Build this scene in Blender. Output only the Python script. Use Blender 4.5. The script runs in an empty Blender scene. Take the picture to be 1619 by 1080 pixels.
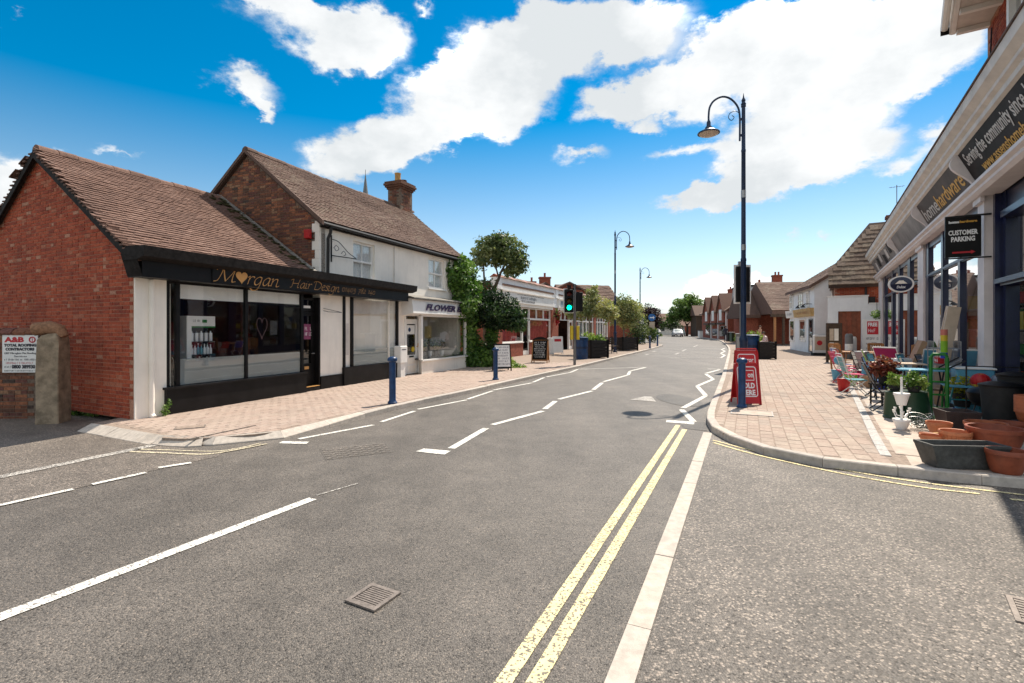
import bpy, math, random
import numpy as np
from mathutils import Matrix, Vector
from mathutils.noise import noise as pnoise

scene = bpy.context.scene
COL = scene.collection
PI = math.pi
rnd = random.Random(11)

# ------------------------------------------------------------------ camera
cam_data = bpy.data.cameras.new('camera')
cam = bpy.data.objects.new('camera', cam_data)
COL.objects.link(cam)
scene.camera = cam
cam.location = (0, 0, 1.62)
cam.rotation_euler = (PI/2, 0, 0)
cam_data.sensor_width = 36.0
cam_data.lens = 780/1619*36
cam_data.shift_y = -21/1619
cam_data.clip_start = 0.05
cam_data.clip_end = 6000

# ------------------------------------------------------------------ light
scene.view_settings.view_transform = 'Standard'
scene.view_settings.look = 'None'
scene.view_settings.exposure = 1.72
scene.view_settings.gamma = 1.0
scene.view_settings.use_curve_mapping = False
SUN_ELEV = math.radians(55)
SUN_AZ = math.radians(37)          # clockwise from +Y
world = bpy.data.worlds.new('World')
scene.world = world
world.use_nodes = True

def build_world():
    nt = world.node_tree
    N, L = nt.nodes, nt.links
    for n in list(N): N.remove(n)
    out = N.new('ShaderNodeOutputWorld')
    bg = N.new('ShaderNodeBackground'); bg.inputs['Strength'].default_value = 0.1
    L.new(bg.outputs[0], out.inputs[0])
    sky = N.new('ShaderNodeTexSky'); sky.sky_type = 'NISHITA'
    sky.sun_disc = False
    sky.sun_elevation = SUN_ELEV; sky.sun_rotation = SUN_AZ
    sky.air_density = 1.0; sky.dust_density = 0.3; sky.ozone_density = 3.0
    hs = N.new('ShaderNodeHueSaturation'); hs.inputs['Saturation'].default_value = 1.42; hs.inputs['Hue'].default_value = 0.486
    L.new(sky.outputs[0], hs.inputs['Color'])
    tc = N.new('ShaderNodeTexCoord')
    d = tc.outputs['Generated']
    # deeper blue overhead, paler towards the horizon, the same all the way round
    sz = N.new('ShaderNodeSeparateXYZ'); L.new(d, sz.inputs[0])
    vr = N.new('ShaderNodeValToRGB'); L.new(sz.outputs['Z'], vr.inputs[0]); L.new(vr.outputs[0], hs.inputs['Value'])
    ve = vr.color_ramp.elements; vr.color_ramp.interpolation = 'B_SPLINE'
    for k, (p, v) in enumerate(((0, .46), (.14, .54), (.25, .86), (.34, 1.42), (.46, .20), (1, .34))):
        e = ve[0] if k == 0 else ve[1] if k == 5 else ve.new(p)
        e.position = p; e.color = (v, v, v, 1)
    for a, b, c, e, s in ((.12, .44, .84, 1.72, 'Saturation'),):
        r = N.new('ShaderNodeMapRange')
        for k, v in zip(('From Min', 'From Max', 'To Min', 'To Max'), (a, b, c, e)): r.inputs[k].default_value = v
        L.new(sz.outputs['Z'], r.inputs['Value']); L.new(r.outputs[0], hs.inputs[s])
    def math_(op, a, b=None, clamp=False):
        n = N.new('ShaderNodeMath'); n.operation = op; n.use_clamp = clamp
        for i, v in enumerate((a, b)):
            if v is None: continue
            if isinstance(v, (int, float)): n.inputs[i].default_value = v
            else: L.new(v, n.inputs[i])
        return n.outputs[0]
    def noise(scale, detail, rough, vec=d, dist=0.0):
        n = N.new('ShaderNodeTexNoise'); n.inputs['Scale'].default_value = scale
        n.inputs['Detail'].default_value = detail; n.inputs['Roughness'].default_value = rough
        n.inputs['Distortion'].default_value = dist
        L.new(vec, n.inputs['Vector']); return n
    # flatten the clouds a little: stretch the lookup vertically
    st = N.new('ShaderNodeVectorMath'); st.operation = 'MULTIPLY'; st.inputs[1].default_value = (1, 1, 1.7)
    L.new(d, st.inputs[0])
    fine = noise(5.0, 9, 0.62, st.outputs[0])
    sub = N.new('ShaderNodeVectorMath'); sub.operation = 'SUBTRACT'; sub.inputs[1].default_value = (.5, .5, .5)
    L.new(fine.outputs['Color'], sub.inputs[0])
    sc = N.new('ShaderNodeVectorMath'); sc.operation = 'SCALE'; sc.inputs['Scale'].default_value = 0.20
    L.new(sub.outputs[0], sc.inputs[0])
    wd = N.new('ShaderNodeVectorMath'); wd.operation = 'ADD'
    L.new(d, wd.inputs[0]); L.new(sc.outputs[0], wd.inputs[1])
    # banks of cloud: azimuth (deg, clockwise from +Y), elevation, half width, half height, tilt, weight
    banks = CLOUD_BANKS
    tot = None
    for az, el, hw, hh, tilt, w in banks:
        a, e = math.radians(az), math.radians(el)
        c = Vector((math.sin(a)*math.cos(e), math.cos(a)*math.cos(e), math.sin(e)))
        east = Vector((math.cos(a), -math.sin(a), 0)); up = east.cross(c)*1.0
        up = c.cross(east)*-1.0 if up.z < 0 else up
        t = math.radians(tilt)
        xa = east*math.cos(t)+up*math.sin(t); ya = up*math.cos(t)-east*math.sin(t)
        R = Matrix((xa, ya, xa.cross(ya))).transposed()
        m = N.new('ShaderNodeMapping'); m.vector_type = 'TEXTURE'
        m.inputs['Location'].default_value = c
        m.inputs['Rotation'].default_value = R.to_euler('XYZ')
        m.inputs['Scale'].default_value = (math.radians(hw)*1.12, math.radians(hh)*1.12, .5)
        L.new(wd.outputs[0], m.inputs['Vector'])
        g = N.new('ShaderNodeTexGradient'); g.gradient_type = 'SPHERICAL'
        L.new(m.outputs[0], g.inputs[0])
        v = math_('MULTIPLY', g.outputs['Fac'], w)
        tot = v if tot is None else math_('ADD', tot, v)
    # scattered cloud continues unseen behind and beside the street, thickened to lift ambient light
    sep = N.new('ShaderNodeSeparateXYZ'); L.new(d, sep.inputs[0])
    scat = noise(2.1, 3, 0.5, st.outputs[0])
    front = math_('MULTIPLY', math_('SUBTRACT', 0.55, sep.outputs['Y']), 3.0, True)
    sv = math_('MULTIPLY', math_('MULTIPLY', math_('SUBTRACT', scat.outputs['Fac'], 0.36), 5.0, True), front)
    tot = math_('ADD', tot, sv)
    fb = math_('MULTIPLY', math_('SUBTRACT', fine.outputs['Fac'], 0.5), 1.2)
    dens = math_('ADD', tot, fb)
    mr = N.new('ShaderNodeMapRange'); mr.interpolation_type = 'SMOOTHSTEP'
    mr.inputs['From Min'].default_value = 0.20; mr.inputs['From Max'].default_value = 0.78
    L.new(dens, mr.inputs['Value'])
    # tone inside the clouds
    tone = noise(3.2, 5, 0.5, st.outputs[0])
    cr = N.new('ShaderNodeValToRGB')
    cr.color_ramp.elements[0].position = 0.44; cr.color_ramp.elements[0].color = (2.35, 2.47, 2.54, 1)
    cr.color_ramp.elements[1].position = 0.64; cr.color_ramp.elements[1].color = (7.6, 7.4, 7.1, 1)
    e = cr.color_ramp.elements.new(.555); e.color = (3.15, 3.2, 3.22, 1)
    L.new(math_('ADD', math_('MULTIPLY', tone.outputs['Fac'], .62), math_('MULTIPLY', fine.outputs['Fac'], .38)), cr.inputs[0])
    mix = N.new('ShaderNodeMix'); mix.data_type = 'RGBA'
    L.new(math_('POWER', mr.outputs[0], 2.0), mix.inputs['Factor'])
    L.new(hs.outputs[0], mix.inputs[6]); L.new(cr.outputs[0], mix.inputs[7])
    L.new(mix.outputs[2], bg.inputs['Color'])

CLOUD_BANKS = [
    (-21.0, 29.6, 8.8, 3.3, 4, 1.10),
    (-29.1, 23.7, 4.0, 2.0, 8, 1.00),
    (-15.0, 30.4, 4.3, 2.8, 5, 0.90),
    (-24.7, 30.9, 6.6, 1.3, 0, 0.70),
    (-27.7, 22.3, 2.2, 0.7, -40, 0.60),
    (-19.0, 27.5, 4.3, 2.2, 15, 0.80),
    (-17.7, 19.8, 6.6, 4.1, 25, 1.15),
    (-8.7, 23.9, 8.6, 5.0, 25, 1.15),
    (0.1, 27.7, 9.6, 5.2, 22, 1.20),
    (7.4, 30.5, 9.8, 4.1, 15, 1.20),
    (15.1, 31.4, 7.4, 2.5, 12, 1.00),
    (-12.2, 20.2, 9.0, 2.7, 18, 0.90),
    (-2.1, 22.9, 8.5, 2.4, 20, 0.80),
    (21.1, 26.6, 11.4, 4.6, 5, 1.20),
    (32.7, 25.3, 11.4, 5.3, 8, 1.25),
    (40.3, 24.4, 6.1, 4.3, 0, 1.20),
    (14.5, 25.2, 7.2, 2.6, 12, 0.90),
    (30.0, 20.3, 8.7, 3.0, 8, 1.00),
    (25.4, 29.0, 6.1, 2.6, 10, 1.00),
    (37.2, 21.2, 5.9, 2.7, 5, 1.00),
    (28.4, 16.6, 8.6, 3.8, 14, 1.15),
    (21.7, 13.3, 4.9, 2.0, 5, 1.00),
    (34.2, 16.2, 6.6, 2.9, 5, 1.00),
    (38.1, 14.1, 2.8, 1.3, 0, 0.70),
    (19.8, 19.1, 6.1, 1.2, 2, 0.65),
    (8.5, 19.0, 3.9, 1.4, -5, 0.80),
    (15.8, 22.3, 2.1, 0.9, 0, 0.70),
    (25.4, 14.2, 7.3, 2.6, 8, 0.90),
    (23.0, 5.0, 5.2, 2.3, 8, 0.95),
    (20.5, 2.7, 5.4, 1.9, 0, 0.90),
    (29.5, 10.2, 2.9, 0.9, 4, 0.70),
    (33.3, 10.3, 1.4, 0.9, 10, 0.65),
    (16.8, 1.7, 4.2, 1.5, 0, 0.75),
    (27.2, 6.1, 2.7, 1.2, 5, 0.60),
    (-45.7, 12.3, 2.9, 3.1, 15, 1.10),
    (-42.9, 14.4, 2.0, 1.3, -10, 0.80),
    (-38.9, 16.0, 2.2, 0.7, 5, 0.60),
    (40.5, 16.0, 2.1, 1.7, 20, 0.80),
    (-9.0, 32.5, 1.9, 0.7, 0, 0.60),
    (-48.1, 9.2, 3.1, 3.9, 0, 1.00),
    (-43.5, 24.0, 0.8, 0.3, 0, 0.35),
]
build_world()

sun_d = bpy.data.lights.new('sun', 'SUN')
sun_d.energy = 2.15; sun_d.angle = math.radians(0.5); sun_d.color = (1.0, 0.90, 0.76)
sun = bpy.data.objects.new('sun', sun_d); COL.objects.link(sun)
sd = Vector((math.sin(SUN_AZ)*math.cos(SUN_ELEV), math.cos(SUN_AZ)*math.cos(SUN_ELEV), math.sin(SUN_ELEV)))
sun.rotation_euler = sd.to_track_quat('Z', 'Y').to_euler()
sun.location = (0, 0, 40)

# ------------------------------------------------------------------ materials
def mat(name, col, rough=0.7, var=0.18, scale=6.0, bump=0.0, bscale=60.0, metal=0.0, spec=0.4, col2=None, detail=4, emit=None, soil=None):
    m = bpy.data.materials.new(name); m.use_nodes = True
    nt = m.node_tree; N, L = nt.nodes, nt.links
    b = N['Principled BSDF']
    b.inputs['Roughness'].default_value = rough
    b.inputs['Metallic'].default_value = metal
    b.inputs['Specular IOR Level'].default_value = spec
    if emit:
        b.inputs['Emission Color'].default_value = (*col, 1); b.inputs['Emission Strength'].default_value = emit
    g = N.new('ShaderNodeNewGeometry')
    if var > 0 or col2:
        n = N.new('ShaderNodeTexNoise'); n.inputs['Scale'].default_value = scale
        n.inputs['Detail'].default_value = detail; n.inputs['Roughness'].default_value = 0.6
        L.new(g.outputs['Position'], n.inputs['Vector'])
        r = N.new('ShaderNodeValToRGB')
        c2 = col2 or tuple(min(1, c*(1+var)) for c in col)
        c1 = col if col2 else tuple(c*(1-var) for c in col)
        r.color_ramp.elements[0].position = .34; r.color_ramp.elements[0].color = (*c1, 1)
        r.color_ramp.elements[1].position = .66; r.color_ramp.elements[1].color = (*c2, 1)
        L.new(n.outputs['Fac'], r.inputs[0]); L.new(r.outputs[0], b.inputs['Base Color'])
        if soil:                              # blots of dirt, or streaks run down by the rain
            mp = N.new('ShaderNodeMapping'); mp.inputs['Scale'].default_value = (1, 1, 1) if soil[0] == 'blot' else (9, 9, 1.1)
            L.new(g.outputs['Position'], mp.inputs['Vector'])
            q = N.new('ShaderNodeTexNoise'); q.inputs['Scale'].default_value = soil[1]; q.inputs['Detail'].default_value = 6; q.inputs['Roughness'].default_value = .65
            L.new(mp.outputs[0], q.inputs['Vector'])
            w = N.new('ShaderNodeMapRange')
            for k, x in zip(('From Min', 'From Max', 'To Min', 'To Max'), (.48, .72, 1.0, soil[2])): w.inputs[k].default_value = x
            L.new(q.outputs['Fac'], w.inputs['Value'])
            mx = N.new('ShaderNodeMix'); mx.data_type = 'RGBA'; mx.blend_type = 'MULTIPLY'; mx.inputs['Factor'].default_value = 1
            L.new(r.outputs[0], mx.inputs[6]); L.new(w.outputs[0], mx.inputs[7]); L.new(mx.outputs[2], b.inputs['Base Color'])
    else:
        b.inputs['Base Color'].default_value = (*col, 1)
    if bump > 0:
        n2 = N.new('ShaderNodeTexNoise'); n2.inputs['Scale'].default_value = bscale; n2.inputs['Detail'].default_value = 3
        L.new(g.outputs['Position'], n2.inputs['Vector'])
        bp = N.new('ShaderNodeBump'); bp.inputs['Strength'].default_value = bump; bp.inputs['Distance'].default_value = .01
        L.new(n2.outputs['Fac'], bp.inputs['Height']); L.new(bp.outputs[0], b.inputs['Normal'])
    return m

def asphalt(name, dark, light, stone, chip, coarse):
    """worn bituminous surface: cells of stone in binder, broad tonal drift, fine relief"""
    m = bpy.data.materials.new(name); m.use_nodes = True
    nt = m.node_tree; N, L = nt.nodes, nt.links
    b = N['Principled BSDF']; b.inputs['Roughness'].default_value = .62; b.inputs['Specular IOR Level'].default_value = .42
    g = N.new('ShaderNodeNewGeometry')
    def no(s, d, r=.6):
        n = N.new('ShaderNodeTexNoise'); n.inputs['Scale'].default_value = s; n.inputs['Detail'].default_value = d; n.inputs['Roughness'].default_value = r
        L.new(g.outputs['Position'], n.inputs['Vector']); return n
    big = no(.32, 5); mid = no(2.3, 6, .7)
    ad = N.new('ShaderNodeMath'); ad.operation = 'ADD'; L.new(big.outputs['Fac'], ad.inputs[0]); L.new(mid.outputs['Fac'], ad.inputs[1])
    r = N.new('ShaderNodeValToRGB')
    r.color_ramp.elements[0].position = .43; r.color_ramp.elements[0].color = (*dark, 1)
    r.color_ramp.elements[1].position = .57; r.color_ramp.elements[1].color = (*light, 1)
    hf = N.new('ShaderNodeMath'); hf.operation = 'MULTIPLY'; hf.inputs[1].default_value = .5
    L.new(ad.outputs[0], hf.inputs[0]); L.new(hf.outputs[0], r.inputs[0])
    v = N.new('ShaderNodeTexVoronoi'); v.inputs['Scale'].default_value = coarse
    L.new(g.outputs['Position'], v.inputs['Vector'])
    sp = N.new('ShaderNodeSeparateColor'); L.new(v.outputs['Color'], sp.inputs[0])
    cr = N.new('ShaderNodeValToRGB'); cr.color_ramp.interpolation = 'CONSTANT'
    els = cr.color_ramp.elements
    els[0].position = 0; els[0].color = (.62, .61, .60, 1)
    els[0].color = (.30, .29, .28, 1); els[1].position = .06; els[1].color = (.66, .65, .64, 1)
    e = els.new(.30); e.color = (.86, .86, .86, 1)
    e = els.new(.62); e.color = (1.15, 1.13, 1.1, 1)
    e = els.new(1-chip); e.color = (*stone, 1)
    L.new(sp.outputs[0], cr.inputs[0])
    mx = N.new('ShaderNodeMix'); mx.data_type = 'RGBA'; mx.blend_type = 'MULTIPLY'; mx.inputs['Factor'].default_value = 1
    L.new(r.outputs[0], mx.inputs[6]); L.new(cr.outputs[0], mx.inputs[7])
    # binder gaps between the stones
    gp = N.new('ShaderNodeMapRange'); gp.inputs['From Min'].default_value = .35; gp.inputs['From Max'].default_value = .75
    gp.inputs['To Min'].default_value = 1.0; gp.inputs['To Max'].default_value = .62
    L.new(v.outputs['Distance'], gp.inputs['Value'])
    m2 = N.new('ShaderNodeMix'); m2.data_type = 'RGBA'; m2.blend_type = 'MULTIPLY'; m2.inputs['Factor'].default_value = 1
    L.new(mx.outputs[2], m2.inputs[6]); L.new(gp.outputs[0], m2.inputs[7])
    # oil spots and old stains
    stn = no(.9, 2, .4)
    sr = N.new('ShaderNodeMapRange'); sr.inputs['From Min'].default_value = .66; sr.inputs['From Max'].default_value = .74
    sr.inputs['To Min'].default_value = 1.0; sr.inputs['To Max'].default_value = .66
    L.new(stn.outputs['Fac'], sr.inputs['Value'])
    m3 = N.new('ShaderNodeMix'); m3.data_type = 'RGBA'; m3.blend_type = 'MULTIPLY'; m3.inputs['Factor'].default_value = 1
    L.new(m2.outputs[2], m3.inputs[6]); L.new(sr.outputs[0], m3.inputs[7])
    # traffic-polished streaks along the street
    mp = N.new('ShaderNodeMapping'); mp.inputs['Rotation'].default_value = (0, 0, math.radians(25.6)); mp.inputs['Scale'].default_value = (.95, .035, 1)
    L.new(g.outputs['Position'], mp.inputs['Vector'])
    tn = N.new('ShaderNodeTexNoise'); tn.inputs['Scale'].default_value = 1.0; tn.inputs['Detail'].default_value = 4; L.new(mp.outputs[0], tn.inputs['Vector'])
    tr = N.new('ShaderNodeMapRange')
    for k, q in zip(('From Min', 'From Max', 'To Min', 'To Max'), (.35, .65, .86, 1.10)): tr.inputs[k].default_value = q
    L.new(tn.outputs['Fac'], tr.inputs['Value'])
    m4 = N.new('ShaderNodeMix'); m4.data_type = 'RGBA'; m4.blend_type = 'MULTIPLY'; m4.inputs['Factor'].default_value = 1
    L.new(m3.outputs[2], m4.inputs[6]); L.new(tr.outputs[0], m4.inputs[7])
    L.new(m4.outputs[2], b.inputs['Base Color'])
    bp = N.new('ShaderNodeBump'); bp.inputs['Strength'].default_value = .75; bp.inputs['Distance'].default_value = .006; bp.invert = True
    L.new(v.outputs['Distance'], bp.inputs['Height']); L.new(bp.outputs[0], b.inputs['Normal'])
    return m

def worn(name, col, wear, cut):
    """road paint rubbed through to the stones in places"""
    m = mat(name, col, .75, .12, 9)
    nt = m.node_tree; N, L = nt.nodes, nt.links
    b = N['Principled BSDF']
    g = N.new('ShaderNodeNewGeometry')
    v = N.new('ShaderNodeTexVoronoi'); v.inputs['Scale'].default_value = 95; L.new(g.outputs['Position'], v.inputs['Vector'])
    sp = N.new('ShaderNodeSeparateColor'); L.new(v.outputs['Color'], sp.inputs[0])
    n = N.new('ShaderNodeTexNoise'); n.inputs['Scale'].default_value = 3; n.inputs['Detail'].default_value = 6; L.new(g.outputs['Position'], n.inputs['Vector'])
    ad = N.new('ShaderNodeMath'); ad.operation = 'MULTIPLY_ADD'; ad.inputs[1].default_value = .6; L.new(n.outputs['Fac'], ad.inputs[0]); L.new(sp.outputs[0], ad.inputs[2])
    mr = N.new('ShaderNodeMapRange'); mr.inputs['From Min'].default_value = cut; mr.inputs['From Max'].default_value = cut+.06; L.new(ad.outputs[0], mr.inputs['Value'])
    src = b.inputs['Base Color'].links[0].from_socket
    mx = N.new('ShaderNodeMix'); mx.data_type = 'RGBA'; L.new(mr.outputs[0], mx.inputs['Factor']); L.new(src, mx.inputs[6]); mx.inputs[7].default_value = (*wear, 1)
    L.new(mx.outputs[2], b.inputs['Base Color'])
    return m

def glass(name, tint=(.9, .93, .93), ior=1.5, refl=1.0):
    m = bpy.data.materials.new(name); m.use_nodes = True
    nt = m.node_tree; N, L = nt.nodes, nt.links
    for n in list(N): N.remove(n)
    o = N.new('ShaderNodeOutputMaterial'); t = N.new('ShaderNodeBsdfTransparent'); t.inputs[0].default_value = (*tint, 1)
    gl = N.new('ShaderNodeBsdfGlossy'); gl.inputs['Roughness'].default_value = .015; gl.inputs[0].default_value = (refl, refl, refl, 1)
    f = N.new('ShaderNodeFresnel'); f.inputs['IOR'].default_value = ior
    # each pane is a thin slab: only the face that is entered reflects
    ge = N.new('ShaderNodeNewGeometry'); sb = N.new('ShaderNodeMath'); sb.operation = 'SUBTRACT'; sb.inputs[0].default_value = 1; L.new(ge.outputs['Backfacing'], sb.inputs[1])
    fm = N.new('ShaderNodeMath'); fm.operation = 'MULTIPLY'; L.new(f.outputs[0], fm.inputs[0]); L.new(sb.outputs[0], fm.inputs[1])
    fq = N.new('ShaderNodeMath'); fq.operation = 'MULTIPLY'; fq.use_clamp = True; fq.inputs[1].default_value = 2.1; L.new(fm.outputs[0], fq.inputs[0])
    mx = N.new('ShaderNodeMixShader'); L.new(fq.outputs[0], mx.inputs[0]); L.new(t.outputs[0], mx.inputs[1]); L.new(gl.outputs[0], mx.inputs[2])
    L.new(mx.outputs[0], o.inputs[0]); return m

def frosted(name):
    m = bpy.data.materials.new(name); m.use_nodes = True
    nt = m.node_tree; N, L = nt.nodes, nt.links
    b = N['Principled BSDF']; b.inputs['Base Color'].default_value = (.40, .42, .415, 1); b.inputs['Roughness'].default_value = .35
    o = N['Material Output']; t = N.new('ShaderNodeBsdfTransparent'); t.inputs[0].default_value = (.9, .95, .93, 1)
    mx = N.new('ShaderNodeMixShader'); mx.inputs[0].default_value = .5
    L.new(t.outputs[0], mx.inputs[1]); L.new(b.outputs[0], mx.inputs[2]); L.new(mx.outputs[0], o.inputs[0]); return m

def leafmat(name, col):
    m = bpy.data.materials.new(name); m.use_nodes = True
    nt = m.node_tree; N, L = nt.nodes, nt.links
    b = N['Principled BSDF']; b.inputs['Base Color'].default_value = (*col, 1); b.inputs['Roughness'].default_value = .5
    o = N['Material Output']; t = N.new('ShaderNodeBsdfTranslucent'); t.inputs[0].default_value = (col[0]*1.2, col[1]*1.35, col[2]*.8, 1)
    mx = N.new('ShaderNodeMixShader'); mx.inputs[0].default_value = .3
    L.new(b.outputs[0], mx.inputs[1]); L.new(t.outputs[0], mx.inputs[2]); L.new(mx.outputs[0], o.inputs[0]); return m

# ------------------------------------------------------------------ mesh building
WM = {}                                       # world matrices of roots, known without a depsgraph update

class MB:
    def __init__(s): s.v = []; s.f = []; s.mi = []; s.m = 0
    def face(s, pts, m=None):
        k = len(s.v); s.v += [tuple(p) for p in pts]; s.f.append(tuple(range(k, k+len(pts)))); s.mi.append(s.m if m is None else m); return s
    def add(s, vs, fs, m=None):
        k = len(s.v); s.v += [tuple(p) for p in vs]
        for f in fs: s.f.append(tuple(i+k for i in f)); s.mi.append(s.m if m is None else m)
        return s
    def box(s, a, b, m=None, M=None):
        x0, y0, z0 = (min(a[i], b[i]) for i in range(3)); x1, y1, z1 = (max(a[i], b[i]) for i in range(3))
        vs = [(x0,y0,z0),(x1,y0,z0),(x1,y1,z0),(x0,y1,z0),(x0,y0,z1),(x1,y0,z1),(x1,y1,z1),(x0,y1,z1)]
        if M: vs = [M @ Vector(v) for v in vs]
        return s.add(vs, [(0,3,2,1),(4,5,6,7),(0,1,5,4),(1,2,6,5),(2,3,7,6),(3,0,4,7)], m)
    def cbox(s, c, sz, m=None, rz=0, M=None):
        T = Matrix.Translation(c) @ Matrix.Rotation(rz, 4, 'Z')
        if M: T = M @ T
        h = [q/2 for q in sz]
        return s.box((-h[0],-h[1],-h[2]), (h[0],h[1],h[2]), m, T)
    def bevbox(s, a, b, r, m=None, M=None):
        """box with its vertical edges and top edges rounded off by one chamfer"""
        x0, y0, z0 = a; x1, y1, z1 = b
        def ring(i, z): return [(x0+i+r,y0+i,z),(x1-i-r,y0+i,z),(x1-i,y0+i+r,z),(x1-i,y1-i-r,z),(x1-i-r,y1-i,z),(x0+i+r,y1-i,z),(x0+i,y1-i-r,z),(x0+i,y0+i+r,z)]
        vs = ring(0, z0)+ring(0, z1-r)+ring(r, z1)
        if M: vs = [M @ Vector(v) for v in vs]
        fs = [tuple(range(7,-1,-1)), tuple(range(16,24))]
        for k in (0, 8):
            for i in range(8): j = (i+1) % 8; fs.append((k+i, k+j, k+8+j, k+8+i))
        return s.add(vs, fs, m)
    def prism(s, poly, vec, m=None):
        """closed prism: 3d polygon swept along vec"""
        n = len(poly); vec = Vector(vec); p = [Vector(q) for q in poly]
        nrm = sum(((p[i]-p[0]).cross(p[(i+1) % n]-p[0]) for i in range(n)), Vector())
        if nrm.dot(vec) > 0: p.reverse()
        vs = p+[q+vec for q in p]
        fs = [tuple(range(n)), tuple(range(2*n-1, n-1, -1))]
        for i in range(n): j = (i+1) % n; fs.append((i, i+n, j+n, j))
        return s.add(vs, fs, m)
    def tube(s, path, r, n=8, m=None, cap=True):
        P = [Vector(p) for p in path]
        rs = r if isinstance(r, (list, tuple)) else [r]*len(P)
        vs = []; prev = None
        for i, p in enumerate(P):
            t = (P[min(i+1, len(P)-1)]-P[max(i-1, 0)])
            if t.length < 1e-9: t = Vector((0,0,1))
            t.normalize()
            if prev is None:
                u = t.orthogonal().normalized()
            else:
                u = prev-t*prev.dot(t)
                u = t.orthogonal().normalized() if u.length < 1e-6 else u.normalized()
            prev = u; w = t.cross(u)
            for k in range(n):
                a = 2*PI*k/n; vs.append(p+(u*math.cos(a)+w*math.sin(a))*rs[i])
        fs = []
        for i in range(len(P)-1):
            for k in range(n):
                j = (k+1) % n; fs.append((i*n+k, i*n+j, (i+1)*n+j, (i+1)*n+k))
        if cap:
            fs.append(tuple(range(n-1,-1,-1))); fs.append(tuple((len(P)-1)*n+k for k in range(n)))
        return s.add(vs, fs, m)
    def lathe(s, prof, n=16, c=(0,0,0), m=None, M=None, cap=True):
        vs = []
        for r, z in prof:
            for k in range(n):
                a = 2*PI*k/n; vs.append((c[0]+r*math.cos(a), c[1]+r*math.sin(a), c[2]+z))
        if M: vs = [M @ Vector(v) for v in vs]
        fs = []
        for i in range(len(prof)-1):
            for k in range(n):
                j = (k+1) % n; fs.append((i*n+k, i*n+j, (i+1)*n+j, (i+1)*n+k))
        if cap:
            fs.append(tuple(range(n-1,-1,-1))); q = (len(prof)-1)*n; fs.append(tuple(q+k for k in range(n)))
        return s.add(vs, fs, m)
    def sphere(s, c, r, n=12, m=None):
        r3 = r if isinstance(r, (tuple, list)) else (r, r, r)
        h = n//2
        vs = [(c[0], c[1], c[2]-r3[2])]; fs = []
        for i in range(1, h):
            t = -PI/2+PI*i/h
            for k in range(n):
                a = 2*PI*k/n; vs.append((c[0]+r3[0]*math.cos(t)*math.cos(a), c[1]+r3[1]*math.cos(t)*math.sin(a), c[2]+r3[2]*math.sin(t)))
        vs.append((c[0], c[1], c[2]+r3[2]))
        for k in range(n):
            j = (k+1) % n; fs.append((0, 1+j, 1+k)); fs.append((len(vs)-1, 1+(h-2)*n+k, 1+(h-2)*n+j))
            for i in range(h-2): fs.append((1+i*n+k, 1+i*n+j, 1+(i+1)*n+j, 1+(i+1)*n+k))
        return s.add(vs, fs, m)
    def frame(s, x0, x1, z0, z1, w, y0, y1, m=None, sill=None):
        """four butted bars round an opening in an xz wall"""
        s.box((x0, y0, z0), (x0+w, y1, z1), m); s.box((x1-w, y0, z0), (x1, y1, z1), m)
        s.box((x0+w, y0, z1-w), (x1-w, y1, z1), m); s.box((x0+w, y0, z0), (x1-w, y1, z0+(sill or w)), m)
        return s
    def build(s, name, mats, parent=None, loc=None, rz=0, smooth=False):
        me = bpy.data.meshes.new(name); me.from_pydata(s.v, [], s.f)
        if not isinstance(mats, (list, tuple)): mats = [mats]
        for q in mats: me.materials.append(q)
        if len(mats) > 1: me.polygons.foreach_set('material_index', s.mi)
        if smooth:
            me.polygons.foreach_set('use_smooth', [True]*len(s.f)); me.set_sharp_from_angle(angle=math.radians(40))
        me.update()
        return link(name, me, parent, loc, rz)

def link(name, data, parent=None, loc=None, rz=0):
    o = bpy.data.objects.new(name, data); COL.objects.link(o)
    if parent: o.parent = parent
    if loc: o.location = loc
    if rz: o.rotation_euler = (0, 0, rz)
    return o

def tag(o, label, cat, group=None):
    o['label'] = label; o['category'] = cat
    if group: o['group'] = group
    return o

def thing(name, label, cat, loc=(0,0,0), rz=0, group=None):
    o = bpy.data.objects.new(name, None); COL.objects.link(o)
    o.empty_display_size = .2
    if len(loc) == 2: loc = (*loc, 0)
    o.location = loc; o.rotation_euler = (0, 0, rz)
    WM[o.name] = Matrix.Translation(loc) @ Matrix.Rotation(rz, 4, 'Z')
    return tag(o, label, cat, group)

def struct(name, mb, mats, stuff=False):
    o = mb.build(name, mats); o['kind'] = 'stuff' if stuff else 'structure'; WM[o.name] = Matrix.Identity(4); return o

def kids(o): return [c for c in COL.objects if c.parent == o]

def dup(root, loc, rz=0, label=None, group=None):
    r = root.copy(); COL.objects.link(r)
    if len(loc) == 2: loc = (*loc, 0)
    r.location = loc; r.rotation_euler = (0, 0, rz); WM[r.name] = Matrix.Translation(loc) @ Matrix.Rotation(rz, 4, 'Z')
    if label: r['label'] = label
    if group: r['group'] = group
    for ch in kids(root):
        c = ch.copy(); COL.objects.link(c); c.parent = r
        for g in kids(ch):
            d = g.copy(); COL.objects.link(d); d.parent = c
    return r

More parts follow.
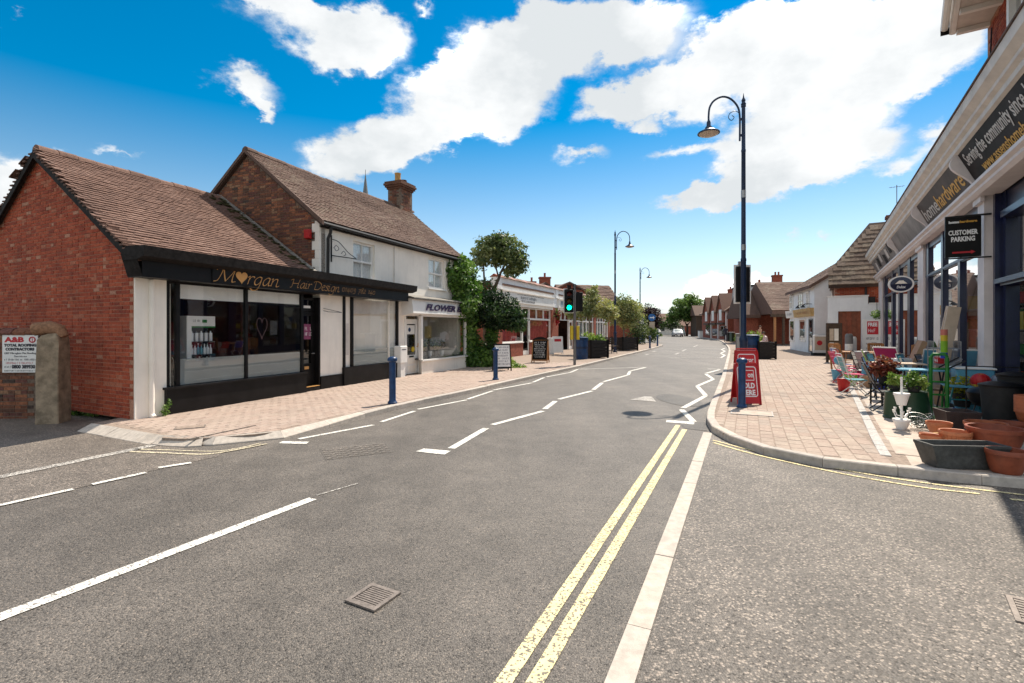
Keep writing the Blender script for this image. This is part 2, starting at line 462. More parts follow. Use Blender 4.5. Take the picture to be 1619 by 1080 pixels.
CAM = Vector((0, 0, 1.62))
def pieces(parent, name, mats, items, tv, tf, limit=300, stuff_name=None):
    """items: (local matrix, variant). The ones that show largest become objects that share
    one mesh per variant; the rest are joined into one part of kind stuff."""
    W = WM.get(parent.name, Matrix.Identity(4))
    def key(it):
        c = W @ it[0].translation
        d = (c-CAM).length
        return d if c.y > .5 and abs(c.x/c.y) < 1.06 else d+1000
    items = sorted(items, key=key)
    meshes = {}
    out = []
    for M, v in items[:limit]:
        if v not in meshes:
            me = bpy.data.meshes.new(name); me.from_pydata(tv, [], tf); me.materials.append(mats[v]); meshes[v] = me
        o = bpy.data.objects.new(name, meshes[v]); COL.objects.link(o); o.parent = parent; o.matrix_local = M; out.append(o)
    rest = items[limit:]
    if rest:
        T = np.array(tv, dtype=float); nv = len(T)
        Ms = np.array([[list(r) for r in M] for M, _ in rest])
        V = np.einsum('nij,vj->nvi', Ms[:, :3, :3], T)+Ms[:, None, :3, 3]
        me = bpy.data.meshes.new(stuff_name or name+'_field')
        fs = []; mi = []
        for i, (_, v) in enumerate(rest):
            for f in tf: fs.append([q+i*nv for q in f]); mi.append(v)
        me.from_pydata(V.reshape(-1, 3).tolist(), [], fs)
        for q in mats: me.materials.append(q)
        me.polygons.foreach_set('material_index', mi)
        o = link(stuff_name or name+'_field', me, parent); o['kind'] = 'stuff'
    return out

UBV = [(0,0,0),(1,0,0),(1,0,1),(0,0,1),(0,1,0),(1,1,0),(1,1,1),(0,1,1)]     # unit box, front face at y=0
UBF = [(0,1,2,3),(0,4,5,1),(1,5,6,2),(2,6,7,3),(3,7,4,0)]

def ptin(p, poly):
    x, y = p; c = False; n = len(poly)
    for i in range(n):
        x0, y0 = poly[i]; x1, y1 = poly[(i+1) % n]
        if (y0 > y) != (y1 > y) and x < (x1-x0)*(y-y0)/(y1-y0)+x0: c = not c
    return c

def brickwork(parent, mats, poly, seed, M=None, proud=.007, L=.215, Hc=.066, limit=300, holes=(), headers=.35):
    """running courses in the xz plane (outward -y), kept inside poly and out of holes"""
    r = random.Random(seed); M = M or Matrix.Identity(4)
    xs = [p[0] for p in poly]; zs = [p[1] for p in poly]
    items = []; z = min(zs); row = 0
    while z < max(zs):
        hd = headers > 0 and row % 2 == 1 and r.random() < .9
        x = min(xs)-L*(.5 if row % 2 else 0)-r.random()*.02
        while x < max(xs):
            w = L/2 if (hd and r.random() < headers*1.8) else L
            a, b = x+.005, x+w-.005
            c = [(a, z+.008), (b, z+.008), (b, z+Hc-.006), (a, z+Hc-.006)]
            if sum(ptin(q, poly) for q in c) >= 3 and not any(h[0] < b and h[1] > a and h[2] < z+Hc and h[3] > z for h in holes):
                a2 = max(a, min(xs)); b2 = min(b, max(xs))
                q = proud*(0.5+r.random())
                T = M @ Matrix.Translation((a2+r.uniform(-.002,.002), -q, z+.006+r.uniform(-.002,.002))) @ Matrix.Diagonal((b2-a2, q+.012, Hc-.012, 1))
                items.append((T, r.choices(range(len(mats)), [9]*(len(mats)-2)+[2, 1])[0]))
            x += w
        z += Hc; row += 1
    return pieces(parent, 'brick', mats, items, UBV, UBF, limit)

TILEV = [(0,0,0),(1,0,0),(1,1,0),(0,1,0),(0,0,1),(1,0,1),(1,1,.15),(0,1,.15)]
TILEF = [(4,5,6,7),(0,1,5,4),(1,2,6,5),(3,0,4,7)]
def tiles(parent, mats, M, width, slope, seed, w=.165, g=.1, t=.027, limit=0, name='roof_tile', clip=None, jit=1.0):
    """M maps (along eave, up the slope, out of the roof)"""
    r = random.Random(seed); items = []
    rows = int(slope/g); cols = int(width/w)+1
    for i in range(rows):
        off = -(w/2) if i % 2 else 0
        sag = .01*pnoise(Vector((i*.3, seed, 0)))
        for j in range(cols+1):
            x = off+j*w
            a, b = max(0, x+.002), min(width, x+w-.002)
            if b-a < w*.25: continue
            if clip and not clip((a+b)/2, (i+.5)*g): continue
            lift = r.uniform(-.003, .006)*jit+.02*pnoise(Vector((x*.5, i*.12, seed)))*jit
            T = M @ Matrix.Translation((a, i*g+r.uniform(-.006,.006)*jit+sag, lift)) @ Matrix.Rotation(r.uniform(-.012,.012)*jit, 4, 'Z') @ Matrix.Diagonal((b-a, g*1.35, t, 1))
            k = .5+.6*pnoise(Vector((x*1.1, i*.13, seed*3.1)))+r.uniform(-.28,.28)
            items.append((T, max(0, min(len(mats)-1, int(k*len(mats))))))
    return pieces(parent, name, mats, items, TILEV, TILEF, limit)

def text(s, parent, m, x, y, z, cap, width=None, shear=0, bold=0.0, M=None, name='lettering', align='LEFT', depth=.004, label=None):
    """flat raised lettering in the xz plane facing -y; cap = capital height"""
    cu = bpy.data.curves.new(name, 'FONT'); cu.body = s; cu.size = cap/0.70; cu.shear = shear; cu.offset = bold
    cu.extrude = depth/2; cu.align_x = align; cu.resolution_u = 2; cu.space_line = .92
    tmp = bpy.data.objects.new('tmp', cu)
    me = bpy.data.meshes.new_from_object(tmp)
    bpy.data.objects.remove(tmp); bpy.data.curves.remove(cu)
    n = len(me.vertices); co = np.empty(n*3); me.vertices.foreach_get('co', co); co = co.reshape(-1, 3)
    if width and n:
        x0 = co[:, 0].min(); x1 = co[:, 0].max()
        if align == 'LEFT': co[:, 0] = (co[:, 0]-x0)*width/(x1-x0)
        else: co[:, 0] *= width/(x1-x0)
    me.vertices.foreach_set('co', co.ravel())
    T = (M or Matrix.Identity(4)) @ Matrix.Translation((x, y, z)) @ Matrix.Rotation(PI/2, 4, 'X')
    me.transform(T); me.materials.clear(); me.materials.append(m); me.name = name
    o = link(name, me, parent)
    if label: o['label'] = label
    return o

def scribble(parent, m, x, y, z, w, h, seed, M=None, name='small_print'):
    """print too small to read: a line of short letter-like strokes"""
    r = random.Random(seed); b = MB(); q = x; M = M or Matrix.Identity(4)
    while q < x+w-h*.4:
        if r.random() < .16: q += h*.45; continue
        s = h*.10
        bars = r.choice([((0,0,s,h),(0,h-s,h*.4,h),(0,h*.45,h*.35,h*.55)), ((0,0,s,h),(h*.4,0,h*.4+s,h),(s,h*.45,h*.4,h*.55)), ((0,0,h*.45,s),(0,0,s,h)), ((0,0,s,h*.7),(0,h*.7-s,h*.4,h*.7),(h*.4-s,0,h*.4,h*.7)), ((0,0,h*.45,s),(0,h-s,h*.45,h),(0,0,s,h),(h*.45-s,0,h*.45,h))])
        for a, c, d, e in bars: b.box((q+a, y, z+c), (q+d, y+.002, z+e), M=M)
        q += h*.62
    return b.build(name, m, parent)

def resample(pts, step):
    P = [Vector(p).to_3d() for p in pts]; out = [P[0]]; acc = 0
    for a, b in zip(P, P[1:]):
        d = (b-a).length
        if d < 1e-9: continue
        t = step-acc
        while t <= d: out.append(a+(b-a)*t/d); t += step
        acc = (acc+d) % step
    return out

def catmull(pts, k=6):
    P = [Vector(p).to_3d() for p in pts]; P = [P[0]*2-P[1]]+P+[P[-1]*2-P[-2]]; o = []
    for i in range(1, len(P)-2):
        for j in range(k):
            t = j/k; a, b, c, d = P[i-1:i+3]
            o.append(.5*((2*b)+(c-a)*t+(2*a-5*b+4*c-d)*t*t+(3*b-a-3*c+d)*t**3))
    o.append(P[-2]); return o

def foliage(name, parent, mats, blobs, n, size, seed, squash=1.0, hang=0.0, thin=0.0):
    """leaf-sized faces through the blobs' volume, thick towards the outside, with gaps"""
    R = np.random.default_rng(seed)
    B = np.array([[*b[0], *(b[1] if isinstance(b[1], (tuple, list)) else (b[1],)*3)] for b in blobs], dtype=float)
    wgt = (B[:, 3]*B[:, 4]*B[:, 5])**(.75); wgt /= wgt.sum()
    k = R.choice(len(B), n, p=wgt)
    d = R.normal(size=(n, 3)); d /= np.linalg.norm(d, axis=1)[:, None]
    rad = R.random(n)**(.38)
    ph = R.random(3)*9
    lump = 1+.20*np.sin(d[:, 0]*5+k*1.7+ph[0])*np.sin(d[:, 1]*6+k)+.16*np.sin(d[:, 2]*8+k*2.3+ph[1])+.08*np.sin(d[:, 0]*17+k*3)*np.sin(d[:, 2]*15)
    P = B[k, :3]+d*B[k, 3:]*(rad*lump)[:, None]
    if thin > 0:
        c = np.sin(P[:, 0]*7/squash+ph[0])+np.sin(P[:, 1]*8/squash+ph[1])+np.sin(P[:, 2]*9/squash+ph[2])
        keep = R.random(n) > thin*(c > .6); P = P[keep]; d = d[keep]; k = k[keep]; n = len(P)
    nr = d*.6+R.normal(size=(n, 3))*.75; nr[:, 2] += .35; nr /= np.linalg.norm(nr, axis=1)[:, None]
    u = np.cross(nr, R.normal(size=(n, 3))); u /= np.linalg.norm(u, axis=1)[:, None]+1e-9
    if hang: u[:, 2] -= hang; u /= np.linalg.norm(u, axis=1)[:, None]
    w = np.cross(nr, u)
    sz = size*(.55+.9*R.random(n))[:, None]
    V = np.stack([P-u*sz, P+w*sz*.5+nr*sz*.12, P+u*sz, P-w*sz*.5+nr*sz*.12], 1).reshape(-1, 3)
    me = bpy.data.meshes.new(name)
    me.from_pydata(V.tolist(), [], np.arange(n*4).reshape(-1, 4).tolist())
    for q in mats: me.materials.append(q)
    tone = .46+.22*np.sin(P[:, 0]*2.3/squash+k*2.1+ph[1])+.2*np.sin(P[:, 2]*3/squash+k*1.3)+R.normal(size=n)*.22
    me.polygons.foreach_set('material_index', np.clip((tone*len(mats)).astype(int), 0, len(mats)-1).tolist())
    return link(name, me, parent)

def limbs(name, parent, m, paths, n=7):
    b = MB()
    for p, r0, r1 in paths:
        q = catmull(p, 4); b.tube(q, [r0+(r1-r0)*i/(len(q)-1) for i in range(len(q))], n)
    return b.build(name, m, parent, smooth=True)

# ------------------------------------------------------------------ palette
K = {}
K['asphalt'] = asphalt('road_asphalt', (.135,.121,.108), (.185,.165,.147), (1.7,1.6,1.5), .05, 118)
K['asphalt_old'] = asphalt('old_asphalt', (.165,.144,.126), (.215,.188,.164), (2.0,1.9,1.85), .10, 95)
K['asphalt_side'] = asphalt('stone_chip_asphalt', (.13,.114,.10), (.18,.158,.139), (2.2,2.1,2.0), .13, 84)
K['asphalt_patch'] = asphalt('fresh_asphalt', (.09,.082,.076), (.12,.11,.10), (1.6,1.6,1.6), .05, 120)
K['white_line'] = worn('white_road_paint', (.70,.68,.63), (.2,.18,.165), 1.06)
K['white_line_old'] = worn('rubbed_white_road_paint', (.50,.47,.43), (.15,.14,.13), .72)
K['yellow_line'] = worn('yellow_road_paint', (.74,.63,.34), (.17,.15,.12), 1.02)
K['earth'] = mat('verge_earth', (.10,.105,.05), .95, .3, 1.2)
K['kerb'] = [mat('kerb_concrete_%s' % n, c, .85, .14, 14, .3, 120) for n, c in (('pale', (.46,.41,.36)), ('grey', (.40,.36,.32)), ('warm', (.49,.43,.37)), ('worn', (.43,.38,.34)))]
K['paver_bed'] = mat('paver_joint_sand', (.27,.21,.17), .95, .25, 20)
K['pavers'] = [mat('paver_%s' % n, c, .85, .13, 22, .25, 150, soil=('blot', 1.1, .78)) for n, c in (('buff', (.36,.282,.23)), ('pink', (.36,.275,.225)), ('sand', (.375,.30,.245)), ('rose', (.34,.258,.21)), ('grey', (.335,.27,.225)))]
K['pavers_left'] = [mat('paver_%s' % n, c, .85, .10, 22, .25, 150, soil=('blot', .8, .82)) for n, c in (('salmon', (.375,.285,.237)), ('dusty_pink', (.38,.292,.245)), ('pale_rose', (.39,.305,.255)), ('brown_pink', (.36,.272,.225)), ('old_buff', (.37,.29,.24)))]
K['slab'] = mat('forecourt_slab', (.46,.38,.32), .88, .14, 7, .2, 100)
K['granite'] = mat('granite_channel', (.42,.40,.38), .8, .25, 40, .2, 90)
K['brick_salon'] = [mat('red_brick_%s' % n, c, .9, .25, 28, .35, 160, soil=('blot', 1.3, .62)) for n, c in (('bright', (.36,.068,.028)), ('deep', (.31,.054,.022)), ('orange', (.38,.08,.034)), ('plum', (.27,.048,.022)), ('scuffed', (.37,.12,.065)), ('limed', (.42,.20,.13)))]
K['brick_old'] = [mat('old_brick_%s' % n, c, .92, .3, 25, .4, 150, soil=('blot', 1.5, .6)) for n, c in (('brown', (.19,.075,.042)), ('umber', (.13,.06,.038)), ('orange', (.29,.11,.055)), ('purple', (.15,.06,.045)), ('tan', (.28,.15,.085)), ('black', (.07,.045,.035)))]
K['brick_red'] = mat('far_red_brick', (.26,.075,.045), .9, .3, 9, .2, 60)
K['mortar'] = mat('lime_mortar', (.36,.18,.115), .95, .25, 30)
K['mortar_dark'] = mat('dirty_mortar', (.16,.115,.085), .95, .3, 18)
K['tiles'] = [mat('clay_tile_%s' % n, c, .88, .22, 16, .3, 130) for n, c in (('umber', (.135,.075,.056)), ('brown', (.16,.09,.067)), ('clay', (.18,.103,.077)), ('buff', (.215,.13,.10)))]
K['tiles_far'] = [mat('weathered_tile_%s' % n, c, .9, .22, 12, .3, 120) for n, c in (('dark', (.115,.071,.055)), ('brown', (.138,.085,.066)), ('grey', (.155,.098,.076)), ('lichen', (.18,.128,.098)))]
K['stone_slates'] = [mat('stone_slate_%s' % n, c, .92, .35, 9, .5, 60) for n, c in (('dark', (.085,.055,.04)), ('brown', (.12,.08,.057)), ('lichen', (.16,.118,.085)), ('grey', (.13,.092,.07)))]
K['roof_base'] = mat('roof_underlay', (.07,.045,.035), .95, .2, 8)
K['moss'] = mat('roof_moss', (.05,.045,.018), 1, .4, 20)
K['black'] = mat('black_gloss_paint', (.009,.0085,.009), .4, .35, 3, spec=.18)
K['black_matt'] = mat('black_weathered_timber', (.014,.012,.0115), .75, .5, 12, .2, 60, spec=.15)
K['black_metal'] = mat('black_ironwork', (.014,.014,.015), .5, .2, 8)
K['cream'] = mat('cream_render', (.84,.785,.705), .85, .06, 1.6, .12, 40, soil=('drip', 1.0, .93))
K['white'] = mat('white_paint', (.78,.765,.735), .55, .05, 3)
K['white_render'] = mat('white_render', (.81,.82,.83), .85, .05, 1.5, .1, 40, soil=('drip', 1.0, .94))
K['pinkwhite'] = mat('shopfront_white_paint', (.66,.60,.585), .55, .08, 2.5)
K['offwhite'] = mat('soffit_paint', (.60,.55,.50), .6, .12, 3)
K['lead'] = mat('lead_sheet', (.20,.185,.165), .7, .25, 6)
K['navy'] = mat('navy_gloss_paint', (.007,.010,.042), .28, .25, 4)
K['navy_trim'] = mat('slate_blue_paint', (.05,.065,.11), .4, .2, 4)
K['blue'] = mat('blue_street_paint', (.006,.040,.125), .38, .2, 9, soil=('blot', 7, .6))
K['blue_dark'] = mat('dark_blue_column_paint', (.007,.022,.062), .38, .2, 5)
K['steel'] = mat('galvanised_steel', (.36,.36,.36), .45, .15, 20, metal=.7)
K['grey_post'] = mat('grey_post_paint', (.16,.15,.145), .5, .1, 6)
K['glass'] = glass('shop_glass', (.97,.98,.98))
K['glass_dark'] = glass('dim_glass', (.55,.58,.58), 1.5)
K['frost'] = frosted('frosted_film')
K['gold'] = mat('gold_lettering', (.62,.32,.10), .5, .05, 10)
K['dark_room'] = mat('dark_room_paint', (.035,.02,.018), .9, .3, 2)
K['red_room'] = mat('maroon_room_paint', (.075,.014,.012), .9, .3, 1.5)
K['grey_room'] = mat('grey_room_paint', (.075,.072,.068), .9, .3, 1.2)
K['wood'] = mat('varnished_teak', (.34,.15,.05), .5, .25, 14)
K['wood_dark'] = mat('dark_oak', (.07,.045,.03), .8, .3, 9)
K['red'] = mat('red_enamel', (.42,.012,.014), .4, .08, 6)
K['red_print'] = mat('red_print', (.5,.02,.03), .5, .02, 4)
K['ink'] = mat('black_print', (.02,.018,.03), .6, .02, 4)
K['purple_ink'] = mat('purple_print', (.035,.018,.07), .6, .02, 4)
K['white_print'] = mat('white_print', (.8,.8,.8), .6, .02, 4)
K['yellow'] = mat('yellow_plastic', (.62,.44,.03), .45, .08, 6)
K['terracotta'] = mat('terracotta_plastic', (.40,.115,.045), .55, .14, 9, soil=('blot', 5, .7))
K['terracotta_light'] = mat('pale_terracotta', (.48,.165,.07), .6, .14, 9, soil=('blot', 6, .72))
K['terracotta_dark'] = mat('deep_terracotta', (.27,.066,.03), .5, .14, 9, soil=('blot', 5, .65))
K['green_paint'] = mat('green_enamel', (.012,.16,.022), .35, .1, 8)
K['green_dark'] = mat('dark_green_plastic', (.012,.045,.022), .35, .15, 8)
K['card'] = mat('brown_cardboard', (.38,.24,.14), .85, .08, 8)
K['card_pale'] = mat('pale_cardboard', (.52,.42,.32), .85, .08, 8)
K['rubber'] = mat('black_rubber', (.02,.02,.02), .8, .2, 9)
K['soil'] = mat('potting_soil', (.03,.02,.013), 1, .3, 30)
K['trough'] = mat('charcoal_planter_plastic', (.05,.051,.048), .6, .2, 25, .2, 200, soil=('blot', 4, 1.8))
K['trough_brown'] = mat('brown_planter_plastic', (.055,.036,.032), .5, .15, 15)
K['planter'] = mat('black_planter_timber', (.016,.014,.014), .5, .25, 10)
K['stone'] = mat('weathered_stone', (.27,.21,.145), .95, .35, 7, .6, 50)
K['skin'] = mat('skin', (.45,.27,.2), .6, .05, 10)
LEAF = {}
for nm, cs in {'ivy': ((.045,.105,.016), (.09,.18,.026), (.15,.26,.045), (.26,.36,.11)), 'yew': ((.01,.027,.009), (.018,.046,.013), (.032,.073,.017), (.055,.105,.026)),
               'olive': ((.15,.18,.07), (.25,.27,.11), (.34,.345,.155), (.42,.38,.15)), 'bay': ((.05,.08,.026), (.11,.15,.048), (.18,.22,.078), (.29,.31,.14)),
               'beech': ((.02,.008,.011), (.035,.013,.017), (.05,.02,.023), (.028,.012,.012)), 'lime': ((.045,.09,.018), (.08,.15,.026), (.125,.205,.04), (.17,.25,.07)),
               'shrub': ((.05,.09,.02), (.1,.16,.03), (.17,.2,.04), (.25,.21,.06)), 'fresh': ((.06,.13,.02), (.12,.22,.03), (.2,.3,.05), (.3,.36,.08)),
               'yellowflower': ((.1,.15,.01), (.22,.24,.012), (.36,.34,.015), (.46,.42,.02)), 'redleaf': ((.11,.02,.015), (.2,.035,.02), (.28,.09,.05), (.09,.06,.02)),
               'copse': ((.025,.05,.015), (.04,.075,.02), (.065,.10,.03), (.09,.12,.045))}.items():
    LEAF[nm] = [leafmat('%s_leaf_%s' % (nm, t), c) for t, c in zip(('dusky', 'mid', 'light', 'tip'), cs)]  # four leaf tones, dark to pale, scattered in random clumps through each crown
K['bark'] = mat('tree_bark', (.09,.062,.045), .95, .4, 15, .6, 60)
K['bark_pale'] = mat('pale_bark', (.22,.175,.14), .95, .3, 15, .5, 60)


# ================================================================== GROUND
g = MB(); g.face([(-1500,-800,-.03),(1500,-800,-.03),(1500,2500,-.03),(-1500,2500,-.03)])
struct('ground', g, K['earth'])
g = MB(); g.face([(-45,-14,0),(45,-14,0),(75,150,0),(-45,150,0)])
road = struct('main_road', g, K['asphalt'])

def sheet(name, pts, z, m, parent=None):
    b = MB(); b.face([(p[0], p[1], z) for p in pts]); 
    if parent: return b.build(name, m, parent)
    return struct(name, b, m)

# older strip along the yard on the left, and the side road on the right
yard = sheet('yard_apron', [(-40,-14), (-11,-1.2), (-4.756, 4.269), (-4.409, 4.955), (-4.114, 5.542), (-3.880, 5.946), (-3.703, 6.225), (-3.797, 6.480), (-4.983, 6.830), (-6.910, 7.800), (-7.079, 9.157), (-7.4,9.6), (-14,12.4), (-45,26)], .004, K['asphalt_old'])
side_road = sheet('side_road', [(3.089, 7.612), (3.010, 7.180), (3.083, 6.794), (3.208, 6.194), (3.484, 5.770), (3.934, 5.641), (4.345, 5.287), (5.156, 4.965), (7.4,4.27), (13,3.05), (16,2.5), (16,-14), (-1.6,-14), (0.574, 2.252)], .004, K['asphalt_side'])

# kerb channel stones across the mouth of the side road
def stone_row(parent, name, pts, width, z0, z1, step, mats, inner_left=True, gap=.006, seed=0, ch=.012, low=None):
    """stones of one kerb line, each its own mesh; pts = road-side edge, the stone lies to the left of travel (or right)"""
    r = random.Random(seed); P = resample(pts, step); s = 1 if inner_left else -1
    nr = []
    for i in range(len(P)):
        t = (P[min(i+1, len(P)-1)]-P[max(i-1, 0)]).normalized(); nr.append(Vector((-t.y, t.x, 0))*s)
    for i in range(len(P)-1):
        t = (P[i+1]-P[i]).normalized()*gap*.5
        a, b = P[i]+t, P[i+1]-t; dz = r.uniform(-.003, .003)
        c = (a+b)/2
        w0, w1 = nr[i]*width, nr[i+1]*width; e = nr[i]*ch
        vs = [a, b, b+w1, a+w0]; 
        lo = [Vector((q.x, q.y, z0))-c*1 for q in vs]
        za, zb_ = (low(i), low(i+1)) if low else (z1, z1)      # a dropped kerb slopes up to the paving
        mid = [Vector((a.x, a.y, za-ch+dz))-c, Vector((b.x, b.y, zb_-ch+dz))-c]
        top = [Vector((q.x, q.y, z+dz))-c for q, z in ((a+e, za), (b+e, zb_), (b+w1, z1), (a+w0, z1))]
        m = MB(); V = lo+mid+top
        F_ = [(0,1,5,4),(4,5,7,6),(6,7,8,9),(2,3,9,8),(1,2,8,7,5),(3,0,4,6,9)]
        if not inner_left: F_ = [tuple(reversed(f)) for f in F_]
        m.add(V, F_)
        m.build(name, mats[r.randrange(len(mats))], parent, loc=tuple(c))

a, b = Vector((0.421, 2.252)), Vector((2.971, 7.658)); d = (b-a).normalized()
stone_row(road, 'channel_stone', [b, a-d*1.83], .127, -.05, .009, .915, [K['kerb'][0], K['kerb'][2]], inner_left=True, seed=4, ch=.002)

# ---- left pavement
KL = [(-5.010, 6.867), (-4.386, 6.721), (-4.019, 6.830), (-3.449, 7.099), (-3.123, 7.635), (-2.935, 8.205), (-2.763, 8.655), (-2.480, 9.257), (-2.077, 10.190), (-1.563, 11.182), (-0.798, 12.699), (0.210, 14.866), (1.620, 17.797), (3.294, 21.237), (5.004, 25.022), (7.456, 30.448), (10.592, 37.385), (13.730, 44.809)]
KLs = [tuple(p)[:2] for p in catmull(KL, 5)]
KLfar = KLs+[(14.3,48), (13.6,51), (11,54), (6,57), (-8,62)]
ea, eb = Vector((*(-6.817, 7.728),0)), Vector((*(-5.018, 6.830),0))
pl = MB(); pl.prism([(x, y, -.05) for x, y in [(KLfar[1][0]-.05, KLfar[1][1]+.20)]+[(x-.13, y+.08) for x, y in KLfar[2:]]+[(-30,62), (-30,20), (-10.2,14), (-7.2,9.3)]+[(-6.652, 8.648), (ea.x+.10, ea.y+.17), (eb.x+.05, eb.y+.17)]], (0,0,.145))
pave_l = struct('pavement', pl, K['paver_bed'])
stone_row(pave_l, 'kerb_stone', catmull(KL, 5)+[Vector((14.3,48,0)), Vector((13.6,51,0)), Vector((11,54,0))], .125, -.05, .105, .915, K['kerb'], True, seed=7, low=lambda i: min(.105, .03+.075*max(0, i-2.0)/2.5))
ea, eb = Vector((*(-6.817, 7.728),0)), Vector((*(-5.018, 6.830),0))
q = [Vector((ea.x+(eb.x-ea.x)*.86, ea.y+(eb.y-ea.y)*.86, .012)), Vector((*(-4.739, 6.757),.012)), Vector((*(-4.443, 6.703),.014)), Vector((*(-4.242, 6.739),.018))]
q2 = [Vector((v.x+dx, v.y+dy, .102)) for v, (dx, dy) in zip(q, ((.05,.115), (.03,.14), (.0,.14), (-.05,.12)))]
b = MB()
for i in range(3): b.face([q[i], q[i+1], q2[i+1], q2[i]]); b.face([q[i]-Vector((0,0,.06)), q[i+1]-Vector((0,0,.06)), q[i+1], q[i]])
b.build('corner_stone', K['kerb'][2], pave_l)
stone_row(pave_l, 'edging_stone', [eb, ea], .19, -.05, .102, (eb-ea).length/5.01, K['kerb'][:1]+K['kerb'][2:3], False, seed=8, ch=.004, low=lambda i: .012)

def paving(parent, poly, ang, w, l, z, mats, seed, limit=300, ymax=22, gap=.005, avoid=None, need=2):
    r = random.Random(seed); c, s = math.cos(ang), math.sin(ang)
    inv = [(x*c+y*s, -x*s+y*c) for x, y in poly]
    xs = [p[0] for p in inv]; ys = [p[1] for p in inv]; items = []
    i = 0; x = min(xs)
    while x < max(xs):
        y = min(ys)-(l/2 if i % 2 else 0)-r.random()*.02
        while y < max(ys):
            q = [(x+gap, y+gap), (x+w-gap, y+gap), (x+w-gap, y+l-gap), (x+gap, y+l-gap)]
            wx, wy = (x+w/2)*c-(y+l/2)*s, (x+w/2)*s+(y+l/2)*c
            if wy < ymax and -1.15*wy-1 < wx and ptin((x+w/2, y+l/2), inv) and sum(ptin(p, inv) for p in q) >= need and not (avoid and avoid(wx, wy)):
                dz = r.uniform(-.0025, .0025)+.004*pnoise(Vector((wx*.6, wy*.6, 0)))
                T = Matrix.Rotation(ang, 4, 'Z') @ Matrix.Translation((x+gap, y+gap, z+dz)) @ Matrix.Rotation(r.uniform(-.008,.008), 4, 'Z') @ Matrix.Rotation(r.uniform(-.006,.006), 4, 'X') @ Matrix.Diagonal((w-2*gap, l-2*gap, 1, 1))
                k = .5+.55*pnoise(Vector((wx*.45, wy*.45, seed)))+r.uniform(-.42,.42)
                items.append((T, max(0, min(len(mats)-1, int(k*len(mats))))))
            y += l
        x += w; i += 1
    ch = .03
    V = [(0,0,-.03),(1,0,-.03),(1,1,-.03),(0,1,-.03),(0,0,-.004),(1,0,-.004),(1,1,-.004),(0,1,-.004),(ch,ch*.6,0),(1-ch,ch*.6,0),(1-ch,1-ch*.6,0),(ch,1-ch*.6,0)]
    F_ = [(8,9,10,11),(4,5,9,8),(5,6,10,9),(6,7,11,10),(7,4,8,11),(0,1,5,4),(1,2,6,5),(2,3,7,6),(3,0,4,7)]
    return pieces(parent, 'paver', mats, items, V, F_, limit, 'paver_field')

inner = [(x-.155*.9, y+.155*.45) for x, y in KLs]
iron_l = [(-4.928, 7.552), (-4.213, 7.207)]
paving(pave_l, [(ea.x+.20, ea.y+.19), (eb.x+.05, eb.y+.24), (inner[2][0]-.12, inner[2][1]+.12)]+inner[3:]+[(9,48), (3,33), (-.2,27), (-2.0,20.5), (-3.4,16.3), (-6.1,9.0), (-6.5,8.2)], math.radians(-20), .103, .205, .1, K['pavers_left'], 3, gap=.0032, need=4)

# ---- right pavement
KR = [(5.166, 4.975), (4.354, 5.298), (3.952, 5.666), (3.505, 5.804), (3.229, 6.234), (3.108, 6.849), (3.053, 7.283), (3.130, 7.800), (3.301, 8.368), (3.788, 9.501), (5.428, 13.027), (8.100, 18.860), (16.295, 37.165), (22.3,52), (25.9,61.5), (30,75), (33,90)]
KR.insert(0, (7.4,4.30)); KR.insert(0, (13,3.1))
KR[3] = (4.369, 5.316); KR[4] = (3.882, 5.567)
KR[5] = (3.513, 5.818)
KRs = [tuple(p)[:2] for p in catmull(KR, 6)]
pr = MB(); pr.prism([(x+.06, y+.05, -.05) for x, y in KRs]+[(55,90,-.05), (40,20,-.05), (16,2.6,-.05)], (0,0,.145))
pave_r = struct('pavement', pr, K['paver_bed'])
stone_row(pave_r, 'kerb_stone', catmull(KR, 6), .125, -.05, .105, .7, K['kerb'], False, seed=9)
def off(pts, d):
    o = []
    for i in range(len(pts)):
        a, b = Vector(pts[max(i-1, 0)]), Vector(pts[min(i+1, len(pts)-1)]); t = (b-a).normalized(); p = Vector(pts[i])+Vector((t.y, -t.x))*d; o.append((p.x, p.y))
    return o
# granite drainage strip and forecourt edge
STR = [(4.074, 5.341), (4.795, 6.550), (5.961, 8.409), (8.051, 11.739), (11.154, 16.699), (14.712, 22.370)]
FCE = [(4.148, 5.024), (5.360, 6.933), (7.710, 10.681), (10.152, 14.637), (14.359, 21.171)]
kin = off(KRs, .13)
kin = [p for p in kin if p[1] < 36 and p[0] < 4.2]
ang_r = math.radians(-25.6)
left_edge = [tuple(q)[:2] for q in catmull(STR, 4)]
paving(pave_r, kin+[(16.5,36)]+[(x-.01, y) for x, y in reversed(left_edge)], ang_r, .165, .25, .1, K['pavers'], 5, ymax=24)
fe = [tuple(q)[:2] for q in catmull(FCE, 4)]
paving(pave_r, [(x+.125, y+.02) for x, y in left_edge]+[(x-.03, y) for x, y in reversed(fe)], math.radians(-29), .165, .25, .1, K['pavers'], 6, limit=120, ymax=24)
stone_row(pave_r, 'drain_stone', [Vector((*p, 0)) for p in left_edge[2:]], .11, .03, .1085, .3, [K['granite']], False, seed=3, ch=.004, gap=.008)
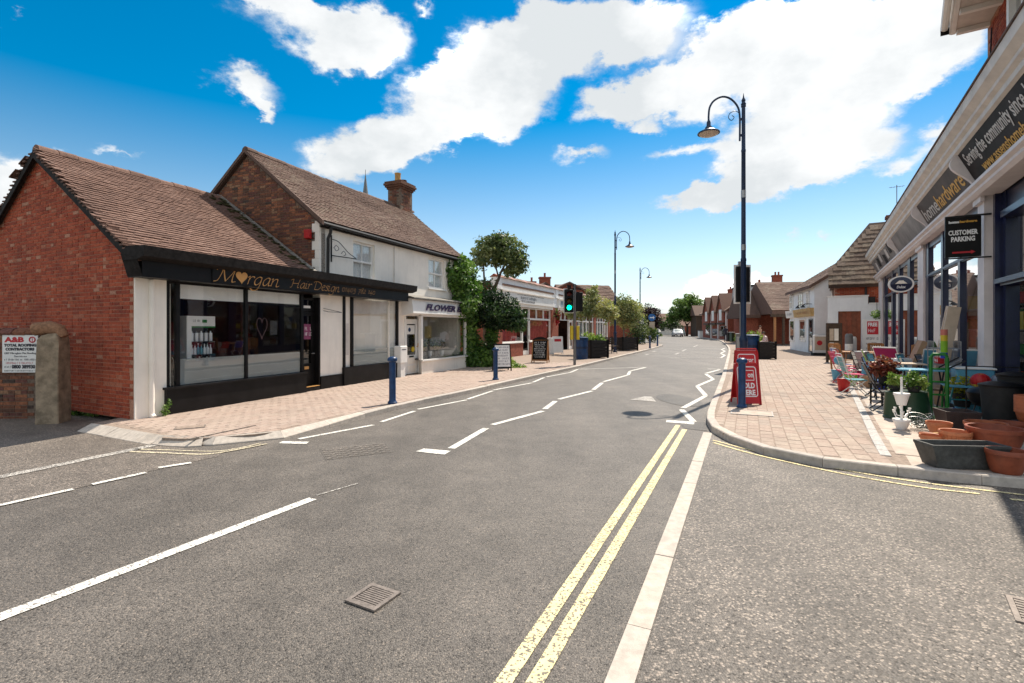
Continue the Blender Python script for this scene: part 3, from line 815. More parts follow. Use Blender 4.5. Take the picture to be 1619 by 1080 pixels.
# forecourt of large slabs in front of the hardware shop
fc = [(p[0], p[1]) for p in fe]+[(20.5,28), (17.5,24), (8.72,8.9), (13,5.9), (13,3.25), (7.4,4.45), (5.25,5.12)]
b = MB(); b.face([(x, y, .097) for x, y in [(KRs[i][0]+.02, KRs[i][1]+.12) for i in ()]+[(4.30,5.46)]+fc[1:]])
b.build('forecourt_base', K['slab'], pave_r)
paving(pave_r, [(4.32,5.46)]+[(x+.06, y+.02) for x, y in fe[1:]]+[(18.4,24.8), (8.7,8.8), (9.5,7.5), (7.4,4.5), (5.25,5.16)], math.radians(-32), .6, .6, .104, [K['slab'], K['kerb'][0], K['kerb'][2], K['slab'], K['kerb'][3]], 8, limit=100, ymax=25, gap=.004)

K['yellow_faded'] = worn('faded_yellow_road_paint', (.60,.53,.38), (.2,.17,.14), .95)
# ---- painted markings (sheets a few mm above the road)
def strip(b, pts, w, z=.006):
    P = [Vector(p).to_3d() for p in pts]
    for a, c in zip(P, P[1:]):
        t = (c-a).normalized(); n = Vector((-t.y, t.x, 0))*w/2
        b.face([(*(q.xy), z) for q in (a-n, c-n, c+n, a+n)])
    return b
def quad(b, pts, z=.006):
    b.face([(p[0], p[1], z) for p in pts]); return b
def marking(name, b, m): return b.build(name, m, road)

marking('centre_line', strip(MB(), [(-2.908, 2.671), (-1.890, 4.680)], .105), K['white_line'])
marking('centre_line_remnant', strip(MB(), [(-1.889, 4.768), (-1.607, 5.137)], .025), K['white_line_old'])
marking('zigzag_end_bar', quad(MB(), [(-1.262, 6.467), (-0.865, 6.305), (-0.803, 6.493), (-1.180, 6.623)]), K['white_line'])
for seg in ([(-0.816, 6.633), (-0.419, 7.972)], [(-0.328, 8.259), (0.605, 9.624)], [(0.658, 9.872), (0.961, 10.940)], [(1.066, 11.232), (2.072, 12.725)], [(2.135, 12.960), (2.669, 14.608)], [(2.773, 14.919), (3.968, 16.961)], [(4.017, 17.076), (4.411, 18.447)], [(4.475, 18.665), (5.495, 20.315)]):
    marking('zigzag_line', strip(MB(), seg, .11), K['white_line'])
marking('edge_bar', quad(MB(), [(-3.276, 6.924), (-2.869, 6.886), (-2.889, 7.020), (-3.282, 7.051)]), K['white_line'])
for seg in ([(-3.111, 7.200), (-2.314, 8.243)], [(-2.258, 8.509), (-1.900, 9.624)], [(-1.878, 9.833), (-1.026, 11.113)], [(-1.015, 11.232), (-0.498, 12.725)], [(-0.479, 12.894), (0.579, 14.574)], [(0.624, 14.744), (1.057, 16.159)], [(1.146, 16.368), (2.152, 18.051)], [(2.158, 18.103), (2.580, 19.351)]):
    marking('edge_zigzag', strip(MB(), seg, .085), K['white_line'])
marking('stop_line', strip(MB(), [(2.592, 19.440), (5.557, 20.447)], .22), K['white_line_old'])
marking('zigzag_end_bar', quad(MB(), [(2.647, 8.481), (3.059, 8.286), (3.147, 8.509), (2.722, 8.685)]), K['white_line'])
for seg in ([(3.366, 9.795), (3.141, 8.538)], [(3.465, 9.989), (4.639, 11.809)], [(4.655, 11.865), (5.159, 13.735)], [(5.188, 13.810), (6.394, 15.658)], [(6.429, 15.795), (6.837, 17.405)], [(6.942, 17.673), (8.117, 19.262)], [(8.225, 19.500), (7.749, 19.560)], [(11.374, 26.885), (12.677, 29.386)], [(12.677, 29.386), (13.365, 31.590)], [(13.500, 31.909), (14.957, 34.619)], [(15.040, 34.810), (15.771, 37.165)], [(15.864, 37.385), (17.331, 40.114)]):
    marking('zigzag_line', strip(MB(), seg, .11), K['white_line'])
marking('far_stop_line', strip(MB(), [(8.661, 27.351), (11.642, 27.351)], .22), K['white_line_old'])
for p in ((1068,560,1072,558.6), (1079,554.5,1083,552.8), (1097,548.5,1103,546), (1046,553.5,1051,551.5), (1030,559,1035,557)):
    pass
for seg in ([(10.071, 30.448), (10.966, 32.400)], [(11.939, 34.619), (13.259, 37.607)], [(15.655, 42.545), (17.772, 47.149)], [(8.043, 29.732), (8.535, 30.820)], [(9.634, 33.696), (10.215, 35.100)]):
    marking('lane_stud_mark', strip(MB(), seg, .16), K['white_line_old'])
marking('lane_arrow', quad(MB(), [(2.655, 11.133), (3.170, 10.846), (3.300, 11.646), (3.135, 11.700)]), K['white_line_old'])
for seg in ([(-4.728, 4.395), (-4.399, 4.944)], [(-4.337, 5.095), (-4.091, 5.511)], [(-4.085, 5.700), (-3.847, 5.919)]):
    marking('yard_dash', strip(MB(), seg, .075, .010), K['white_line'])
marking('yard_line', strip(MB(), [(-5.625, 5.168), (-4.935, 6.801)], .15, .010), K['white_line_old'])
# double yellow lines
for l0, l1 in (((795.7,1080), (1071.5,672.6)), ((845.5,1080), (1081.8,679.5))):
    pass
e = Vector((-0.038, 2.252)); f = Vector((2.769, 8.227)); d = (f-e).normalized()
marking('yellow_line', strip(MB(), [e-d*1.6, f], .078), K['yellow_line'])
e = Vector((0.105, 2.252)); f = Vector((2.753, 7.873)); d = (f-e).normalized()
marking('yellow_line', strip(MB(), [e-d*1.6, f], .078), K['yellow_line'])
ya = [(2.894, 7.099), (3.130, 6.581), (3.428, 6.104), (3.831, 5.554), (4.285, 5.158), (4.952, 4.768)]
yb = [(2.838, 6.962), (3.051, 6.414), (3.331, 5.932), (3.725, 5.400), (4.157, 5.004), (4.552, 4.805)]
marking('yellow_line', strip(MB(), catmull(ya, 5), .042, .010), K['yellow_line'])
marking('yellow_line', strip(MB(), catmull(yb, 5), .042, .010), K['yellow_line'])
marking('yellow_line', strip(MB(), [(4.702, 4.654), (4.878, 4.578)], .05, .010), K['yellow_line'])
marking('yellow_line', strip(MB(), catmull([(-4.992, 6.447), (-4.399, 6.366), (-3.920, 6.318), (-3.675, 6.530), (-3.425, 6.886)], 5), .055, .010), K['yellow_faded'])
marking('yellow_line', strip(MB(), catmull([(-5.037, 6.581), (-4.554, 6.530), (-3.928, 6.463), (-3.685, 6.623), (-3.524, 6.924)], 5), .04, .010), K['yellow_faded'])
# patches and ironwork
def disc(pts): return pts
c = Vector((3.754, 11.133)); b = MB(); b.face([(c.x+.42*math.cos(t*PI/12), c.y+.95*math.sin(t*PI/12), .005) for t in range(24)]); b.build('tarmac_patch', K['asphalt_patch'], road)
b = MB(); quad(b, [(2.816, 8.259), (2.802, 7.947), (3.071, 7.752), (3.327, 8.481), (3.153, 8.481)], .005); b.build('tarmac_patch', K['asphalt_patch'], road)

K['iron'] = mat('worn_cast_iron', (.20,.17,.15), .6, .25, 40, metal=.25)
K['iron_dark'] = mat('grate_gap', (.012,.011,.010), .9, .2, 20)
def gully(c, sx, sy, rz, label, bars, name='drain_grate', z=.0):
    t = thing(name, label, 'drain grate' if bars else 'manhole cover', (c[0], c[1], z), rz)
    hx, hy = sx/2, sy/2; w = .028
    b = MB(); b.box((-hx,-hy,-.03), (hx,hy,.003)); b.build('pit', K['iron_dark'], t)
    b = MB(); b.box((-hx,-hy,.003), (-hx+w,hy,.014)); b.box((hx-w,-hy,.003), (hx,hy,.014)); b.box((-hx+w,-hy,.003), (hx-w,-hy+w,.014)); b.box((-hx+w,hy-w,.003), (hx-w,hy,.014)); b.build('rim', K['iron'], t)
    n = bars; L = sy-2*w
    for i in range(n):
        b = MB(); y = -hy+w+L*(i+.25)/n; b.box((-hx+w+.004,y,.003), (hx-w-.004,y+L/n*.62,.011)); b.build('bar', K['iron'], t)
    return t
c = [(Vector((-0.973, 2.924))+Vector((-0.694, 2.999)))/2, Vector((-0.973, 2.924)), Vector((-0.876, 3.096)), Vector((-0.694, 2.999))]
dx = c[3]-c[2]; gully(c[0], .235, .225, math.atan2(dx.y, dx.x), 'small square iron grate sunk in the middle of the near road', 9)
gully((Vector((2.872, 2.814))+Vector((.2,-.12))), .5, .34, math.radians(-38), 'slotted iron gully in the side road at the right edge', 8)
# chequered cover further up the left lane
t = thing('manhole_cover', 'worn chequered manhole cover in the left lane', 'manhole cover', (*((Vector((-2.434, 6.350))+Vector((-1.680, 6.686)))/2), 0), math.radians(28))
b = MB(); b.box((-.42,-.3,-.02), (.42,.3,.003)); b.build('frame', K['asphalt'], t)
it = []
for i in range(12):
    for j in range(9):
        if (i+j) % 2 == 0: it.append((Matrix.Translation((-.40+i*.067,-.28+j*.0625,.003)) @ Matrix.Diagonal((.058,.05,.004,1)), 0))
pieces(t, 'stud', [K['asphalt_old']], it, UBV, [(0,1,2,3),(3,2,6,7),(1,5,6,2),(4,0,3,7),(5,4,7,6)], 0)
t = thing('inspection_cover', 'pale recessed inspection cover behind the right blue bollard', 'manhole cover', (4.3,8.85,.108), ang_r)
b = MB(); b.box((-.33,-.27,-.02), (.33,.27,-.001)); b.build('tray', K['slab'], t); b = MB(); b.frame(-.34,.34,-.28,.28,.02,-.003,.003)
b.v = [(x, z, y) for x, y, z in b.v]; b.f = [tuple(reversed(f)) for f in b.f]; b.build('rim', K['granite'], t)
t = thing('inspection_cover', 'thin slotted drain in the pink pavement before the salon', 'drain', (*((Vector((-4.320, 6.933))+Vector((-4.079, 7.504)))/2), .106), math.atan2(Vector((-4.079, 7.504)).y-Vector((-4.320, 6.933)).y, Vector((-4.079, 7.504)).x-Vector((-4.320, 6.933)).x))
b = MB(); b.box((-.52,-.013,-.02), (.52,.013,.004)); b.build('slot', K['iron'], t)
for i in range(14):
    b = MB(); b.box((-.5+i*.072,-.010,.004), (-.46+i*.072,.010,.006)); b.build('bar', K['iron'], t)
t = thing('inspection_cover', 'small square cover plate in the pink pavement near the slotted drain', 'manhole cover', (*(-4.928, 7.552), .106), math.radians(28))
b = MB(); b.box((-.2,-.12,-.02), (.2,.12,.002)); b.build('plate', K['iron'], t); b = MB(); b.box((-.18,-.1,.002), (.18,.1,.005)); b.build('lid', K['paver_bed'], t)


# ================================================================== LEFT: HAIR SALON
def at(frame):                                # (origin, angle)
    return (frame[0][0], frame[0][1], 0), frame[1]
def pane(name, x0, x1, z0, z1, y, parent, m=None):
    b = MB(); b.box((x0, y-.003, z0), (x1, y+.003, z1)); return b.build(name, m or K['glass'], parent)
def bx(name, a, b_, m, parent, label=None):
    b = MB(); b.box(a, b_); o = b.build(name, m, parent)
    if label: o['label'] = label
    return o

loc, rz = at(((-6.110, 8.720), 1.21484))
salon = thing('hair_salon', 'low red brick hair salon with tiled roof and black shopfront', 'shop', loc, rz)
XG = -.53                                     # gable plane
# gable wall: local frame with x running away from the street
gdir = Vector((math.cos(math.radians(83.5)), math.sin(math.radians(83.5)), 0))
# wall coordinates: u = distance from the street corner, z up, outward is -x of the salon
GW = Matrix(((-gdir.x, gdir.y, 0, XG), (-gdir.y, -gdir.x, 0, 0), (0, 0, 1, 0), (0, 0, 0, 1)))
HS, ZE, ZR = 3.40, 2.80, 5.08                 # half span, eaves, ridge
gpoly = [(-2*HS, .09), (0, .09), (0, ZE), (-HS, ZR), (-2*HS, ZE)]
b = MB()
b.prism([GW @ Vector((u, 0, z)) for u, z in gpoly], (.28, 0, 0))
wall = b.build('gable_wall', K['mortar'], salon)
WM[wall.name] = WM[salon.name]
cut = [(-5.9, .09), (0, .09), (0, ZE), (-HS, ZR), (-5.9, ZE+.62)]
brickwork(wall, K['brick_salon'], gpoly, 21, GW, limit=300)
bx('rear_wall', (XG+1.15, 2*HS-.1, 0), (3.9, 2*HS+.1, ZE), K['brick_red'], salon)
# roof: front slope of single tiles over a base, rear slope as a slab
RX0, RX1 = XG-.07, 3.86
sk = lambda y: gdir.x/gdir.y*y           # the gable stands a little off square to the street
sl = math.hypot(HS+.25, ZR-ZE+.17)
pitch = math.atan2(ZR-ZE+.17, HS+.25)
FM = Matrix.Translation((RX0, -.22, ZE-.05)) @ Matrix.Rotation(pitch, 4, 'X')
b = MB()
for (ya, za), (yb_, zb_) in (((-.22, ZE-.10), (HS, ZR+.06)), ((HS, ZR+.06), (2*HS+.22, ZE-.10))):
    lo = [(RX0+sk(ya), ya, za), (RX1, ya, za), (RX1, yb_, zb_), (RX0+sk(yb_), yb_, zb_)]
    b.prism(lo, (0, 0, -.07))
roof = b.build('roof', K['roof_base'], salon); WM[roof.name] = WM[salon.name]
tiles(roof, K['tiles'], FM, RX1-RX0, sl-.02, 5, limit=300, clip=lambda u, v: u > sk(v*math.cos(pitch)-.22)-.03)
BMx = Matrix.Translation((RX1, 2*HS+.22, ZE-.05)) @ Matrix.Rotation(PI, 4, 'Z') @ Matrix.Rotation(pitch, 4, 'X')
tiles(roof, K['tiles'], BMx, RX1-RX0, sl-.02, 6, g=.2, w=.33, clip=lambda u, v: RX1-u > RX0+sk(2*HS+.22-v*math.cos(pitch)))
for i in range(13):
    x = RX0+sk(HS)+i*.335
    if x > RX1-.2: break
    b = MB(); M_ = Matrix.Translation((x, HS, ZR+.045+rnd.uniform(-.012,.012))) @ Matrix.Rotation(PI/2, 4, 'Y')
    pf = [(.0, -.12), (-.06, -.10), (-.10, -.05), (-.115, 0), (-.10, .05), (-.06, .10), (0, .12)]
    b.prism([M_ @ Vector((q[0], q[1], 0)) for q in pf], (.325, 0, 0)); b.build('ridge_tile', K['tiles'][rnd.randrange(3)], roof)
b = MB()                                      # moss against the abutment
mr = random.Random(3)
for i in range(130):
    v = mr.random()*sl; u = RX1-RX0-.05-abs(mr.gauss(0, .25))
    p = FM @ Vector((u, v, .03)); b.sphere(p, (mr.uniform(.03,.11), mr.uniform(.03,.1), mr.uniform(.012,.03)), 6)
o = b.build('moss', K['moss'], roof); o['kind'] = 'stuff'
# lead flashing and bargeboards
b = MB(); b.prism([FM @ Vector((RX1-RX0-.14, 0, .035)), FM @ Vector((RX1-RX0, 0, .035)), FM @ Vector((RX1-RX0, sl, .035)), FM @ Vector((RX1-RX0-.14, sl, .035))], (0, 0, .03)); b.build('flashing', K['lead'], roof)
for s in (0, 1):
    y0, y1 = (-.26, HS) if s == 0 else (2*HS+.26, HS)
    z0, z1 = ZE-.16, ZR+.0
    b = MB(); b.prism([(RX0-.045+sk(y0), y0, z0-.06), (RX0-.045+sk(y1), y1, z1-.12), (RX0-.045+sk(y1), y1, z1+.03), (RX0-.045+sk(y0), y0, z0+.08)], (.04, 0, 0)); b.build('bargeboard', K['black_matt'], salon)
    b = MB()                                  # broken line of verge tiles
    n = 36
    for i in range(n):
        t = i/n; y = y0+(y1-y0)*t; z = z0+.10+(z1-z0-.06)*t; b.cbox((RX0+.03+sk(y), y, z+rnd.uniform(-.01,.012)), (.17+rnd.uniform(-.02,.05), .10, .03), rz=rnd.uniform(-.1,.1))
    b.build('verge', K['tiles'][0], salon)
# --- shopfront: fascia with its overhanging cornice
ZF0, ZF1, ZC = 2.46, 2.76, 2.95
x0f, x1f = -.72, 7.42
b = MB(); b.box((x0f+.1, -.33, ZF0), (x1f-.1, .02, ZF1)); fas = b.build('fascia', K['black'], salon)
b = MB(); b.prism([(x0f, .0, ZF1+.10), (x0f, .0, ZF1-.03), (x0f, -.36, ZF1-.03), (x0f, -.52, ZF1+.02), (x0f, -.54, ZC), (x0f, -.10, ZC+.01)], (x1f-x0f+.1, 0, 0)); b.build('cornice', K['black_matt'], salon)
for i in range(3):
    xx = x0f+.1+i*2.55
    pass
b = MB(); b.prism([(x0f-.004, .03, 2.84), (x0f-.004, -.36, 2.76), (x0f+.10, -.335, ZF0+.01), (x0f+.10, .03, ZF0+.01)], (.004, 0, 0)); b.build('fascia_return', K['black_matt'], salon)
bx('sign_board', (0.615, -.345, ZF0+.015), (5.5, -.333, ZF1-.03), K['black'], fas)

def nib(parent, m, word, x, z, xh, y, slant=.24, adv=None, name='lettering', pen=.15, angle=38, M=None):
    """calligraphic lettering drawn with a broad nib, as flat ribbons standing on the board"""
    Gl = {
     'M': (1.75, [[(-.25,1.3),(-.05,1.55),(.2,1.5),(.32,1.3)], [(.32,1.5),(.22,.7),(.05,.1),(-.25,-.02)], [(.34,1.55),(.55,.8),(.8,.08)], [(.8,.08),(1.15,.85),(1.42,1.58)], [(1.42,1.55),(1.36,.7),(1.42,.08),(1.72,.14)]]),
     'r': (.62, [[(-.12,.82),(.05,.98),(.03,.4),(.02,0)], [(.04,.5),(.2,.88),(.42,1),(.56,.86)]]),
     'g': (.92, [[(.7,.92),(.42,1.02),(.08,.65),(.08,.15),(.32,0),(.6,.35),(.7,.9)], [(.7,.95),(.66,.1),(.5,-.55),(.1,-.72),(-.25,-.5)]]),
     'a': (.95, [[(.68,.92),(.42,1.02),(.08,.65),(.06,.15),(.28,0),(.55,.35),(.68,.9)], [(.7,.97),(.64,.35),(.68,.03),(.92,.15)]]),
     'n': (.95, [[(-.1,.84),(.06,.99),(.04,.4),(.02,0)], [(.05,.5),(.3,.92),(.55,.98),(.62,.75),(.58,.15),(.7,0),(.92,.15)]]),
     'H': (1.45, [[(-.3,1.3),(-.1,1.5),(.12,1.52)], [(.1,1.52),(.06,.7),(0,.1),(-.25,-.02)], [(1.15,1.6),(1.02,.8),(1.0,.08),(1.25,.1)], [(.06,.78),(1.02,.82)]]),
     'i': (.46, [[(-.1,.84),(.06,.99),(.03,.3),(.1,.02),(.32,.14)], [(.14,1.38),(.2,1.44)]]),
     'D': (1.35, [[(.1,1.5),(.08,.7),(.05,.02)], [(-.35,1.3),(-.1,1.56),(.5,1.58),(1.1,1.2),(1.1,.5),(.65,.06),(0,.02)]]),
     'e': (.72, [[(.08,.5),(.45,.62),(.56,.88),(.34,1.02),(.08,.7),(.08,.2),(.34,0),(.64,.2)]]),
     's': (.66, [[(.58,.9),(.34,1.02),(.12,.82),(.34,.55),(.5,.25),(.3,0),(-.02,.1)]]),
     '0': (.78, [[(.35,1),(.08,.75),(.08,.25),(.35,0),(.6,.25),(.6,.75),(.35,1)]]),
     '1': (.42, [[(.02,.8),(.18,1),(.16,.4),(.15,0)]]),
     '4': (.78, [[(.42,1),(.22,.6),(0,.2),(.35,.22),(.68,.24)], [(.48,.65),(.45,.1),(.44,-.4)]]),
     '3': (.66, [[(.08,.9),(.32,1),(.46,.78),(.2,.5),(.5,.25),(.4,-.25),(.02,-.35)]]),
     '7': (.66, [[(.02,.95),(.3,.93),(.56,.97),(.32,.3),(.16,-.4)]]),
     '8': (.74, [[(.34,.75),(.08,1),(.35,1.4),(.56,1.1),(.3,.7),(.05,.35),(.3,0),(.6,.3),(.34,.75)]]),
     '2': (.70, [[(.04,.8),(.3,1),(.48,.75),(.25,.3),(0,.02),(.3,.04),(.6,.02)]]),
     ' ': (.55, []), 'O': (1.2, [])}
    b = MB(); nv = Vector((math.cos(math.radians(angle)), 0, math.sin(math.radians(angle))))*pen*xh/2
    px = x
    for ch in word:
        w, st = Gl[ch]
        if ch == 'O':                         # a heart stands for the o
            q = []
            for i in range(28):
                t = 2*PI*i/28; hx = 16*math.sin(t)**3; hz = 13*math.cos(t)-5*math.cos(2*t)-2*math.cos(3*t)-math.cos(4*t)
                q.append((px+.62*xh*(adv or 1)+hx*.036*xh*(adv or 1), y, z+.78*xh+hz*.05*xh))
            b.prism(q, (0, -.006, 0))
        for s in st:
            P = [Vector((px+(p.x+p.y*slant)*xh*(adv or 1), y, z+p.y*xh)) for p in catmull([(a, c, 0) for a, c in s], 7)]
            for a, c in zip(P, P[1:]):
                b.face([a-nv, c-nv, c+nv, a+nv] if (c-a).cross(nv).y > 0 else [a-nv, a+nv, c+nv, c-nv])
                hn = Vector((-(c-a).z, 0, (c-a).x)).normalized()*.03*xh; yo = Vector((0, -.0005, 0))
                b.face([a-hn+yo, c-hn+yo, c+hn+yo, a+hn+yo])
        px += w*xh*(adv or 1)
    o = b.build(name, m, parent); return o, px
yb = -.349
M0, M1 = 0.632, 2.199
_, e = nib(fas, K['gold'], 'MOrgan', M0+.06, 2.505, .165, yb, adv=(M1-M0-.08)/.165/6.4, pen=.17)
H0, H1 = 2.465, 4.122
nib(fas, K['gold'], 'Hair Design', H0+.06, 2.53, .122, yb, adv=(H1-H0-.08)/.122/9.1, pen=.14)
P0, P1 = 4.146, 5.506
nib(fas, K['gold'], '01403 782 140', P0+.04, 2.56, .10, yb, adv=(P1-P0-.05)/.10/8.1, pen=.09)
# --- walls, pilaster, posts, glazing
bx('pilaster', (XG-.01, -.035, .09), (-.02, -.004, ZF0), K['cream'], salon); bx('pilaster_core', (XG+.29, -.003, .09), (-.02, .25, ZF0), K['cream'], salon)
b = MB(); b.tube([(-.29, -.06, .1), (-.29, -.06, 2.44)], .042, 10); b.tube([(-.29, -.06, 1.02), (-.29, -.06, 1.12)], .05, 10); b.tube([(-.29,-.06,.14),(-.29,-.13,.1)], .042, 8); b.build('drainpipe', K['cream'], salon, smooth=True)
ZS = .56; ZH = 2.42
XA, XB, XC, XD, XE = 0.028, 0.188, 1.643, 3.189, 3.799
XF, XH, XI, XJ = 4.644, 5.029, 6.743, 7.185
bx('stall_riser', (-.06, -.10, .09), (XD+.06, .16, ZS-.02), K['black'], salon)
bx('window_sill', (-.09, -.14, ZS-.02), (XD+.08, .18, ZS+.02), K['black'], salon)
for a, b_ in ((-.03, .04), (XB-.03, XB+.04), (XC-.03, XC+.03), (XD-.03, XD+.04)):
    bx('window_post', (a, -.03, ZS+.02), (b_, .05, ZF0), K['black'], salon)
pane('window_pane', .04, XB-.03, ZS+.02, ZF0, .0, salon)
pane('window_pane', XB+.04, XC-.03, ZS+.02, ZH, .0, salon)
pane('window_pane', XC+.03, XD-.03, ZS+.02, ZH, .0, salon)
bx('head_rail', (-.03, -.02, ZH), (XD+.04, .10, ZF0+.03), K['black'], salon)
bx('blind', (XB+.05, .03, ZH-.26), (XC-.035, .05, ZH), K['white'], salon)
bx('blind', (XC+.035, .03, ZH-.24), (XD-.04, .05, ZH), K['white'], salon)
bx('return_panel', (.05, .10, ZS), (XB-.04, .13, ZF0), K['cream'], salon)
for a, b_ in ((XB+.045, XC-.035), (XC+.035, XD-.035)):
    bx('frosted_film', (a, .006, ZS+.03), (b_, .010, 1.06), K['frost'], salon)
# door in its recess
bx('door_reveal', (XD+.045, .05, .09), (XD+.09, .22, ZF0), K['black'], salon)
bx('door_reveal', (XE-.05, -.02, .09), (XE, .3, 2.38), K['black'], salon)
bx('doorstep', (XD+.06, -.06, .09), (XE-.05, .3, .20), K['black_matt'], salon)
b = MB(); b.box((XD+.1, -.064, .203), (XE-.06, .10, .212)); b.build('brass_tread', K['gold'], salon)
dx0, dx1 = XD+.095, XE-.055
b = MB(); b.frame(dx0, dx1, .21, 2.02, .10, .12, .17, sill=.55); b.box((dx0, .12, 2.03), (dx1, .18, 2.10)); b.frame(dx0, dx1, 2.10, 2.36, .05, .12, .17)
door = b.build('door', K['black'], salon)
pane('door_glass', dx0+.1, dx1-.1, .76, 1.92, .145, door, K['glass_dark'])
pane('transom_glass', dx0+.05, dx1-.05, 2.15, 2.31, .145, door, K['glass_dark'])
bx('letterbox', (dx0+.12, .105, .62), (dx1-.2, .119, .69), K['gold'], door)
b = MB(); b.tube([(dx1-.06,.11,1.0),(dx1-.06,.06,1.0),(dx1-.15,.06,1.0)], .012, 6); b.build('handle', K['steel'], door)
bx('door_poster', (dx0+.12, .125, 1.35), (dx1-.12, .132, 1.72), mat('mauve_poster', (.25,.06,.13), .7), door)
scribble(door, K['white_print'], dx0+.15, .122, 1.57, .30, .08, 6); scribble(door, K['white_print'], dx0+.15, .122, 1.44, .30, .08, 7)
bx('number_plate', (dx0+.07, .115, 2.11), (dx0+.32, .119, 2.17), K['white'], door)
# white panel between door and second window
bx('wall_panel', (XE+.002, 0, .42), (XF, .22, ZF0+.02), K['cream'], salon)
bx('panel_plinth', (XE+.002, -.04, .09), (XF, .22, .42), K['black'], salon)
b = MB(); b.tube([(XE+.12,-.01,2.06),(XE+.12,-.16,2.03),(XE+.62,-.16,2.03)], .007, 5); b.tube([(XE+.12,-.01,2.12),(XE+.62,-.16,2.03)], .006, 5); b.build('wall_bracket', K['black_metal'], salon)
bx('second_stall_riser', (XF-.02, -.08, .09), (XJ+.1, .16, .58), K['black'], salon)
for a, b_ in ((XF+.003, XF+.09), (XH-.06, XH+.03), (XJ-.03, XJ+.05)):
    bx('window_post', (a, -.03, .58), (b_, .05, ZF0), K['black'], salon)
bx('window_post', (XI-.02, -.01, .58), (XI+.03, .04, ZF0), K['cream'], salon)
bx('side_panel', (XF+.09, .02, .58), (XH-.06, .06, ZF0), K['cream'], salon)
bx('panel_groove', (XF+.14, .012, .9), (XH-.12, .019, 1.75), K['offwhite'], salon)
pane('window_pane', XH+.03, XI-.02, .58, ZF0, .0, salon)
pane('window_pane', XI+.03, XJ-.03, .58, ZF0, .0, salon)
bx('frosted_film', (XH+.035, .006, .60), (XI-.025, .010, 1.02), K['frost'], salon)
bx('frosted_film', (XI+.035, .006, .60), (XJ-.035, .010, 1.02), K['frost'], salon)
bx('blind', (XH+.04, .05, 2.02), (XI-.03, .07, 2.42), K['offwhite'], salon)
# rooms behind the glass
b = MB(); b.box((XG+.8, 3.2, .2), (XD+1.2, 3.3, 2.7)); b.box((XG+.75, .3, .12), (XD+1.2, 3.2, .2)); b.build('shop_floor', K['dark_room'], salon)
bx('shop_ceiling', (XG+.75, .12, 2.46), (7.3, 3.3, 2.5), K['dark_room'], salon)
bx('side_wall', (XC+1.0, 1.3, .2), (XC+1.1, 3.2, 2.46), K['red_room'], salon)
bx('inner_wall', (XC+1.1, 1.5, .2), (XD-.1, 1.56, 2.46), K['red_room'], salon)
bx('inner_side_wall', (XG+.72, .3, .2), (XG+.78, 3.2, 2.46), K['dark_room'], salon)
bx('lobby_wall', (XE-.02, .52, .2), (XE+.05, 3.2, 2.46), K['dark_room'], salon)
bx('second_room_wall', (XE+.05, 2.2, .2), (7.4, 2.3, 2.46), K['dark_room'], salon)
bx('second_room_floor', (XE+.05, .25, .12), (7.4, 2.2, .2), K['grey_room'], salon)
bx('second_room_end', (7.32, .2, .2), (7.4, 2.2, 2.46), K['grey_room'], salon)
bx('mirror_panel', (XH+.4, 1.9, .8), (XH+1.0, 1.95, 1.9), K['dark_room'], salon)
bx('window_bed', (XB, .06, ZS-.1), (XD, .75, ZS-.02), K['black_matt'], salon)
# painted heart on the second pane
b = MB()
hp = []
for i in range(33):
    t = 2*PI*i/32; hp.append((XC+.42+.0085*16*math.sin(t)**3, .012, 1.65+.016*(13*math.cos(t)-5*math.cos(2*t)-2*math.cos(3*t)-math.cos(4*t))))
b.tube(hp, .007, 5); b.build('heart_outline', mat('faint_pink_transfer', (.16,.09,.09), .8), salon)
# things in the window
st = thing('display_stand', 'white product stand with black shelves of bottles in the salon window', 'display stand', tuple((WM[salon.name] @ Vector((0.964, .5, 0))).xy)+(ZS-.02,), rz)
b = MB(); b.box((-.30, -.1, 0), (-.2, .12, 1.32)); b.box((-.2, -.1, 1.12), (.3, .12, 1.32)); b.box((-.2,.10,0),(.3,.12,1.12)); b.build('panel', K['white'], st)
bx('backing', (-.199, .085, .02), (.29, .099, 1.1), K['black'], st)
bx('leaf_logo', (.02, -.105, 1.19), (.12, -.101, 1.25), K['green_paint'], st)
scribble(st, K['grey_post'], -.17, -.1025, 1.20, .17, .05, 5)
bx('edge_strip', (-.198, -.105, 1.09), (.3, -.08, 1.12), K['green_paint'], st)
for z in (.30, .56, .82): bx('shelf', (-.198, -.09, z-.02), (.3, .084, z), K['black'], st)
bot = None
Kb = [mat('bottle_%s' % n, c, .3, .05) for n, c in (('white', (.75,.75,.75)), ('teal', (.05,.3,.38)), ('rose', (.6,.2,.2)))]
bc = 0
for z, n, kk, tall in ((.82, 5, [0,0,0,0,0], 0), (.56, 7, [0,0,1,1,0,0,0], 1), (.30, 6, [2,0,0,2,0,0], 1)):
    for i in range(n):
        p = WM[st.name] @ Vector((-.14+i*.40/(n-1), -.02, z))
        t = thing('shampoo_bottle', ('white box-shaped bottle on the top shelf of the salon stand' if not tall else ('teal bottle' if kk[i] == 1 else 'white bottle' if kk[i] == 0 else 'rose bottle')+(' on the middle shelf of the salon stand' if z > .5 else ' on the lowest shelf of the salon stand')), 'bottle', p, rz, 'bottles on the salon stand')
        t['label'] += ', %s from the left' % ('first','second','third','fourth','fifth','sixth','seventh')[i]
        b = MB(); h = .16+.03*((i*7) % 3)*.5
        if tall: b.lathe([(.024,0),(.026,.01),(.026,h*.7),(.012,h*.82),(.010,h)], 10)
        else: b.bevbox((-.03,-.02,0), (.03,.02,.17), .006)
        b.build('body', Kb[kk[i]], t, smooth=tall)
        b = MB(); zt = h if tall else .17; b.lathe([(.011,zt+.0005),(.011,zt+.035)], 8); b.build('cap', K['grey_post'] if i % 2 else Kb[0], t)
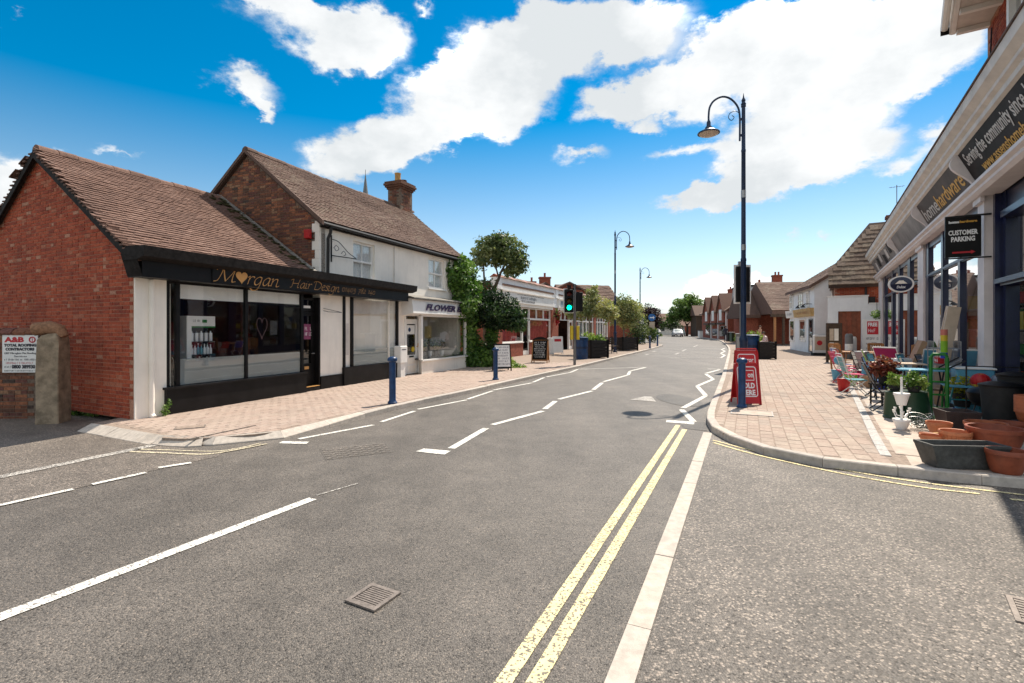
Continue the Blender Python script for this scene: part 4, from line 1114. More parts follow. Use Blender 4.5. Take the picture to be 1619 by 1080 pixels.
def card(lab, px, off_, w, h, m, strip_m=None):
    p = WM[salon.name] @ Vector((px, off_, ZS-.02))
    t = thing('window_card', lab, 'card', p, rz+rnd.uniform(-.2,.2))
    b = MB(); b.prism([(-w/2, 0, 0), (w/2, 0, 0), (w/2, .05, h), (-w/2, .05, h)], (0, .006, 0)); b.build('board', m, t)
    b = MB(); b.prism([(-w/2, .12, 0), (w/2, .12, 0), (w/2, .055, h*.9), (-w/2, .055, h*.9)], (0, .004, 0)); b.build('strut', K['white'], t)
    if strip_m: bx('stripe', (-w/2, -.006, .004), (w/2, -.002, h*.3), strip_m, t)
card('white card with a blue foot in the left corner of the salon window', 0.534, .3, .22, .16, K['white'], Kb[1])
card('white card lying behind the frosted glass near the mullion', 1.489, .35, .2, .17, K['white'])

# ---- garden wall with gatepost and roofer's board
# wall runs towards the camera's left from the gatepost
post_p = (-7.926, 8.481)
wl0 = Vector((-8.463, 8.836)); wdir = Vector((-.9995, -.03)).normalized()
wa = math.atan2(-wdir.y, -wdir.x)
gw = thing('garden_wall', 'low old brick wall with rounded coping left of the salon', 'wall', (wl0.x, wl0.y, 0), wa)
b = MB(); b.box((-6, .0, -.05), (.0, .22, 1.50)); core = b.build('wall_core', K['mortar_dark'], gw); WM[core.name] = WM[gw.name]
brickwork(core, K['brick_old'], [(-3.2, -.02), (0, -.02), (0, 1.50), (-3.2, 1.50)], 33, limit=300)
for i in range(14):
    b = MB(); x = -i*.225; pf = [(-.05, 1.50), (-.05, 1.54), (0, 1.60), (.11, 1.63), (.22, 1.60), (.27, 1.54), (.27, 1.50)]
    b.prism([(x-.217, y+rnd.uniform(-.006,.006), z+rnd.uniform(-.008,.008)) for y, z in pf], (.21, 0, 0)); b.build('coping_brick', K['brick_old'][rnd.randrange(4)], gw)
gp_ = thing('gatepost', 'weathered stone gatepost at the end of the garden wall', 'gatepost', (*(-7.883, 8.481), 0), wa+math.radians(12))
b = MB()
for z, w, d in ():
    pass
ring = []
for z, sx, sy, rt in ((-.05,.235,.24,0), (.3,.225,.235,.01), (.9,.22,.23,-.01), (1.3,.215,.225,.0), (1.44,.20,.205,.02), (1.52,.15,.16,.0)):
    sx *= .74; sy *= .74
    ring.append([(sx*a+rnd.uniform(-.008,.008), sy*c+rnd.uniform(-.008,.008), z+rnd.uniform(-.008,.008)+.02*a) for a, c in ((-1,-.9),(-.9,-1),(0,-1.02),(.9,-1),(1,-.9),(1,0),(1,.9),(.9,1),(-.9,1),(-1,.9))])
vs = [p for r_ in ring for p in r_]; fs = []
for i in range(len(ring)-1):
    for k in range(10): j = (k+1) % 10; fs.append((i*10+k, i*10+j, (i+1)*10+j, (i+1)*10+k))
fs.append(tuple(range(50, 60))); b.add(vs, fs); b.build('shaft', K['stone'], gp_)
b = MB(); b.tube([(-.26,-.02,1.60),(-.05,-.02,1.63),(.10,-.02,1.58),(.16,-.02,1.47)], [.11,.12,.11,.08], 10); b.build('coping', K['brick_old'][4], gp_, smooth=True)
sg = thing('roofer_sign', 'white roofing contractor sign with red heading on the garden wall', 'sign', tuple((WM[gw.name] @ Vector((.02, -.02, 0))).xy)+(0,), wa)
sw = .62
b = MB(); b.bevbox((-sw-.02, -.012, .83), (-.02, .0, 1.50), .004); b.build('board', K['white'], sg)
ty = -.0135; x0 = -sw
text('A&B', sg, K['red_print'], x0+.02, ty, 1.375, .085, width=.34, bold=.006)
b = MB(); hp = [(-.115+.05*math.cos(t*PI/10), ty, 1.415+.045*math.sin(t*PI/10)) for t in range(21)]; b.tube(hp, .011, 5); b.build('emblem', K['red_print'], sg)
bx('emblem_stem', (-.12, ty-.001, 1.375), (-.11, ty+.002, 1.44), K['red_print'], sg)
text('TOTAL ROOFING', sg, K['ink'], x0+.015, ty, 1.295, .045, width=.56, bold=.004)
text('CONTRACTORS', sg, K['ink'], x0+.04, ty, 1.225, .045, width=.50, bold=.004)
text('GRP Fibreglass Flat Roofing', sg, K['ink'], x0+.02, ty, 1.16, .032, width=.55)
text('Services', sg, K['ink'], x0+.19, ty, 1.105, .032, width=.22)
scribble(sg, K['ink'], x0+.02, ty, 1.045, .56, .032, 8)
scribble(sg, K['red_print'], x0+.05, ty, .985, .48, .032, 9)
scribble(sg, K['ink'], x0+.02, ty, .915, .13, .035, 10)
text('0800 3899301', sg, K['ink'], x0+.15, ty, .905, .06, width=.43, bold=.004)
scribble(sg, K['ink'], x0+.02, ty, .85, .56, .022, 11)
for x, z in ((-sw, .85), (-.04, .85), (-sw, 1.48), (-.04, 1.48)):
    pass
# weeds at the foot of the wall and in the corner
wd = thing('weeds', 'scruffy weeds at the foot of the garden wall and gatepost', 'weeds', (-8.3, 9.0, 0))
foliage('leaves', wd, LEAF['ivy'], [((.25*i-.9+rnd.uniform(-.1,.1), -.0+.02*i+rnd.uniform(-.1,.1), .05), (.14,.1,.10)) for i in range(7)], 500, .035, 4)
wd = thing('weeds', 'tuft of green weed beside the salon pilaster and stall riser', 'weeds', tuple((WM[salon.name] @ Vector((-.12, -.14, .1))).xy)+(.1,))
foliage('leaves', wd, LEAF['ivy'], [((0,0,.08), (.07,.05,.12)), ((.05,.03,.2), (.04,.04,.1))], 160, .022, 5)

# ================================================================== WHITE COTTAGE WITH THE FLOWER SHOP
loc, rz = at(((-5.030, 12.255), 1.16947))
cot = thing('cottage', 'white rendered two-storey cottage with brick gable and tall tiled roof', 'house', loc, rz)
CX0, CX1 = .33, 7.95; CH = 2.55; CE = 4.36; CR = 6.42
def holed(b, x0, x1, z0, z1, holes, y0=0, y1=.25):
    xs = sorted({x0, x1, *[h[0] for h in holes], *[h[1] for h in holes]}); zs = sorted({z0, z1, *[h[2] for h in holes], *[h[3] for h in holes]})
    for xa, xb in zip(xs, xs[1:]):
        for za, zb in zip(zs, zs[1:]):
            if not any(h[0] <= xa and xb <= h[1] and h[2] <= za and zb <= h[3] for h in holes): b.box((xa, y0, za), (xb, y1, zb))
    return b
CW = ((1.582, 2.506, 2.98, 4.06), (5.410, 6.479, 3.05, 4.10))
b = MB(); b.box((CX0, 0, .09), (3.98, .25, 2.62)); holed(b, CX0, 7.7, 2.62, CE, CW); b.build('front_wall', K['cream'], cot)
bx('upper_floor', (CX0+.21, .251, 2.6), (7.44, 4.8, 2.66), K['grey_room'], cot)
bx('end_wall', (7.45, 0, .09), (7.7, 2*CH, CE), K['cream'], cot)
bx('rear_wall', (CX0, 2*CH-.25, .09), (7.45, 2*CH, CE), K['brick_red'], cot)
CG = Matrix.Translation((CX0, 0, 0)) @ Matrix.Rotation(-PI/2, 4, 'Z')       # x of wall: away from street = negative
gp2 = [(-2*CH, .09), (0, .09), (0, CE), (-CH, CR-.04), (-2*CH, CE)]
b = MB(); b.prism([(CX0, -u, z) for u, z in gp2], (.2, 0, 0)); gwall = b.build('gable_wall', K['mortar_dark'], cot); WM[gwall.name] = WM[cot.name]
brickwork(gwall, K['brick_old'], [(-2*CH, 2.7), (-.14, 2.7), (-.14, CE+.1), (-CH, CR-.06), (-2*CH, CE)], 44, CG, limit=300)
for i, z in enumerate([2.5+.225*k for k in range(9)]):
    bx('quoin', (CX0-.012, -.008, z+.002), (CX0+.05, .14+(.1 if i % 2 else 0), min(z+.223, CE)), K['cream'], cot)
cs = math.hypot(CH+.13, CR-CE+.11); cp = math.atan2(CR-CE+.11, CH+.13)
XR0, XR1 = CX0-.10, 7.86
CFM = Matrix.Translation((XR0, -.13, CE-.01)) @ Matrix.Rotation(cp, 4, 'X')
b = MB(); b.prism([(XR0, -.11, CE-.05), (XR0, CH, CR+.06), (XR0, 2*CH+.2, CE-.10), (XR0, 2*CH+.2, CE-.17), (XR0, CH, CR-.03), (XR0, -.11, CE-.12)], (XR1-XR0, 0, 0))
croof = b.build('roof', K['roof_base'], cot); WM[croof.name] = WM[cot.name]
tiles(croof, K['tiles_far'], CFM, XR1-XR0, cs-.02, 15, limit=300)
CB = Matrix.Translation((XR1, 2*CH+.22, CE-.06)) @ Matrix.Rotation(PI, 4, 'Z') @ Matrix.Rotation(cp, 4, 'X')
tiles(croof, K['tiles_far'], CB, XR1-XR0, cs-.02, 16, g=.2, w=.33)
for i in range(24):
    x = XR0+i*.33
    if 6.75 < x < 7.65: continue
    b = MB(); zz = CR+.05-.05*math.sin(PI*i/24)+rnd.uniform(-.012,.012)
    b.prism([(x, CH+q[1], zz-q[0]) for q in [(0,-.12),(-.06,-.10),(-.1,-.05),(-.115,0),(-.1,.05),(-.06,.1),(0,.12)]], (.32, 0, 0)); b.build('ridge_tile', K['tiles_far'][rnd.randrange(3)], croof)
b = MB(); b.prism([(XR0-.03, -.22, CE-.14), (XR0-.03, CH, CR+.0), (XR0-.03, CH, CR+.10), (XR0-.03, -.22, CE-.02)], (.06, 0, 0)); b.prism([(XR0-.03, 2*CH+.22, CE-.14), (XR0-.03, CH, CR+.0), (XR0-.03, CH, CR+.10), (XR0-.03, 2*CH+.22, CE-.02)], (.06, 0, 0)); b.build('verge', K['tiles_far'][0], cot)
b = MB(); b.tube([(XR0, -.17, CE-.09), (XR1, -.17, CE-.12)], .05, 8); b.build('gutter', K['black_metal'], cot)
b = MB(); b.box((CX0, -.1, CE-.16), (7.7, -.002, CE-.13)); b.build('soffit', K['black_matt'], cot)
XP = 0.557
b = MB(); b.tube([(XP, -.17, CE-.12), (XP, -.15, CE-.28), (XP, -.07, CE-.42), (XP, -.06, 2.9)], .04, 8); b.build('downpipe', K['black_metal'], cot, smooth=True)
def sash(x0, x1, z0, z1, parent, mm, curtain=True, bars=1, yo=.03):
    """painted sash window proud of nothing: set in a shallow reveal"""
    b = MB(); b.frame(x0+.001, x1-.001, z0+.001, z1-.001, .055, yo+.04, yo+.11); f = b.build('window', K['white'], parent)
    zm = (z0+z1)/2
    b = MB(); b.box((x0+.055, yo+.03, zm-.025), (x1-.055, yo+.10, zm+.025))
    for i in range(bars):
        x = x0+(x1-x0)*(i+1)/(bars+1); b.box((x-.011, yo+.05, z0+.055), (x+.011, yo+.08, zm-.025)); b.box((x-.011, yo+.05, zm+.025), (x+.011, yo+.08, z1-.055))
    b.build('glazing_bar', K['white'], f)
    pane('pane', x0+.055, x1-.055, z0+.055, zm-.025, yo+.085, f); pane('pane', x0+.055, x1-.055, zm+.025, z1-.055, yo+.085, f)
    bx('sill', (x0-.06, -.07, z0-.06), (x1+.06, -.002, z0-.004), K['white'], f)
    if curtain:
        b = MB(); n = 22
        for i in range(n):
            xa, xb = x0+.06+(x1-x0-.12)*i/n, x0+.06+(x1-x0-.12)*(i+1)/n
            ya, yb2 = yo+.125+.016*math.sin(i*1.9), yo+.125+.016*math.sin((i+1)*1.9)
            b.face([(xa, ya, z0+.05), (xb, yb2, z0+.05), (xb, yb2, z1-.05), (xa, ya, z1-.05)])
        b.build('net_curtain', mat('net_curtain', (.62,.63,.64), .9, .12, 20), f)
for q in CW: sash(*q, cot, K['white'])
b = MB(); xb = 0.692; b.tube([(xb,-.03,4.05),(xb,-.03,3.35)], .018, 6); b.tube([(xb,-.03,3.52),(xb,-.62,3.52)], .013, 6); b.tube(catmull([(xb,-.03,3.95),(xb,-.2,3.9),(xb,-.42,3.66),(xb,-.6,3.54)],5), .010, 6)
b.tube(catmull([(xb,-.08,3.72),(xb,-.14,3.80),(xb,-.2,3.72),(xb,-.14,3.66),(xb,-.1,3.72)],5), .007, 5); b.tube(catmull([(xb,-.25,3.6),(xb,-.31,3.68),(xb,-.36,3.6),(xb,-.31,3.56)],5), .007, 5)
hang = b
# the bracket stands along the wall as seen from the street
hang.v = [(xb-(q[1]+.03)*1.35, -.05+(q[1]+.03)*.25, q[2]) for q in hang.v]; hang.f = [tuple(reversed(f)) for f in hang.f]
hang.build('sign_bracket', K['black_metal'], cot, smooth=True)
b = MB(); b.tube([(3.422,-.02,4.2),(3.422,-.02,2.95)], .012, 5); b.build('cable', K['offwhite'], cot)
al = thing('alarm_box', 'red alarm box high on the brick gable beside the white quoins', 'alarm box', tuple((WM[cot.name] @ Vector((CX0-.10, .30, 0))).xy)+(3.90,), rz)
b = MB(); b.prism([(-.06,-.16,.04),(.09,-.16,0),(.09,-.16,.36),(-.06,-.16,.36)], (0,.32,0)); b.build('case', K['red'], al)
b = MB(); b.box((-.07,-.17,.345), (.092,.17,.375)); b.build('lid', K['red_print'], al); al.scale = (.55, .55, .62)
# chimney
ch = thing('chimney', 'stout brick chimney with two pots on the cottage ridge', 'chimney', tuple((WM[cot.name] @ Vector((7.3, CH, 0))).xy)+(0,), rz)
zb, zt = CR-.45, 7.16
b = MB(); b.box((-.40, -.30, zb), (.40, .30, zt)); stack = b.build('stack', K['mortar_dark'], ch); WM[stack.name] = WM[ch.name]
b = MB()
for i, (e_, z) in enumerate(((.04, zt), (.09, zt+.075), (.13, zt+.15), (.10, zt+.225))): b.box((-.40-e_, -.30-e_, z), (.40+e_, .30+e_, z+.075))
cap = b.build('corbelled_cap', K['brick_old'][1], ch)
for Mx, w in ((Matrix.Translation((-.40,-.30,0)), .8), (Matrix.Translation((-.40,.30,0)) @ Matrix.Rotation(-PI/2, 4, 'Z'), .6), (Matrix.Translation((.40,-.30,0)) @ Matrix.Rotation(PI/2, 4, 'Z'), .6)):
    brickwork(stack, [K['brick_old'][i] for i in (1,0,1,3,2,5)], [(0, zb), (w, zb), (w, zt), (0, zt)], 55, Mx, limit=60)
b = MB(); b.lathe([(.15,zt+.29),(.12,zt+.34),(.115,zt+.62),(.13,zt+.65),(.13,zt+.68),(.09,zt+.68)], 12, (-.16,0,0)); b.build('chimney_pot', mat('buff_chimney_pot', (.45,.26,.09), .8), ch, smooth=True)
b = MB(); b.lathe([(.13,zt+.29),(.11,zt+.33),(.10,zt+.45),(.14,zt+.46),(.14,zt+.50),(.08,zt+.52)], 12, (.22,0,0)); b.build('chimney_pot', K['brick_old'][1], ch, smooth=True)
b = MB()
for a in ((-.42,-.34), (.42,-.34)): pass
b.box((-.46,-.5,zb-.0), (.46,-.28,zb+.18)); b.build('flashing', K['lead'], ch)
# ---- flower shop front
def cfs(px): return 0
D0, D1 = 4.059, 4.747
W0, W1 = 4.527, 7.198
fl = thing('flower_shop_front', 'white flower shop front with purple lettering and bay window', 'shopfront', loc, rz)
FX0, FX1 = 3.819, 7.66
b = MB(); b.prism([(FX0, 0, 2.62), (FX0, -.40, 2.56), (FX0, -.46, 2.10), (FX0, 0, 2.02)], (FX1-FX0, 0, 0)); b.build('fascia', K['white'], fl)
b = MB(); b.prism([(FX0-.05, .0, 2.72), (FX0-.05, -.52, 2.60), (FX0-.05, -.52, 2.565), (FX0-.05, 0, 2.625)], (FX1-FX0+.1, 0, 0)); b.build('canopy', K['lead'], fl)
tl = Matrix.Translation((0, -.405, 2.2)) @ Matrix.Rotation(-math.atan2(.06,.46)*-1, 4, 'X')
text('FLOWER BA', fl, K['purple_ink'], 4.516, -.055, .02, .20, width=7.210-4.516, shear=.3, bold=.012, M=Matrix.Translation((0, -.415, 2.2)))
bx('door_frame', (D0-.08, -.02, .09), (D0, .2, 2.05), K['white'], fl)
b = MB(); b.frame(D0, D1, .12, 1.86, .10, .02, .07, sill=.62); b.box((D0, .02, 1.86), (D1, .08, 1.92)); dr = b.build('door', K['white'], fl)
pane('door_glass', D0+.1, D1-.1, .74, 1.76, .045, dr, K['glass_dark'])
pane('fanlight', D0, D1, 1.92, 2.06, .05, dr, K['glass_dark'])
for z in (.18, .45): bx('door_panel', (D0+.14, .008, z), (D1-.14, .019, z+.2), K['cream'], dr)
bx('letterbox', (D0+.22, .005, .66), (D1-.22, .018, .71), K['black'], dr)
b = MB(); b.tube([(D1-.06,.01,1.0),(D1-.06,-.05,1.0),(D1-.06,-.05,1.12)], .012, 6); b.build('handle', K['gold'], dr)
bx('notice', (D0+.13, .03, 1.42), (D1-.14, .038, 1.72), K['white'], dr)
b = MB(); b.lathe([(.07,-.003),(.07,.003)], 16, M=Matrix.Translation((D0+.25, .028, 1.57)) @ Matrix.Rotation(PI/2,4,'X')); b.build('roundel', K['blue'], dr)
b = MB(); b.lathe([(.09,-.003),(.09,.003)], 16, M=Matrix.Translation((D1-.24, .028, .92)) @ Matrix.Rotation(PI/2,4,'X')); b.build('sticker', K['yellow'], dr)
# bay: canted left light, main pane, sill and panelled base
ZB0, ZB1 = .52, 2.08
b = MB(); b.prism([(D1+.06, 0, .09), (W0, -.30, .09), (7.62, -.30, .09), (7.62, 0, .09)], (0, 0, ZB0-.09)); b.build('bay_base', K['cream'], fl)
b = MB(); b.prism([(D1+.03, 0, ZB0), (W0-.03, -.36, ZB0), (7.66, -.36, ZB0), (7.66, 0, ZB0)], (0, 0, .05)); b.build('bay_sill', K['white'], fl)
bx('bay_post', (W0-.05, -.32, ZB0+.05), (W0+.05, -.22, ZB1), K['white'], fl); bx('bay_post', (D1+.04, -.04, .12), (D1+.12, .06, ZB1), K['white'], fl); bx('bay_post', (7.54, -.32, ZB0+.05), (7.62, -.22, ZB1), K['white'], fl)
bx('bay_head', (W0-.05, -.32, ZB1-.07), (7.62, -.2, ZB1+.02), K['white'], fl)
b = MB(); b.prism([(D1+.12, -.03, ZB0+.05), (W0-.05, -.27, ZB0+.05), (W0-.05, -.264, ZB0+.05), (D1+.12, -.024, ZB0+.05)], (0, 0, ZB1-ZB0-.06)); b.build('side_light', K['glass'], fl)
pane('bay_glass', W0+.05, 7.54, ZB0+.05, ZB1-.07, -.28, fl)
b = MB(); b.box((3.9, 2.0, .1), (7.45, 2.1, 2.5)); b.box((3.9, .25, .1), (7.45, 2.0, .16)); b.box((3.9, .25, 2.45), (7.45, 2.0, 2.5)); b.box((3.8,.25,.1),(3.9,2.0,2.5)); b.build('shop_interior', K['grey_room'], fl)
bx('display_shelf', (W0+.05, -.2, ZB0+.04), (7.5, .6, ZB0+.09), K['grey_room'], fl)
for i in range(5):
    v = thing('vase_of_flowers', ['pale bunch of flowers in the flower shop bay, left end', 'dark leafy bunch in the flower shop bay', 'tall white stems in the middle of the flower shop bay', 'grey-green bunch in the flower shop bay', 'low bunch at the right end of the flower shop bay'][i], 'flowers', tuple((WM[fl.name] @ Vector((W0+.35+i*.42, .15, 0))).xy)+(ZB0+.09,), rz)
    b = MB(); b.lathe([(.06,0),(.07,.02),(.09,.2),(.085,.2)], 12); b.build('vase', K['grey_post'] if i % 2 else K['white'], v, smooth=True)
    foliage('flowers', v, LEAF['bay'] if i % 2 else [mat('pale_petal_%d' % i, (.45,.4,.4), .8)]+LEAF['bay'][:2], [((0,0,.42+.1*(i == 2)), (.15,.15,.22))], 130, .04, 60+i)
bb = thing('delivery_box', 'white box on the wall between salon and flower shop door', 'box', tuple((WM[cot.name] @ Vector((3.507, -.2, 0))).xy)+(.55,), rz)
b = MB(); b.bevbox((-.16,-.12,0), (.2,.14,.52), .02); b.build('body', K['white'], bb); bx('slot', (-.1,-.126,.4), (.12,-.121,.42), K['ink'], bb); bx('stand', (-.1,-.08,-.45), (.12,.12,-.001), K['white'], bb)


# ================================================================== SHOP PARADE BEYOND
loc, rz = at(((0.570, 27.600), 1.14581))
TP = 4.30                                     # top of the parapet
pr_curt = mat('crimson_curtain', (.40,.07,.06), .9, .35, 5)
pr_goods = mat('brown_shop_interior', (.16,.085,.04), .9, .6, 3)
pr_blue = mat('pale_blue_shop_interior', (.30,.38,.44), .9, .4, 2)
brick_far = [K['brick_salon'][i] for i in (0, 2, 3, 1, 4, 4)]
def shop_unit(x0, x1, label, deep, kind):
    t = thing('parade_shop', label, 'shop', loc, rz, None)
    pw = .62
    bx('pilaster', (x0, -.10, .09), (x0+pw, .3, 3.0), K['brick_red'], t)
    if kind == 0: bx('pilaster', (x1-.7, -.10, .09), (x1-.003, .3, 3.0), K['brick_red'], t)
    a, b_ = x0+pw, (x1-.7 if kind == 0 else x1-.003)
    # parapet, mouldings, coping of red tile
    b = MB(); b.box((x0+.003, -.10, 2.95), (x1-.003, .25, TP-.12)); b.build('parapet', K['white_render'], t)
    b = MB(); b.box((x0+.45, -.17, 3.80), (x1-.35, -.10, 3.86)); b.box((x0+.45, -.14, 3.86), (x1-.35, -.10, 3.90)); b.build('moulding', K['tiles'][1], t)
    b = MB(); b.box((x0, -.16, 3.60), (x0+.5, -.10, TP-.12)); b.build('parapet_pier', K['white_render'], t)
    n = max(4, int((x1-x0)/.42))
    for i in range(n):
        u0, u1 = x0+(x1-x0)*i/n, x0+(x1-x0)*(i+1)/n
        b = MB(); b.prism([(u0+.004, -.22, TP-.12), (u0+.004, .08, TP+.05), (u0+.004, .34, TP-.12)], (u1-u0-.008, 0, 0)); b.build('coping_tile', K['tiles'][(i*5) % 3+1] if i % 4 else K['terracotta_dark'], t)
    fb = MB(); fb.box((a-.2, -.20, 2.98), (b_+.15, -.10, 3.52)); fas_ = fb.build('fascia', K['white'], t)
    b = MB(); b.box((a-.25, -.26, 3.52), (b_+.2, -.10, 3.58)); b.box((a-.2, -.14, 2.80), (b_+.15, -.02, 2.977)); b.build('fascia_trim', K['cream'], t)
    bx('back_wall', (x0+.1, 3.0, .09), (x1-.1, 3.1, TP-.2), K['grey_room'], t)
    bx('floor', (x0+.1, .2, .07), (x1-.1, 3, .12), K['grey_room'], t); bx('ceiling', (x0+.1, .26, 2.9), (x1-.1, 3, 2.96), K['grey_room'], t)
    bx('flat_roof', (x0+.003, .26, TP-.4), (x1-.003, 6, TP-.3), K['roof_base'], t)
    return t, a, b_, fas_
def lights(t, x0, x1, n, z0=2.16, z1=2.78, g=None):
    b = MB(); b.frame(x0, x1, z0, z1, .05, -.02, .08)
    for i in range(1, n):
        x = x0+(x1-x0)*i/n; b.box((x-.03, -.015, z0+.05), (x+.03, .075, z1-.05))
    f = b.build('transom_window', K['white'], t)
    for i in range(n): pane('pane', x0+(x1-x0)*i/n+.03, x0+(x1-x0)*(i+1)/n-.03, z0+.05, z1-.05, .03, f, g or K['glass'])
def win(t, x0, x1, z0=.86, z1=2.16, bars=0):
    b = MB(); b.frame(x0, x1, z0, z1, .06, -.03, .09)
    for i in range(1, bars+1):
        x = x0+(x1-x0)*i/(bars+1); b.box((x-.025, -.02, z0+.06), (x+.025, .08, z1-.06))
    f = b.build('shop_window', K['white'], t); pane('pane', x0+.06, x1-.06, z0+.06, z1-.06, .03, f); bx('sill', (x0-.05, -.10, z0-.05), (x1+.05, .02, z0), K['white'], f); return f
def sdoor(t, x0, x1, z1=2.16):
    b = MB(); b.frame(x0, x1, .12, z1, .12, .0, .06, sill=.22); f = b.build('door', K['white'], t); pane('pane', x0+.12, x1-.12, .34, z1-.12, .03, f, K['glass_dark'])
    bx('handle', (x1-.1, -.04, 1.0), (x1-.07, -.005, 1.2), K['steel'], f)
def curtain(t, x0, x1, z0, z1, y, m):
    b = MB(); n = int((x1-x0)/.09)
    for i in range(n):
        xa, xb_ = x0+(x1-x0)*i/n, x0+(x1-x0)*(i+1)/n
        b.face([(xa, y+.05*math.sin(i*1.3), z0), (xb_, y+.05*math.sin(i*1.3+1.3), z0), (xb_, y+.05*math.sin(i*1.3+1.3), z1), (xa, y+.05*math.sin(i*1.3), z1)])
    b.build('curtain', m, t)
# first unit: white sign, crimson curtains
S0, S1 = -3.4, 5.266
t, a, b_, f = shop_unit(S0, S1, 'first parade shop with crimson curtains and a white sign', 0, 0)
dA, dB = -0.010, 1.012
for x0, x1 in ((a, dA), (dB, b_)):
    bx('stall_riser', (x0+.003, -.06, .09), (x1-.003, .2, .80), K['brick_red'], t)
    if x0 == a: brick_panel = None
    win(t, x0+.003, x1-.003)
    lights(t, x0+.003, x1-.003, 3 if x0 == a else 3)
    curtain(t, x0+.15, x1-.1 if x0 != a else x1-.5, .86, 2.75, .16, pr_curt)
sdoor(t, dA+.003, dB-.003); lights(t, dA+.003, dB-.003, 1)
WM_t = WM[t.name]
scribble(f, K['ink'], -0.652, -.204, 3.22, 1.701--0.652, .14, 12)
scribble(f, K['ink'], -0.565, -.204, 3.05, 1.399--0.565, .12, 13)
scribble(f, K['grey_post'], -1.166, -.204, 3.42, 4.1, .05, 14)
bx('emblem', (-1.334, -.206, 3.18), (-1.082, -.2005, 3.26), K['ink'], f)
bx('side_wall', (S0-.003, .303, .09), (S0+.25, 6, TP-.42), K['brick_red'], t)
# brick risers and piers that the picture resolves as courses
for o in [c for c in kids(t) if c.name.startswith('stall_riser')]:
    pass
hb = thing('hanging_basket', 'red flowering basket hung on the first parade pilaster', 'flowers', tuple((WM_t @ Vector((S1-.2, -.32, 0))).xy)+(2.35,))
foliage('flowers', hb, [K['red_print'], K['red'], LEAF['redleaf'][1], LEAF['ivy'][1]], [((0,0,.1), (.2,.2,.42)), ((0,0,-.3), (.13,.13,.3))], 420, .06, 71)
b = MB(); b.tube([(0,.2,.55),(0,0,.6),(0,0,.45)], .012, 5); b.lathe([(.02,-.1),(.16,0),(.17,.06)], 10); b.build('basket', K['black_metal'], hb)
U = [(S1, 9.417, 'second parade shop with an open brown-goods doorway'), (9.417, 15.065, 'third parade shop with wide window behind the olive tree'), (15.065, 20.230, 'fourth parade shop with tall pale glazing'), (20.230, 27.367, 'last parade shop at the far end of the white parade')]
for k, (x0, x1, lab) in enumerate(U):
    t, a, b_, f = shop_unit(x0+.003, x1, lab, 1, k+1)
    w = b_-a
    if k == 0:
        lights(t, a, b_, 4); dm = a+w*.72
        bx('goods_shelving', (a+.05, .9, .12), (dm-.1, 1.4, 2.1), pr_goods, t)
        for i in range(12): bx('goods', (a+.1+(i % 4)*.5, .78, .4+(i//4)*.55), (a+.4+(i % 4)*.5, .89, .6+(i//4)*.55), (K['wood'], K['card'], K['cream'], K['terracotta'])[(i*3) % 4], t)
        bx('door_post', (dm, -.02, .12), (dm+.12, .1, 2.16), K['white'], t); sdoor(t, dm+.12, b_-.02)
    else:
        m = pr_blue
        lights(t, a, b_, 5); win(t, a, a+w*.62, .55, 2.16, 2); bx('stall_riser', (a, -.05, .09), (a+w*.62, .2, .50), K['white'], t); sdoor(t, a+w*.62+.01, a+w*.78); win(t, a+w*.78+.01, b_, .55, 2.16, 0); bx('stall_riser', (a+w*.79, -.05, .09), (b_, .2, .50), K['white'], t)
        curtain(t, a+.1, a+w*.6, .55, 2.1, .2, m); curtain(t, a+w*.8, b_-.1, .55, 2.1, .2, m)
    if k == 2:
        b = MB(); b.lathe([(.42,-.003),(.42,.003)], 20, M=Matrix.Translation((a+w*.3, -.205, 3.25)) @ Matrix.Rotation(PI/2,4,'X') @ Matrix.Diagonal((2,.55,1,1))); b.build('sign_oval', pr_blue, f)
    if k == 0: bx('sign_panel', (a+.2, -.206, 3.05), (b_-.2, -.2005, 3.45), pr_blue, f)
# ================================================================== BUILDINGS FAR ON THE LEFT
def gable_house(name, label, cat, x0, x1, y0, y1, ze, zr, mw, mr, ridge='x', loc=(0,0,0), rz=0, over=.3, z0=-.02, windows=()):
    t = thing(name, label, cat, loc, rz)
    b = MB(); b.box((x0,y0,z0), (x1,y1,ze))
    if ridge == 'x': 
        ym = (y0+y1)/2; b.prism([(x0,y0,ze),(x0,ym,zr-.12),(x0,y1,ze)], (x1-x0,0,0))
    else:
        xm = (x0+x1)/2; b.prism([(x0,y0,ze),(xm,y0,zr-.12),(x1,y0,ze)], (0,y1-y0,0))
    b.build('wall', mw, t)
    b = MB()
    if ridge == 'x':
        k = (zr-ze)/(ym-y0)*over
        b.prism([(x0-over*.6,y0-over,ze-k),(x0-over*.6,ym,zr),(x0-over*.6,y1+over,ze-k),(x0-over*.6,y1+over,ze-k-.16),(x0-over*.6,ym,zr-.16),(x0-over*.6,y0-over,ze-k-.16)], (x1-x0+over*1.2,0,0))
    else:
        k = (zr-ze)/(xm-x0)*over
        b.prism([(x0-over,y0-over*.6,ze-k),(xm,y0-over*.6,zr),(x1+over,y0-over*.6,ze-k),(x1+over,y0-over*.6,ze-k-.16),(xm,y0-over*.6,zr-.16),(x0-over,y0-over*.6,ze-k-.16)], (0,y1-y0+over*1.2,0))
    r = b.build('roof', mr, t); WM[r.name] = WM[t.name]
    for (wx, wz, ww, wh) in windows:
        b = MB(); b.frame(wx, wx+ww, wz, wz+wh, .07, y0-.05, y0-.005); b.box((wx+ww/2-.03, y0-.045, wz+.07), (wx+ww/2+.03, y0-.006, wz+wh-.07)); f = b.build('window', K['white'], t)
        bx('pane', (wx+.07, y0-.02, wz+.07), (wx+ww-.07, y0-.004, wz+wh-.07), K['glass_dark'], f); 
    return t, r
